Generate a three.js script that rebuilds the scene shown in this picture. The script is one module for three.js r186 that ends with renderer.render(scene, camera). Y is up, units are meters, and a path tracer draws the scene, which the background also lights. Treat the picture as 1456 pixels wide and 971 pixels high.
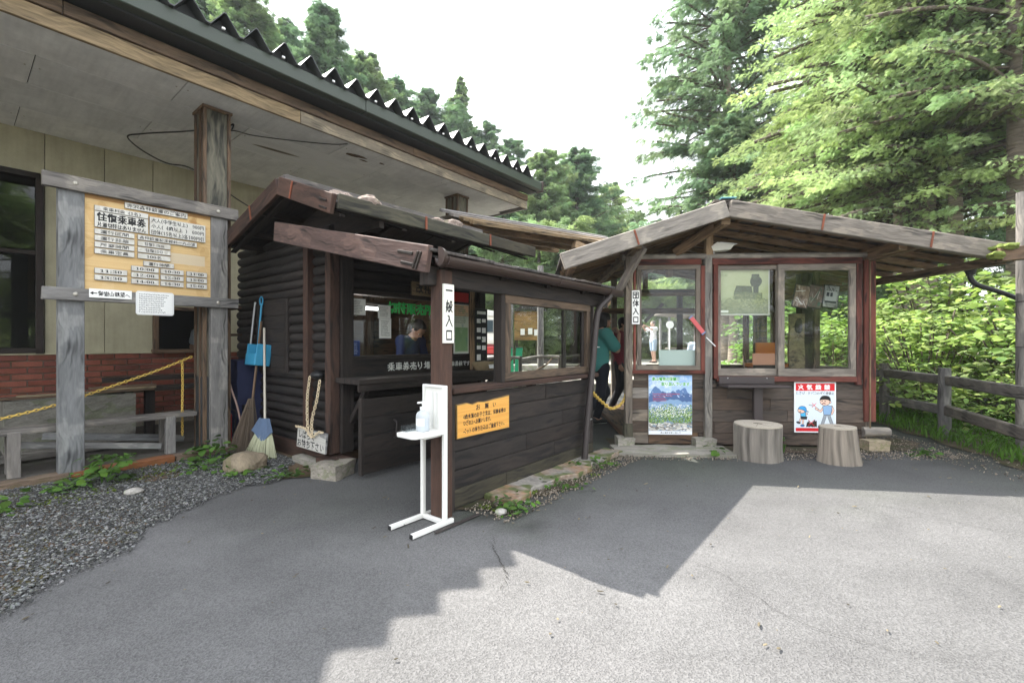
import * as THREE from 'three';
import { mergeGeometries } from 'three/addons/utils/BufferGeometryUtils.js';

// ---------------------------------------------------------------- camera, sky, sun, exposure
const scene = new THREE.Scene();
const camera = new THREE.PerspectiveCamera(73.75, 1456 / 971, 0.05, 2000);
camera.position.set(0, 1.25, 0);
camera.lookAt(0, 1.25, -10);
camera.setViewOffset(1456, 971, 0, -1.5, 1456, 971);
scene.add(camera);

const SUN = new THREE.Vector3(-0.632, 1, -0.425).normalize();
{
  const W = 512, H = 256, data = new Float32Array(W * H * 4);
  for (let j = 0; j < H; j++) for (let i = 0; i < W; i++) {
    const el = ((j + 0.5) / H - 0.5) * Math.PI, az = ((i + 0.5) / W - 0.5) * 2 * Math.PI;
    const d = new THREE.Vector3(Math.cos(el) * Math.cos(az), Math.sin(el), Math.cos(el) * Math.sin(az));
    const c = Math.max(0, d.dot(SUN)), up = Math.max(0, d.y);
    const k = Math.pow(1 - up, 1.6);                       // thin bright cloud: white low down, faintly blue above
    const veil = 1 + 0.35 * Math.pow(c, 6) + 0.5 * Math.pow(c, 40);
    const o = (j * W + i) * 4, low = d.y < 0 ? Math.max(0.25, 1 + d.y * 6) : 1;
    data[o] = (0.84 + 0.4 * k) * veil * low; data[o + 1] = (0.89 + 0.38 * k) * veil * low; data[o + 2] = (0.99 + 0.33 * k) * veil * low; data[o + 3] = 1;
  }
  const t = new THREE.DataTexture(data, W, H, THREE.RGBAFormat, THREE.FloatType);
  t.mapping = THREE.EquirectangularReflectionMapping; t.magFilter = THREE.LinearFilter; t.minFilter = THREE.LinearFilter; t.needsUpdate = true;
  scene.background = t; scene.environment = t;
  scene.backgroundIntensity = 1.05; scene.environmentIntensity = 1.05;
}
const sun = new THREE.DirectionalLight(new THREE.Color(1, 0.955, 0.88), 5);
sun.target.position.set(0, 0, -6); sun.position.copy(SUN).multiplyScalar(60).add(sun.target.position);
sun.castShadow = true; sun.shadow.mapSize.set(4096, 4096); sun.shadow.radius = 1;
Object.assign(sun.shadow.camera, { left: -25, right: 25, top: 25, bottom: -25, near: 1, far: 150 });
scene.add(sun, sun.target);
const renderer = new THREE.WebGLRenderer({ antialias: true });
renderer.setSize(1024, 682);
renderer.toneMapping = THREE.LinearToneMapping;
renderer.toneMappingExposure = 2.9;
renderer.shadowMap.enabled = true;
scene.fog = new THREE.FogExp2(new THREE.Color(0.86, 0.91, 0.97), 0.0008);

// ---------------------------------------------------------------- helpers
let seed = 20240611;
function rnd() { seed = (seed + 0x6D2B79F5) | 0; let t = Math.imul(seed ^ (seed >>> 15), 1 | seed); t = (t + Math.imul(t ^ (t >>> 7), 61 | t)) ^ t; return ((t ^ (t >>> 14)) >>> 0) / 4294967296; }
const rr = (a, b) => a + (b - a) * rnd();
const pick = (a) => a[Math.floor(rnd() * a.length) % a.length];
const V = (x, y, z) => new THREE.Vector3(x, y, z);
const THETA = Math.atan2(0.778, 0.628);                     // the station and the ticket booth share this turn
const UX = Math.cos(THETA), UZ = -Math.sin(THETA), NX = Math.sin(THETA), NZ = Math.cos(THETA);
const P = (u, y, n) => V(u * UX + n * NX, y, u * UZ + n * NZ);
const used = new Map();
function numbered(name) { const k = used.get(name) || 0; used.set(name, k + 1); return k ? `${name}_${String(k).padStart(3, '0')}` : name; }
function setup(o, label, category, group, kind) {
  if (label) o.userData.label = label; if (category) o.userData.category = category;
  if (group) o.userData.group = group; if (kind) o.userData.kind = kind; return o;
}
function shade(m) { m.castShadow = true; m.receiveShadow = true; return m; }
// A thing: a group at its base; parts are added with .put(name, geometry, material, position, rotation), positions in the scene's or the station's own axes.
class Thing {
  constructor(name, label, category, base, turn = 0, group) {
    this.g = new THREE.Group(); this.g.name = numbered(name); this.g.position.copy(base); this.g.rotation.y = turn; this.turn = turn;
    setup(this.g, label, category, group); scene.add(this.g); this.base = base.clone();
    this.c = Math.cos(turn); this.s = Math.sin(turn);
  }
  put(name, geo, mat, p = [0, 0, 0], r, parent) {
    const m = shade(new THREE.Mesh(geo, mat)); m.name = name; m.position.set(...p); if (r) m.rotation.set(...r);
    (parent || this.g).add(m); return m;
  }
}
class UN extends Thing {                                     // positions given as (u, height, n) of the station grid
  constructor(name, label, category, u, n, y = 0, group) { super(name, label, category, P(u, y, n), THETA, group); this.o = [u, y, n]; }
  put(name, geo, mat, p, r, parent) {
    const q = parent && parent !== this.g ? p : [p[0] - this.o[0], p[1] - this.o[1], p[2] - this.o[2]];
    return super.put(name, geo, mat, q, r, parent);
  }
}
function solo(name, geo, mat, label, category, p = V(0, 0, 0), turn = 0, group, kind) {
  const m = shade(new THREE.Mesh(geo, mat)); m.name = numbered(name); m.position.copy(p); m.rotation.y = turn;
  setup(m, label, category, group, kind); scene.add(m); return m;
}
// chamfered box, uv in metres with u along the grain
function box(w, h, d, o = {}) {
  const r = Math.min(o.r ?? 0.004, w / 3, h / 3, d / 3), a = [w / 2, h / 2, d / 2], wob = o.wob || 0;
  const jit = Array.from({ length: 8 }, () => [rr(-wob, wob), rr(-wob, wob), rr(-wob, wob)]);
  const long = o.grain ?? (w >= h && w >= d ? 0 : h >= d ? 1 : 2), off = [rnd() * 7, rnd() * 7];
  const pos = [], uv = [];
  const vert = (sx, sy, sz, ax) => { const s = [sx, sy, sz], j = jit[(sx > 0 ? 1 : 0) + (sy > 0 ? 2 : 0) + (sz > 0 ? 4 : 0)]; return s.map((k, i) => k * (a[i] - (i === ax ? 0 : r)) + j[i]); };
  const tri = (p, q, s, n) => {
    const A = V(...p), B = V(...q), C = V(...s), nn = B.clone().sub(A).cross(C.clone().sub(A));
    const list = nn.dot(V(...n)) < 0 ? [p, s, q] : [p, q, s];
    const ab = n.map(Math.abs), ax = ab.indexOf(Math.max(...ab));
    for (const v of list) {
      pos.push(...v);
      let uu = long, vv = [0, 1, 2].find((i) => i !== long && i !== ax);
      if (ax === long) { uu = (long + 1) % 3; vv = (long + 2) % 3; uv.push(v[uu] * 0.3 + off[0], v[vv] + off[1]); } else uv.push(v[uu] + off[0], v[vv] + off[1]);
    }
  };
  const quad = (p, q, s, t, n) => { tri(p, q, s, n); tri(p, s, t, n); };
  for (let ax = 0; ax < 3; ax++) for (const s of [-1, 1]) {
    const b = (ax + 1) % 3, c = (ax + 2) % 3, mk = (i, j) => { const k = []; k[ax] = s; k[b] = i; k[c] = j; return vert(...k, ax); }, n = [0, 0, 0]; n[ax] = s;
    quad(mk(-1, -1), mk(1, -1), mk(1, 1), mk(-1, 1), n);
  }
  if (r > 0) {
    for (let ax = 0; ax < 3; ax++) for (const s of [-1, 1]) for (const t of [-1, 1]) {
      const b = (ax + 1) % 3, c = (ax + 2) % 3, mk = (i, f) => { const k = []; k[ax] = i; k[b] = s; k[c] = t; return vert(...k, f); }, n = [0, 0, 0]; n[b] = s; n[c] = t * 0.99;
      quad(mk(-1, b), mk(1, b), mk(1, c), mk(-1, c), n);
    }
    for (const sx of [-1, 1]) for (const sy of [-1, 1]) for (const sz of [-1, 1]) tri(vert(sx, sy, sz, 0), vert(sx, sy, sz, 1), vert(sx, sy, sz, 2), [sx, sy * 0.9, sz * 0.8]);
  }
  return finish(pos, uv);
}
function finish(pos, uv, idx) {
  const g = new THREE.BufferGeometry();
  g.setAttribute('position', new THREE.Float32BufferAttribute(pos, 3)); g.setAttribute('uv', new THREE.Float32BufferAttribute(uv, 2));
  if (idx) g.setIndex(idx); g.computeVertexNormals(); return g;
}
const at = (g, x = 0, y = 0, z = 0, rx = 0, ry = 0, rz = 0, s = 1) => { const m = new THREE.Matrix4().makeRotationFromEuler(new THREE.Euler(rx, ry, rz)); m.scale(typeof s === 'number' ? V(s, s, s) : s); m.setPosition(x, y, z); return g.clone().applyMatrix4(m); };
const flat = (g) => { const q = g.index ? g.toNonIndexed() : g; for (const k of Object.keys(q.attributes)) if (!['position', 'normal', 'uv', 'color'].includes(k)) q.deleteAttribute(k); return q; };
const join = (list) => mergeGeometries(list.map(flat));
function cyl(r0, r1, h, seg = 12, o = {}) { const g = new THREE.CylinderGeometry(r1, r0, h, seg, o.rows || 1, !!o.open); scaleUV(g, 2 * Math.PI * Math.max(r0, r1), h); if (o.bump) rough(g, o.bump, o.freq || 9); return g; }
function scaleUV(g, su, sv) { const a = g.attributes.uv; const off = rnd() * 5; for (let i = 0; i < a.count; i++) a.setXY(i, a.getX(i) * su + off, a.getY(i) * sv + off); return g; }
function swapUV(g) { const a = g.attributes.uv; for (let i = 0; i < a.count; i++) a.setXY(i, a.getY(i), a.getX(i)); return g; }
// a bar of box section between two points
function bar(p, q, w, h, o = {}) {
  const a = V(...p), b = V(...q), L = a.distanceTo(b), g = box(L, h, w, { grain: 0, ...o });
  const x = b.clone().sub(a).normalize(), up = Math.abs(x.y) > 0.97 ? V(0, 0, 1) : V(0, 1, 0), z = x.clone().cross(up).normalize(), y = z.clone().cross(x);
  return g.applyMatrix4(new THREE.Matrix4().makeBasis(x, y, z).setPosition(a.clone().add(b).multiplyScalar(0.5)));
}
function tube(pts, r, seg = 8, n = 0, closed = false) { const c = new THREE.CatmullRomCurve3(pts.map((p) => (p.isVector3 ? p : V(...p))), closed, 'centripetal'); const g = new THREE.TubeGeometry(c, n || pts.length * 4, r, seg, closed); scaleUV(g, c.getLength(), 2 * Math.PI * r); return g; }
function rod(p, q, r0, r1 = r0, seg = 10) { const a = V(...p), b = V(...q), L = a.distanceTo(b), g = swapUV(cyl(r0, r1, L, seg)); const m = new THREE.Matrix4().makeRotationFromQuaternion(new THREE.Quaternion().setFromUnitVectors(V(0, 1, 0), b.clone().sub(a).normalize())); m.setPosition(a.add(b).multiplyScalar(0.5)); return g.applyMatrix4(m); }
function lathe(prof, seg = 16) { return new THREE.LatheGeometry(prof.map((p) => new THREE.Vector2(...p)), seg); }
// extruded outline with a small bevel; uv in metres
function slab(outline, depth, o = {}) {
  const s = new THREE.Shape(outline.map((p) => new THREE.Vector2(...p)));
  return new THREE.ExtrudeGeometry(s, { depth, bevelEnabled: !!o.bevel, bevelSize: o.bevel || 0, bevelThickness: o.bevel || 0, bevelSegments: 1, curveSegments: o.seg || 8 });
}
function plane(w, h) { return new THREE.PlaneGeometry(w, h); }   // uv 0..1, for print
function sheetBox(w, h, t) { const g = new THREE.BoxGeometry(w, h, t); return g; }
function rough(g, amp, freq) { const p = g.attributes.position, n = g.attributes.normal; for (let i = 0; i < p.count; i++) { const x = p.getX(i), y = p.getY(i), z = p.getZ(i), k = (a) => amp * (noise3(x * freq + a, y * freq - a, z * freq + a * 2) - 0.5) * 2; p.setXYZ(i, x + k(0), y + k(17.3) * 0.6, z + k(41.7)); } g.computeVertexNormals(); return g; }
function hash(x, y, z) { let h = Math.imul(x | 0, 374761393) ^ Math.imul(y | 0, 668265263) ^ Math.imul(z | 0, 2147483647 ^ 1274126177); h = Math.imul(h ^ (h >>> 13), 1274126177); return ((h ^ (h >>> 16)) >>> 0) / 4294967296; }
const sm = (t) => t * t * (3 - 2 * t);
function noise3(x, y, z) { const X = Math.floor(x), Y = Math.floor(y), Z = Math.floor(z), u = sm(x - X), v = sm(y - Y), w = sm(z - Z), L = (a, b, t) => a + (b - a) * t; const h = (i, j, k) => hash(X + i, Y + j, Z + k); return L(L(L(h(0, 0, 0), h(1, 0, 0), u), L(h(0, 1, 0), h(1, 1, 0), u), v), L(L(h(0, 0, 1), h(1, 0, 1), u), L(h(0, 1, 1), h(1, 1, 1), u), v), w); }
function tnoise(x, y, px, py, s) { const X = Math.floor(x), Y = Math.floor(y), u = sm(x - X), v = sm(y - Y), m = (a, b) => ((a % b) + b) % b, h = (i, j) => hash(m(X + i, px), m(Y + j, py), s); return (h(0, 0) * (1 - u) + h(1, 0) * u) * (1 - v) + (h(0, 1) * (1 - u) + h(1, 1) * u) * v; }
function fbm(x, y, px, py, s, oct = 4) { let a = 0, f = 0.5, t = 0; for (let i = 0; i < oct; i++) { a += f * tnoise(x * (1 << i), y * (1 << i), px << i, py << i, s + i); t += f; f /= 2; } return a / t; }
// textures: f(u, v) -> [r, g, b] in 0..1 (sRGB for colour, plain for bump)
function tex(W, H, f, srgb = false) {
  const d = new Uint8Array(W * H * 4);
  for (let j = 0; j < H; j++) for (let i = 0; i < W; i++) { const c = f(i / W, j / H), o = (j * W + i) * 4; for (let k = 0; k < 3; k++) d[o + k] = Math.max(0, Math.min(255, (c.length ? c[k] : c) * 255)); d[o + 3] = 255; }
  const t = new THREE.DataTexture(d, W, H); t.wrapS = t.wrapT = THREE.RepeatWrapping; t.magFilter = THREE.LinearFilter; t.minFilter = THREE.LinearMipmapLinearFilter; t.generateMipmaps = true;
  if (srgb) t.colorSpace = THREE.SRGBColorSpace; t.needsUpdate = true; return t;
}
function rep(t, su, sv) { const c = t.clone(); c.repeat.set(su, sv); c.needsUpdate = true; return c; }
const lin = (r, g, b) => new THREE.Color().setRGB(r, g, b);

// ---------------------------------------------------------------- materials
const grainF = (s, contrast) => (u, v) => {
  const w = fbm(u * 3, v * 4, 3, 4, s, 3) * 0.22, line = fbm(u * 5, v * 44 + w * 26, 5, 44, s + 9, 4), fine = tnoise(u * 24, v * 240, 24, 240, s + 20), big = fbm(u * 2, v * 5, 2, 5, s + 33, 3);
  const crack = Math.pow(Math.max(0, fbm(u * 4, v * 30 + w * 14, 4, 30, s + 50, 2) - 0.62) * 4, 1.0);
  return Math.max(0.12, 1 - contrast * (0.62 * (1 - line) + 0.22 * (1 - fine) + 0.55 * (1 - big)) - crack * 0.4);
};
const grain = tex(512, 512, (() => { const f = grainF(3, 0.75); return (u, v) => { const k = f(u, v); return [k, k * 0.985 + 0.01, k * 0.96 + 0.02]; }; })());
const grainBump = tex(512, 512, grainF(3, 1.0), false);
const wornMap = tex(512, 512, (() => { const f = grainF(77, 0.6); return (u, v) => { const k = f(u, v), p = fbm(u * 6, v * 10, 6, 10, 5, 4); const paler = p > 0.56 ? Math.min(1, (p - 0.56) * 9) : 0; return [k * (0.72 + 0.28 * paler), k * (0.72 + 0.27 * paler), k * (0.74 + 0.24 * paler)]; }; })());  // noise picks out paler worn patches
const WOODS = [];
function wood(r, g, b, o = {}) {
  const mk = (k, h) => new THREE.MeshStandardMaterial({ color: lin(r * k * (1 + h), g * k, b * k * (1 - h)), map: o.worn ? wornMap : grain, bumpMap: grainBump, bumpScale: o.bump ?? 0.004, roughness: o.rough ?? 0.82 });
  return [mk(1, 0), mk(0.8, 0.05), mk(1.22, -0.03), mk(0.92, -0.06)];
}
const WD = { dark: wood(0.043, 0.030, 0.023), log: wood(0.037, 0.028, 0.024, { bump: 0.006, rough: 0.7 }), purple: wood(0.115, 0.057, 0.037), grey: wood(0.45, 0.43, 0.395, { worn: true }), weather: wood(0.48, 0.415, 0.335, { bump: 0.007, worn: true }), tan: wood(0.52, 0.38, 0.22), brown: wood(0.24, 0.15, 0.09), rafter: wood(0.46, 0.30, 0.165), red: wood(0.27, 0.072, 0.046, { bump: 0.002 }), wall: wood(0.165, 0.118, 0.088, { bump: 0.006 }), ply: wood(0.50, 0.29, 0.10, { bump: 0.001 }), white: wood(0.62, 0.58, 0.54, { worn: true }), column: wood(0.25, 0.23, 0.17), moss: wood(0.10, 0.088, 0.055), fence: wood(0.32, 0.285, 0.245, { worn: true, bump: 0.008 }), shingle: wood(0.22, 0.19, 0.165, { worn: true, bump: 0.01 }) };
const wd = (k) => pick(WD[k]);
function M(r, g, b, o = {}) { return new THREE.MeshStandardMaterial({ color: lin(r, g, b), roughness: 0.6, ...o }); }
const speckF = (s, n, amp) => (u, v) => { const f = tnoise(u * n, v * n, n, n, s), f2 = tnoise(u * n * 2, v * n * 2, n * 2, n * 2, s + 3), b = fbm(u * 5, v * 5, 5, 5, s + 7, 4); return 0.72 + amp * (f - 0.5) + amp * 0.8 * (f2 - 0.5) + 0.22 * (b - 0.5) + (f2 > 0.88 ? amp * 0.55 : 0); };
const asphaltMap = tex(1024, 1024, (() => { const f = speckF(11, 190, 0.36); return (u, v) => { const k = f(u, v); return [k, k * 0.985, k * 0.98]; }; })());
const asphaltBump = tex(1024, 1024, speckF(11, 190, 0.9), false);
const plasterMap = tex(512, 512, (u, v) => { const k = 0.84 + 0.26 * (fbm(u * 6, v * 6, 6, 6, 41, 4) - 0.5) + 0.16 * (fbm(u * 34, v * 3, 34, 3, 43, 3) - 0.5) + 0.06 * (fbm(u * 40, v * 40, 40, 40, 47, 2) - 0.5); return [k, k, k * 0.98]; });
const plasterBump = tex(512, 512, (u, v) => fbm(u * 60, v * 60, 60, 60, 48, 3), false);
const stoneMap = tex(512, 512, (u, v) => { const k = 0.45 + 0.5 * fbm(u * 7, v * 7, 7, 7, 61, 5) + 0.2 * (tnoise(u * 90, v * 90, 90, 90, 63) - 0.5), m = fbm(u * 9, v * 9, 9, 9, 70, 3); return m > 0.6 ? [k * 0.8, k * 0.85, k * 0.66] : [k, k * 0.97, k * 0.92]; });
const stoneBump = tex(512, 512, (u, v) => fbm(u * 14, v * 14, 14, 14, 65, 5), false);
const barkMap = tex(512, 512, (u, v) => { const w = fbm(u * 4, v * 3, 4, 3, 81, 3) * 0.3, r = fbm(u * 26 + w * 6, v * 3, 26, 3, 83, 4); const k = 0.3 + 0.9 * r; return [k, k * 0.96, k * 0.92]; });
const barkBump = tex(512, 512, (u, v) => { const w = fbm(u * 4, v * 3, 4, 3, 81, 3) * 0.3; return fbm(u * 26 + w * 6, v * 3, 26, 3, 83, 4); }, false);
const soilMap = tex(512, 512, (u, v) => { const a = fbm(u * 5, v * 5, 5, 5, 91, 5), f = tnoise(u * 120, v * 120, 120, 120, 93), m = fbm(u * 8, v * 8, 8, 8, 97, 4); const k = 0.45 + 0.5 * a + 0.3 * (f - 0.5); return m > 0.56 ? [k * 0.66, k * 0.76, k * 0.4] : [k, k * 0.87, k * 0.74]; });
const MAT = {
  asphalt: new THREE.MeshStandardMaterial({ map: rep(asphaltMap, 0.9, 0.9), bumpMap: rep(asphaltBump, 0.9, 0.9), bumpScale: 0.004, vertexColors: true, roughness: 0.93 }),
  plaster: M(0.46, 0.425, 0.30, { map: plasterMap, bumpMap: plasterBump, bumpScale: 0.002, roughness: 0.9 }),
  ceiling: M(0.9, 0.905, 0.9, { map: plasterMap, roughness: 0.75 }),
  brick: [M(0.24, 0.062, 0.036, { map: stoneMap, roughness: 0.75 }), M(0.20, 0.056, 0.036, { map: stoneMap, roughness: 0.75 }), M(0.28, 0.08, 0.046, { map: stoneMap, roughness: 0.7 })],
  mortar: M(0.30, 0.27, 0.23, { map: stoneMap, roughness: 0.95 }),
  concrete: M(0.42, 0.40, 0.36, { map: stoneMap, bumpMap: stoneBump, bumpScale: 0.006, roughness: 0.95 }),
  rust: M(0.36, 0.14, 0.055, { map: stoneMap, bumpMap: stoneBump, bumpScale: 0.006, roughness: 0.95 }),
  stone: M(0.40, 0.37, 0.32, { map: stoneMap, bumpMap: stoneBump, bumpScale: 0.012, roughness: 0.9 }),
  boulder: M(0.34, 0.28, 0.2, { map: stoneMap, bumpMap: stoneBump, bumpScale: 0.012, roughness: 0.9 }),
  soil: M(0.17, 0.125, 0.085, { map: soilMap, bumpMap: stoneBump, bumpScale: 0.012, roughness: 1 }),
  green: M(0.04, 0.052, 0.038, { roughness: 0.5 }), sheet: M(0.06, 0.064, 0.062, { roughness: 0.55 }), sheetDark: M(0.02, 0.022, 0.022),
  gutter: M(0.045, 0.027, 0.021, { roughness: 0.45 }), black: M(0.015, 0.015, 0.016, { roughness: 0.5 }), steel: M(0.5, 0.5, 0.5, { metalness: 0.9, roughness: 0.4 }), bolt: M(0.45, 0.42, 0.36, { metalness: 0.6, roughness: 0.55 }),
  white: M(0.78, 0.78, 0.76, { roughness: 0.4 }), cream: M(0.72, 0.70, 0.62, { roughness: 0.5 }), paper: M(0.72, 0.72, 0.69, { roughness: 0.85 }),
  glass: new THREE.MeshPhysicalMaterial({ color: lin(0.93, 0.95, 0.94), transmission: 1, thickness: 0, roughness: 0.0, ior: 1.5, specularIntensity: 0.4 }),
  clear: new THREE.MeshPhysicalMaterial({ color: lin(0.9, 0.92, 0.93), transmission: 1, thickness: 0, roughness: 0.08, ior: 1.4 }),
  frost: new THREE.MeshPhysicalMaterial({ color: lin(0.82, 0.85, 0.87), transmission: 0.55, thickness: 0, roughness: 0.5, ior: 1.4 }),
  yellow: M(0.62, 0.42, 0.09, { roughness: 0.45 }), ivory: M(0.66, 0.54, 0.36, { roughness: 0.5 }), blue: M(0.04, 0.28, 0.46, { roughness: 0.5 }), tealPlastic: M(0.02, 0.2, 0.2), redPaint: M(0.45, 0.02, 0.02, { roughness: 0.35 }), navy: M(0.015, 0.02, 0.06, { roughness: 0.9 }), orange: M(0.75, 0.22, 0.04), iron: M(0.055, 0.045, 0.042, { roughness: 0.55, metalness: 0.4 }), rustTab: M(0.30, 0.09, 0.045, { roughness: 0.8, map: stoneMap }),
  bark: M(0.36, 0.31, 0.26, { map: barkMap, bumpMap: barkBump, bumpScale: 0.03, roughness: 0.95 }), barkDark: M(0.17, 0.14, 0.115, { map: barkMap, bumpMap: barkBump, bumpScale: 0.03, roughness: 0.95 }), stump: M(0.27, 0.25, 0.22, { map: barkMap, bumpMap: barkBump, bumpScale: 0.02, roughness: 0.92 }),
};
function leafMat(r, g, b, tr = 0.45) { return new THREE.MeshPhysicalMaterial({ color: lin(r, g, b), transmission: tr, thickness: 0, roughness: 0.9, side: THREE.DoubleSide, specularIntensity: 0.3 }); }
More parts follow.
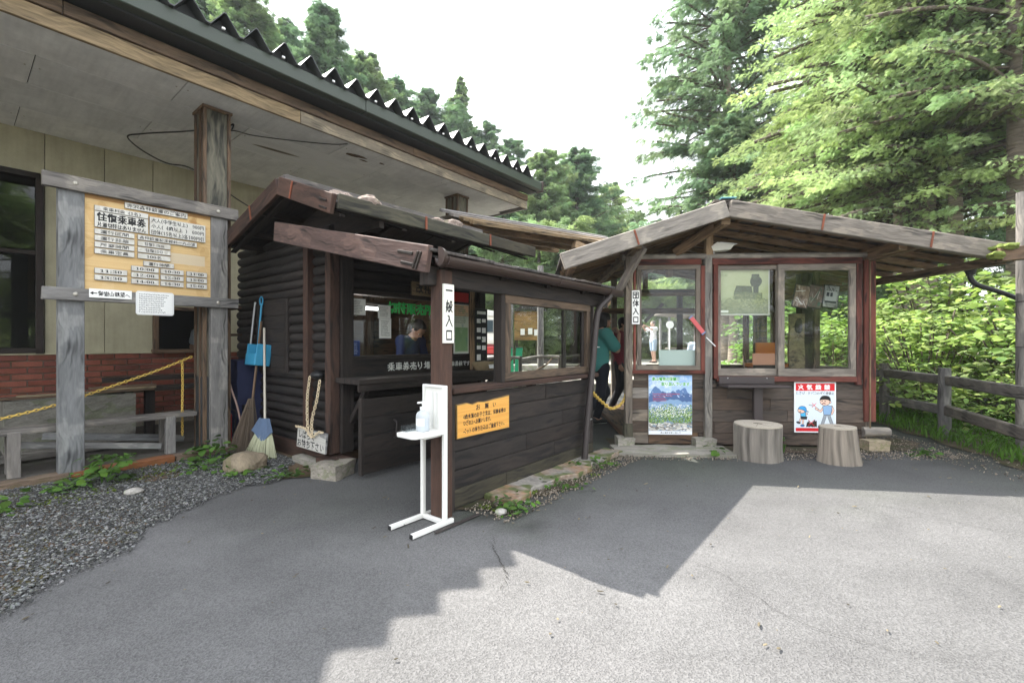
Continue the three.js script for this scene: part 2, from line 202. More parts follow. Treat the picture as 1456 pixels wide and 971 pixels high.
// ---------------------------------------------------------------- lettering: strokes on a 16 x 16 grid, pairs of hex digits
const G = {};
const add = (s) => { for (const line of s.trim().split('\n')) { const [k, ...st] = line.trim().split(/\s+/); G[k] = st.map((q) => { const p = []; for (let i = 0; i + 1 < q.length; i += 2) p.push([parseInt(q[i], 16), parseInt(q[i + 1], 16)]); return p; }); } };
add(`
一 18e8
般 4133 242b1e 24747e6d 1979 4547 4a4c a2a687 a2d2d6e6 88d8bb7e 99bbee
入 83681e 5273a9ee
口 23d3dd2d23
団 12e2ee1e12 36c6 949c7c 5879
体 5117 353e 65e5 a1ae a56b a5eb 8bcb
改 227277272d7c a186 94e4 c4ba7e 96baee
札 1474 414e 4518 4579 a1adbeeeeb
所 1272 24747828 242a1e d193 939a8e 96e6 c6ce
切 1674 414b7b7a 83e3edbd b3b97e
符 3114 3262 4244 a184 a2e2 b2b4 4518 373e 67e7 b5be9d 798b
販 22626b2b22 2565 2868 3b1e 5b7e 82e2 828a7e 85d5cb8e 98bbee
売 23d3 8186 46b6 1a18e8ea 6a6b3e 9a9eeeec
乗 c142 15e5 19e9 4549 b5b9 818e 8a2e 8aee
車 22d2 35d5da3a35 38d8 1cec 818e
券 4153 b1a3 34c4 17e7 81681c 98ec 4abaae8e 7a6c3e
場 1565 414c 1c6a 82d2d68682 84d4 78e8 987b 9aeadebd ba8e caae
前 4153 b1a3 15e5 272e 27676e5e 2969 2b6b a7ac d6de
待 4114 5316 363e 74d4 a1a6 66e6 69e9 c7ce9d 7a8c
下 12e2 727e 76ca
願 1272 222a1e 3474783834 3676 585d 3a2d 7a8d 92e2 95d5db9b95 97d7 99d9 ab9e cbee b2b5
歳 7174 73b3 3335 15e5 262b1e 26d6 4777 575d 4a3c 7a8c a4b9eeec d8ad c4d5
未 34c4 17e7 818e 772d 98ed
満 2133 1547 1e4a 54e4 7176 c1c6 76c6 686e 68e8eede a6ae 8a8c 8ccc cacc
子 32b285 858d5d 17e7
保 4117 353e 72d2d67672 69e9 a6ae a96d a9ed
護 3142 1464 2666 2868 2a6a6e2e2a 74e4 9294 c2c4 a485 868b 86e6 88d8 8ada b6bb 8cdc7e 8ced
者 35b5 8187 18e8 d22b 5acace5e5a 5ccc
様 1565 414e 4619 4669 9193 c1b3 84e4 86e6 78e8 b3be 9b7d bbee c9db
上 727d 77c7 1ded
持 1565 414d2d 1a68 84e4 b1b7 77e7 79e9 c7ce9d 8a9c
込 72a3b7ea a4875b 2244 17474b2e 2d6eee
遠 63d3 9196 56e6 68d8da6a68 8a5d 9b9e cbad bade 2143 16464a1e 2d5eee
慮 7174 72c2 14e4 242b1e 57c6 68c8ca6a68 5c4e 6c7ecedc 9bac dcee
御 4114 5316 363e 7155 64a4 58a8 848c 8aaa 686d 5dac b3e3ebca b3be
嶽 8184 3234 d2d4 34d4 4516 255b4e2c b7f7 d5d9ae daee e5f6 6696 6898 6a9a 6c9c9e6e6c
山 818d 262dddd6
眺 22626d2d22 2666 2a6a a2a97e c1cdeded 8396 7ca9 e4d6 d8ec
望 4143 1373 333777 919686 91d1d7c7 93d3 95d5 39c9 2bdb 1eee 898e
赤 34c4 8187 17e7 676b4e a7ae9d 3a2d caec
沢 2133 1547 1e4a 636a5e 63d3d868 98cced
森 33c3 8187 8356 83b6 1979 474e 4a1d 4a7c 89e9 b7be ba8d baed
林 1474 414e 4519 4579 84e4 b1be b59a b5ea
鉄 4116 4176 2666 1979 464d 2a3c 6a5c 1d7d a193 84e4 79e9 c1c98e c9ee
道 7182 c1b3 54e4 66d6dc6c66 68d8 6ada 2143 16464a1e 2d5eee
案 7172 1513e3e4 7458ba 26d6 b67939 1beb 898f 8c3e 8ced
内 242e 24e4eebe 81864b 86cb
料 1676 414e 2244 6253 461c 467a 92b4 95b7 8bea d1de
金 8116 81e6 46b6 19e9 868d 4a5c ba9c 1ded
名 6126 63b3781b 5577 58c8ce5e58
往 4114 5316 363e a1b2 64e4 69e9 5ded a4ad
復 4114 5316 363e 7155 63e3 75d5da7a75 78d8 8a6c 7bcb6e 8ced
片 414a1e 46c6 a1a6 4ababe
大 16e6 82871e 87ee
人 82781e 78ee
中 24d4da2a24 818e
学 3143 7183 c1a3 1715e5e7 57b789 898e6d 1aea
生 4216 35d5 39d9 818e 1eee
以 323b 3b69 5567 b2b86e 99dd
円 232e 23d3ddbe 28d8 8388
小 818d6c 451a b5ea
各 6126 63b3791b 46eb 4ababe4e4a
引 22727626 262a7a6e4d c1ce
運 5452e2e4 64d4 66d6da6a66 68d8 5cec 939d 2143 16464a1e 2d5eee
行 4114 5316 363e 73d3 67e7 b7bd9e
区 e2121eee c45b 57cb
間 121e 12626616 1464 92e2eeed 9296e6 94e4 58a8ad5d58 5aaa
記 3142 1464 2666 2868 2a6a6e2e2a 83d3d8888ddddb
念 8115 81e5 66a6 58b89a 2b1e 5b5dadac 8a9b cbed
館 4115 4175 26666a2a26 2868 2a2e5c 4b7e b1b2 8583e3e5 95d5d89895 989e 9bdbde9e
丸 24b4bdeeeb 716a1e 286b
渡 2133 1547 1e4a a1a2 63e3 636b4e 75e5 9498 c4c8 98c8 7aca6e 8bee
距 2262662622 464d 4969 292d 1e7c 92e2 929eee 95d5da9a
離 4143 1373 2528 2868 6568 4365 6345 1b1e 1b7b7e6e 484b 4a5d3d a184 848e 84e4 87e7 8aea 8ded b4bd
要 13e3 35d5d93935 6369 a3a9 1beb 795dbe bb2e
時 22626c2c22 2767 84e4 b1b7 77e7 79e9 c7ce9d 8a9c
分 6218 91e8 38c8bd8e 786b2e
定 8182 1513e3e5 36c6 868d 89c9 494b1e 4b7eee
員 42b2b54542 36c6cc3c36 38c8 3aca 5c2e acde
火 81872e 88ee 2448 c4a8
気 4115 43d3 35b5 17b7bacdeeec 3a8e 8a3e
厳 3143 7173 c1a3 15e5 252b1e 4777 494d 797d 4979 4b7b 3d8d c6a9 b8e8 d8ad a9ee
禁 1363 4147 4317 4366 83e3 b1b7 b387 b3e7 39c9 1beb 8b8e6e 4c2e bcde
捨 1565 414d2d 1a68 a175 a1e5 85c5 b3b8 78e8 8acace8e8a
止 818d 87c7 353d 1ded
高 8183 13e3 45b5b84845 1e1aeaeede 5b9b9d5d5b
植 1565 414e 4619 4669 74e4 a1a4 85d5dc8c85 88d8 8ada 767eee
物 3216 2565 414e 1a69 9175 84e4ddbd a47a c47e
取 1272 222c 626e 2565 2868 1c7b 83d3c97e 84baee
組 4125 6239 494e 2b1d 6b7d 929d 92d2dd 95d5 99d9 7ded
り 3239 4a57 a2b7ab6e
し 525a6d9dcbd9
は 32282e3c 65e5 a2ac9e6d6b9bed
ば 32282e3c 65e5 a2ac9e6d6b9bed c1d3 e0f2
ら 5283 434a78b8dabd5e
く a238ae
お 1484 525d3e1d2a78c8db9e b3d5
ち 24d4 614a87c8db8e4e
さ 25d4 71a9 4a4c7ebe
い 334a6d7b b4d9
の 857b4d285494c4e8dc9e
ま 23d3 26d6 818c6e3c6aaaed
ひ 1454395cadc8a3e9
び 1454395cadc8a3e9 d1e3 f0f2
ざ 25d4 71a9 4a4c7ebe d0e2 f0f1
へ 1a57ed
す 14e4 92989a6a67979b8d5e
ペ 1a58ed b2d2d4b4b2
ッ 3649 7689 d6cb7e
ト 525e 56cb
み 3282592d1a49ed c5ca9e
ご 43c3 3a4dcd c1d2 e0f1
に 32282e3c 84d4 7b8ded
を 24d4 723a77989b d5696c7ede
あ 24c3 617a6d b56c3e1b3888c8ebae
せ 16e5 b1b98a 434c6ede
ん 721d5888adcdea
で 13e2 d2767abe c7d8 e6f7
た 1474 511e 85d5 8b9ded
き 23c2 35d4 71c9 4a4c7ebe
タ 5218 53d3b83e 5798
バ 523c 93ec d1e3 f0f2
コ 23d3dd 1ded
ポ 15e5 818d 462b a6cb d1f1f3d3d1
イ c128 868e
・ 7889
、 2c4e
。 2b4b4d2d2b
〜 186698e6
`);
function write(x, text, px, py, size, o = {}) {               // x: 2d context; (px, py) top left of the first character
  const step = o.step ?? size * (1 + (o.gap ?? 0.06)), sx = o.sx ?? 1; x.strokeStyle = x.fillStyle = o.color || '#111'; x.lineWidth = size * (o.weight ?? 0.1); x.lineCap = 'round'; x.lineJoin = 'round';
  let cx = px, cy = py;
  for (const ch of text) {
    if (ch === ' ') { if (o.down) cy += step * 0.5; else cx += step * 0.5 * sx; continue; }
    const g = G[ch];
    if (g) for (const st of g) { x.beginPath(); st.forEach(([a, b], i) => { const X = cx + (a / 15) * size * sx, Y = cy + (b / 15) * size; i ? x.lineTo(X, Y) : x.moveTo(X, Y); }); x.stroke(); }
    else { x.font = `${o.fw || 'bold'} ${size * 1.02}px ${o.face || 'sans-serif'}`; x.textBaseline = 'alphabetic'; x.save(); x.translate(cx, cy + size * 0.9); x.scale(sx, 1); x.fillText(ch, 0, 0); x.restore(); cx += x.measureText(ch).width * sx + size * 0.03 - (o.down ? 0 : step * sx); }
    if (o.down) cy += step; else cx += step * sx;
  }
  return cx;
}
function widthOf(x, text, size, o = {}) { let w = 0; const step = o.step ?? size * (1 + (o.gap ?? 0.06)), sx = o.sx ?? 1; for (const ch of text) { if (ch === ' ') w += step * 0.5 * sx; else if (G[ch]) w += step * sx; else { x.font = `${o.fw || 'bold'} ${size * 1.02}px ${o.face || 'sans-serif'}`; w += x.measureText(ch).width * sx + size * 0.03; } } return w; }
function fit(x, text, px, py, w, size, o = {}) { const k = widthOf(x, text, size, o); write(x, text, px, py, size, { ...o, sx: (o.sx ?? 1) * (w / k) }); }
function print(W, H, draw, o = {}) {
  const c = document.createElement('canvas'); c.width = W; c.height = H; const x = c.getContext('2d'); x.fillStyle = o.bg || '#fff'; x.fillRect(0, 0, W, H); draw(x, W, H);
  const t = new THREE.CanvasTexture(c); t.colorSpace = THREE.SRGBColorSpace; t.magFilter = THREE.LinearFilter;
  return new THREE.MeshStandardMaterial({ map: t, roughness: o.rough ?? 0.7 });
}
function smudge(x, W, H, n, colors, rmin, rmax, alpha) { for (let i = 0; i < n; i++) { x.globalAlpha = alpha * rnd(); x.fillStyle = pick(colors); x.beginPath(); x.ellipse(rnd() * W, rnd() * H, rr(rmin, rmax), rr(rmin, rmax) * 0.6, rnd() * 3, 0, 7); x.fill(); } x.globalAlpha = 1; }
function scribble(x, x0, y0, w, h, lines, color = '#444') { x.strokeStyle = color; x.lineWidth = (h / lines) * 0.16; for (let i = 0; i < lines; i++) { const y = y0 + (i + 0.5) * h / lines, q = h / lines * 0.36; for (let a = x0; a < x0 + w * rr(0.65, 1); a += q * 1.7) { x.beginPath(); x.moveTo(a, y - q * rr(0.3, 1)); x.lineTo(a + q * rnd(), y + q * rr(0.2, 0.9)); x.moveTo(a, y + q * rr(-0.6, 0.6)); x.lineTo(a + q * 1.2, y + q * rr(-0.6, 0.6)); x.stroke(); } } }
// ---------------------------------------------------------------- the ground
function sheet(name, outline, y, mat, colour, step = 0.5, kind = 'structure', uvs = 1) {
  // a flat sheet cut to an outline, triangulated on a grid so that wear can vary over it
  const xs = outline.map((p) => p[0]), zs = outline.map((p) => p[1]), x0 = Math.min(...xs), x1 = Math.max(...xs), z0 = Math.min(...zs), z1 = Math.max(...zs);
  const g = new THREE.ShapeGeometry(new THREE.Shape(outline.map((p) => new THREE.Vector2(p[0], -p[1]))));
  g.rotateX(-Math.PI / 2); const p = g.attributes.position, uv = [], col = [];
  for (let i = 0; i < p.count; i++) { uv.push(p.getX(i) * uvs, p.getZ(i) * uvs); col.push(...(colour ? colour(p.getX(i), p.getZ(i)) : [1, 1, 1])); }
  g.setAttribute('uv', new THREE.Float32BufferAttribute(uv, 2)); g.setAttribute('color', new THREE.Float32BufferAttribute(col, 3)); g.computeVertexNormals();
  const m = shade(new THREE.Mesh(g, mat)); m.name = numbered(name); m.position.y = y; m.userData.kind = kind; scene.add(m); return m;
}
{
  // forest floor out to the horizon
  const g = new THREE.PlaneGeometry(900, 900, 1, 1); g.rotateX(-Math.PI / 2); const a = g.attributes.uv; for (let i = 0; i < a.count; i++) a.setXY(i, a.getX(i) * 450, a.getY(i) * 450);
  const m = shade(new THREE.Mesh(g, M(0.13, 0.115, 0.075, { map: soilMap, roughness: 1 }))); m.name = 'ground'; m.position.y = -0.02; m.userData.kind = 'structure'; scene.add(m);
}
{
  // asphalt forecourt: worn pale, darker and mossy along the walls
  const x0 = -9, x1 = 16, z0 = -24, z1 = 14, st = 0.16, nx = Math.round((x1 - x0) / st), nz = Math.round((z1 - z0) / st);
  const g = new THREE.PlaneGeometry(x1 - x0, z1 - z0, nx, nz); g.rotateX(-Math.PI / 2); g.translate((x0 + x1) / 2, 0, (z0 + z1) / 2);
  const p = g.attributes.position, uv = [], col = [];
  for (let i = 0; i < p.count; i++) {
    const x = p.getX(i), z = p.getZ(i), u = x * UX + z * UZ, n = x * NX + z * NZ;
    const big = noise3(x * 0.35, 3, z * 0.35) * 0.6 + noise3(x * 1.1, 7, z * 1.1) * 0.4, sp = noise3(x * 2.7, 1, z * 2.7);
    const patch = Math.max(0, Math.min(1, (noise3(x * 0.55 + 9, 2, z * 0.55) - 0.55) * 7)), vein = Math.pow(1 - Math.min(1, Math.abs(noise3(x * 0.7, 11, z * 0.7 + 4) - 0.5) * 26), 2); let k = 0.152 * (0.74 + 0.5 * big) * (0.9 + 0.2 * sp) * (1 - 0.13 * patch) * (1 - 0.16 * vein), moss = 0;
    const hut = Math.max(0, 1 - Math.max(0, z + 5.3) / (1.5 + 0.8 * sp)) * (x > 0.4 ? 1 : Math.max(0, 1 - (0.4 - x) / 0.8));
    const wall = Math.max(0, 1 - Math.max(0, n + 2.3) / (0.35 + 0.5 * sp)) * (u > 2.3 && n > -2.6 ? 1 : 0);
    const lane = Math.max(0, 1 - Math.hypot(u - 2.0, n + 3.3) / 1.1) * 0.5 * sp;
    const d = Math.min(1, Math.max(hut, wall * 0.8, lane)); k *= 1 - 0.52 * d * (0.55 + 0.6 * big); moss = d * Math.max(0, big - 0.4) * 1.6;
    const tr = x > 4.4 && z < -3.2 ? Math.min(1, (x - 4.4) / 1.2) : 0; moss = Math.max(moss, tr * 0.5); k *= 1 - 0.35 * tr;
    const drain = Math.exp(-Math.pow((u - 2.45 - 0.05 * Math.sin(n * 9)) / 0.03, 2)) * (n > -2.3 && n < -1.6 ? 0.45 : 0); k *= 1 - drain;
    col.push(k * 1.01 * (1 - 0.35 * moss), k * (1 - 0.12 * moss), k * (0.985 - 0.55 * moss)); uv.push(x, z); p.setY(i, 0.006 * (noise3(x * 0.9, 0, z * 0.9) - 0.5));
  }
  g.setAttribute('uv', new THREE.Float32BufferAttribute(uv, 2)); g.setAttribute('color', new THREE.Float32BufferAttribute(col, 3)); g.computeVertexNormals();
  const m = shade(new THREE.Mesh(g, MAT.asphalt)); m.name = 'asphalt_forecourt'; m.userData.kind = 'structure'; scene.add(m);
}
{ // hairline cracks in the old paving
  const crack = (pts, w) => { const c = new THREE.CatmullRomCurve3(pts.map((p) => V(p[0], 0, p[1])), false, 'centripetal'), n = 60, pos = [], uv = []; let a = null; for (let i = 0; i <= n; i++) { const p = c.getPointAt(i / n), t = c.getTangentAt(i / n), k = w * rr(0.35, 1) * Math.sin(Math.PI * (0.04 + 0.92 * i / n)), j = rr(-0.012, 0.012), b = [[p.x - t.z * k + j, 0, p.z + t.x * k + j], [p.x + t.z * k + j, 0, p.z - t.x * k + j]]; if (a) { pos.push(...a[0], ...a[1], ...b[1], ...a[0], ...b[1], ...b[0]); for (let q = 0; q < 6; q++) uv.push(0, 0); } a = b; } const m = shade(new THREE.Mesh(finish(pos, uv), M(0.03, 0.028, 0.024, { roughness: 1 }))); m.name = numbered('paving_crack'); m.position.y = 0.009; m.userData.kind = 'structure'; scene.add(m); };
  crack([[-0.12, -2.95], [-0.1, -2.7], [-0.03, -2.45], [-0.06, -2.25]], 0.004); crack([[2.2, -3.9], [2.9, -3.4], [3.3, -2.9], [3.9, -2.7], [4.6, -2.2]], 0.002); crack([[0.6, -2.9], [1.1, -2.5], [1.3, -2.0], [1.9, -1.7]], 0.0016);
}
const unPoly = (pts) => pts.map(([u, n]) => { const q = P(u, 0, n); return [q.x, q.z]; });
const gravelEdge = (u) => -3.27 - 0.70 * u + 0.1 * Math.sin(u * 4.1) + 0.06 * Math.sin(u * 11);
{
  const pts = []; for (let u = -3; u <= 1.75; u += 0.15) pts.push([u, gravelEdge(Math.max(u, -1)) + 0.02]); pts.push([2.1, -4.1], [2.44, -4.25], [2.44, -5.79], [-3, -5.79]);
  sheet('soil_strip', unPoly(pts), 0.012, MAT.soil, null, 1, 'structure', 0.8);
  const moss = []; for (let i = 0; i <= 90; i++) { const t = i / 90; moss.push([2.36 + t * 2.6, -2.1 - 0.33 * Math.pow(Math.abs(2 * t - 1), 5) + 0.14 * (noise3(t * 9, 3, 1) - 0.5) + 0.07 * (noise3(t * 34, 3, 2) - 0.5)]); } moss.push([4.96, -2.46], [2.36, -2.46]);
  sheet('soil_strip', unPoly(moss), 0.011, M(0.075, 0.065, 0.04, { map: soilMap, bumpMap: stoneBump, bumpScale: 0.015, roughness: 1 }), null, 1, 'structure', 0.9);
  // earth along the foot of the hut
  const e = []; for (let i = 0; i <= 16; i++) { for (let q = 0; q < 5; q++) { const t = (i + q / 5) / 17; e.push([1.2 + t * 3.9, -5.0 - 0.22 * Math.max(0, 1 - t * 3.4) - 0.6 * Math.pow(t, 6) + 0.22 * (noise3(t * 8, 5, 1) - 0.5) + 0.08 * (noise3(t * 40, 5, 2) - 0.5)]); } } e.push([5.0, -5.9], [1.2, -5.9]);
  sheet('soil_strip', e, 0.011, M(0.10, 0.08, 0.058, { map: soilMap, bumpMap: stoneBump, bumpScale: 0.012, roughness: 1 }), null, 1, 'structure', 0.9);
  const f = []; for (let i = 0; i <= 20; i++) { const t = i / 20; f.push([4.55 + 1.3 * t + 0.25 * Math.sin(t * 3.1) + 0.07 * Math.sin(i * 2.3), -3.0 - 6.5 * t]); } f.push([40, -9.5], [40, -3.0]);
  sheet('verge', f, 0.012, M(0.10, 0.085, 0.05, { map: soilMap, bumpMap: stoneBump, bumpScale: 0.015, roughness: 1 }), null, 1, 'structure', 0.8);
}
{ // loose gravel beside the walk: nobody could count it
  const kinds = [0, 1, 2].map((k) => { const g = new THREE.IcosahedronGeometry(0.5, 0); const p = g.attributes.position; const map = new Map(); for (let i = 0; i < p.count; i++) { const key = [p.getX(i), p.getY(i), p.getZ(i)].map((v) => v.toFixed(3)).join(); if (!map.has(key)) map.set(key, [rr(0.65, 1.25), rr(0.5, 0.9), rr(0.65, 1.25)]); const s = map.get(key); p.setXYZ(i, p.getX(i) * s[0], p.getY(i) * s[1], p.getZ(i) * s[2]); } g.computeVertexNormals(); return g; });
  const spots = []; const tries = 110000;
  for (let i = 0; i < tries; i++) {
    const u = rr(-1.6, 2.3), edge = gravelEdge(Math.max(u, -1)) + 0.25 * (noise3(u * 6, 2, 5) - 0.5), n = rr(-5.7, edge + 0.15);
    const q = n - edge; if (q > 0 && rnd() < q * 7) continue; if (u > 1.5 && n > -4.0 - (u - 1.5) * 0.5 && rnd() < 0.75) continue;
    const soily = noise3(u * 1.6, 4, n * 1.6) + Math.max(0, (-4.9 - n)) * 0.9; if (soily > 0.95 && rnd() < 0.85) continue;
    spots.push([u, n]);
  }
  const mats = M(1, 1, 1, { roughness: 0.9, map: stoneMap });
  kinds.forEach((g, k) => {
    const mine = spots.filter((_, i) => i % 3 === k), im = new THREE.InstancedMesh(g, mats, mine.length), m = new THREE.Matrix4(), q = new THREE.Quaternion(), c = new THREE.Color();
    mine.forEach(([u, n], i) => { const s = Math.pow(rnd(), 3) * 0.018 + 0.006, p = P(u, 0.014 + s * 0.22, n); q.setFromEuler(new THREE.Euler(rr(-0.5, 0.5), rnd() * 6.3, rr(-0.5, 0.5))); m.compose(p, q, V(s * rr(0.8, 1.3), s * rr(0.6, 1), s)); im.setMatrixAt(i, m); const t = Math.pow(rnd(), 2.6) * 0.34 + 0.06; c.setRGB(t * rr(0.95, 1.04), t, t * rr(0.98, 1.12)); im.setColorAt(i, c); });
    im.name = numbered('gravel'); shade(im); setup(im, 'loose grey gravel strip beside the notice board', 'gravel', null, 'stuff'); scene.add(im);
  });
}

// ---------------------------------------------------------------- the station building
const WALL = -8.2, CEIL = 3.88;
{
  const T = new UN('station_building', 'low station building with cream walls, brick dado and deep corrugated roof canopy', 'station', 1.9, -8.2);
  const wp = (u0, u1, h0, h1) => T.put('wall_panel', box(u1 - u0 - 0.006, h1 - h0 - 0.004, 0.12, { r: 0.003, grain: 0 }), MAT.plaster, [(u0 + u1) / 2, (h0 + h1) / 2, WALL - 0.06]);
  wp(0.76, 1.33, 1.1, 3.9); wp(1.33, 1.86, 1.1, 3.9); wp(1.86, 2.62, 1.78, 3.9); wp(2.62, 3.6, 1.1, 3.9); wp(3.6, 5.3, 1.1, 3.9); wp(5.3, 7.05, 1.1, 3.9); wp(-2, 0.76, 3.36, 3.9); wp(-4.5, -2, 1.1, 3.9);
  // brick dado: each brick in view by itself
  T.put('dado_backing', box(11.5, 1.08, 0.1, { r: 0, grain: 0 }), MAT.mortar, [1.3, 0.54, WALL - 0.06]);
  const geos = [0, 1, 2, 3].map(() => box(0.262, 0.066, 0.03, { r: 0.004, grain: 0 }));
  for (let k = 0; k < 11; k++) for (let i = 0; i < 11; i++) { const u = -0.35 + i * 0.274 + (k % 2) * 0.137; T.put('brick', pick(geos), pick(MAT.brick), [u, 1.06 - k * 0.079, WALL + 0.002 + rr(0, 0.004)]); }
  for (let k = 0; k < 11; k++) T.put('brick_course', box(4.2, 0.066, 0.03, { r: 0.004, grain: 0 }), pick(MAT.brick), [4.95, 1.06 - k * 0.079, WALL + 0.002]);
  T.put('sill_cap', box(11.5, 0.022, 0.08, { grain: 0 }), MAT.plaster, [1.3, 1.106, WALL - 0.01]);
  // the big window and its dark room
  const F = T.put('window_frame', join([at(box(0.07, 2.24, 0.1), 0.715, 2.23, WALL), at(box(2.7, 0.07, 0.1), -0.63, 3.325, WALL), at(box(2.7, 0.06, 0.1), -0.63, 1.15, WALL), at(box(0.06, 2.2, 0.08), -0.5, 2.23, WALL), at(box(1.2, 0.05, 0.08), 0.1, 2.36, WALL - 0.003)].map((g) => g.translate(-T.o[0], -T.o[1], -T.o[2]))), WD.dark[0], [1.9, 0, -8.2]);
  T.put('pane', sheetBox(1.16, 1.14, 0.006), MAT.glass, [0.1, 1.76, WALL - 0.02]); T.put('pane', sheetBox(1.16, 0.92, 0.006), MAT.glass, [0.1, 2.85, WALL - 0.02]); T.put('pane', sheetBox(1.4, 2.1, 0.006), MAT.glass, [-1.22, 2.23, WALL - 0.02]);
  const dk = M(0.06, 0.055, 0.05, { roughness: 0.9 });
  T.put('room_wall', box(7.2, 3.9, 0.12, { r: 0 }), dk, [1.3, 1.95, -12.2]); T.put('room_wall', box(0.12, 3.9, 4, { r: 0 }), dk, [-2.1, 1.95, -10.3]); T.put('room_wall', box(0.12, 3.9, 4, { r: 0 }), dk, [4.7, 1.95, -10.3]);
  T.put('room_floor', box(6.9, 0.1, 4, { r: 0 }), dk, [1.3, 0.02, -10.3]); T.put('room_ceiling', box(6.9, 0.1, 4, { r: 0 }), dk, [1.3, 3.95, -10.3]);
  // the small ticket window by the column
  T.put('window_frame', join([at(box(0.06, 0.68, 0.12), 1.89, 1.44, WALL), at(box(0.06, 0.68, 0.12), 2.59, 1.44, WALL), at(box(0.76, 0.05, 0.12), 2.24, 1.755, WALL - 0.002), at(box(0.8, 0.05, 0.18), 2.24, 1.125, WALL + 0.02)].map((g) => g.translate(-T.o[0], -T.o[1], -T.o[2]))), WD.brown[0], [1.9, 0, -8.2]);
  T.put('pane', sheetBox(0.64, 0.58, 0.006), MAT.glass, [2.24, 1.44, WALL - 0.02]);
  // soffit panels
  const stain = print(256, 256, (x, W, H) => { x.fillStyle = '#e4e5e3'; x.fillRect(0, 0, W, H); smudge(x, W, H, 60, ['#cfd0cc', '#eeeeec'], 10, 50, 0.25); x.save(); x.translate(70, 150); x.rotate(-0.25); for (let i = 0; i < 40; i++) { x.globalAlpha = 0.1; x.fillStyle = '#4f4330'; x.beginPath(); x.ellipse(rr(-6, 6), rr(-3, 3), 46 - i, 13 - i * 0.3, 0, 0, 7); x.fill(); } x.restore(); x.globalAlpha = 1; });
  const rows = [[-5.42, -6.02], [-6.02, -6.75], [-6.75, -7.48], [-7.48, -8.2]], ceilMats = [MAT.ceiling, M(0.83, 0.84, 0.84, { map: plasterMap, roughness: 0.8 }), M(0.93, 0.93, 0.92, { map: plasterMap, roughness: 0.75 })];
  rows.forEach(([a, b], j) => { for (let i = -3; i < 5; i++) { const w = 1.82, u0 = i * w + (j % 2 ? 0.5 : -0.3), u1 = Math.min(u0 + w, 7.08); if (u0 > 6.9) continue; const st = j === 1 && i === 1; const p = T.put('ceiling_panel', st ? new THREE.BoxGeometry(u1 - u0 - 0.008, 0.02, a - b - 0.008) : box(u1 - u0 - 0.008, 0.02, a - b - 0.008, { r: 0.003, grain: 0 }), st ? stain : pick(ceilMats), [(u0 + u1) / 2, CEIL + 0.01 + rr(0, 0.004), (a + b) / 2]); for (const s of [-1, 1]) T.put('screw', new THREE.CylinderGeometry(0.008, 0.008, 0.006, 6), MAT.bolt, [s * ((u1 - u0) / 2 - 0.05), -0.012, 0.1], null, p); } });
  // peeling paint patches
  for (const [u, n, s] of [[3.55, -5.75, 0.12], [3.67, -5.72, 0.1], [3.76, -5.8, 0.06], [4.0, -5.7, 0.05]]) { const sh = []; for (let i = 0; i < 9; i++) { const a = i / 9 * 6.283, r = s * rr(0.5, 1); sh.push([Math.cos(a) * r * 1.3, Math.sin(a) * r * 0.5]); } T.put('peeled_patch', slab(sh, 0.003).rotateX(Math.PI / 2), WD.rafter[1], [u, CEIL, n]); }
  // fascia boards, box gutter, folded sheet roof
  for (const [u0, u1] of [[-4.4, 2.63], [2.635, 7.1]]) T.put('fascia_board', box(u1 - u0, 0.145, 0.04, { grain: 0 }), u0 > 0 ? wood(0.5, 0.42, 0.3, { worn: true })[0] : WD.tan[0], [(u0 + u1) / 2, CEIL + 0.055, -5.38]);
  for (const [u0, u1] of [[-4.4, 0.6], [0.605, 4.3], [4.305, 7.1]]) T.put('fascia_board', box(u1 - u0, 0.11, 0.045, { grain: 0 }), pick(WD.brown), [(u0 + u1) / 2, CEIL + 0.186, -5.355]);
  T.put('end_fascia', box(0.04, 0.24, 2.86, { grain: 2 }), WD.white[0], [7.11, CEIL + 0.1, -6.8]);
  T.put('roof_deck', box(11.6, 0.04, 9.6, { r: 0 }), MAT.sheetDark, [1.32, 4.27, -10.0]);
  T.put('eave_soffit', box(11.6, 0.03, 0.2, { r: 0, grain: 0 }), MAT.sheetDark, [1.32, 4.15, -5.24]);
  for (const [u0, u1] of [[-4.4, -0.4], [-0.397, 3.3], [3.303, 7.14]]) T.put('box_gutter', box(u1 - u0, 0.15, 0.14, { grain: 0, r: 0.008 }), MAT.green, [(u0 + u1) / 2, 4.235, -5.1]);
  T.put('gutter_end', box(0.03, 0.2, 0.17, { r: 0.006 }), MAT.gutter, [7.17, 4.24, -5.1]);
  { const pos = [], uv = [], pit = 0.289, prof = []; for (let i = -15; i < 20; i++) { const b = i * pit + 0.052 + 1.2; prof.push([b, 0], [b + 0.035, 0], [b + 0.15, 0.165], [b + 0.17, 0.165]); }
    const pr = prof.filter((p) => p[0] < 7.2), z0 = -4.98, z1 = -14.8, rise = 0.5, tk = 0.012, push = (a, b, c) => { pos.push(...a, ...b, ...c); uv.push(a[0], a[2], b[0], b[2], c[0], c[2]); };
    for (let i = 0; i + 1 < pr.length; i++) { const [a, ya] = pr[i], [b, yb] = pr[i + 1], A = [a, ya, z0], B = [b, yb, z0], C = [b, yb + rise, z1], D = [a, ya + rise, z1]; const L = (q) => [q[0], q[1] - tk, q[2]]; push(A, B, C); push(A, C, D); push(L(A), L(C), L(B)); push(L(A), L(D), L(C)); push(A, L(A), L(B)); push(A, L(B), B); }
    const g = finish(pos.map((v, i) => v - [T.o[0], 0, T.o[2]][i % 3]), uv); T.put('roof_sheet', g, MAT.sheet, [1.9, 4.315, -8.2]);
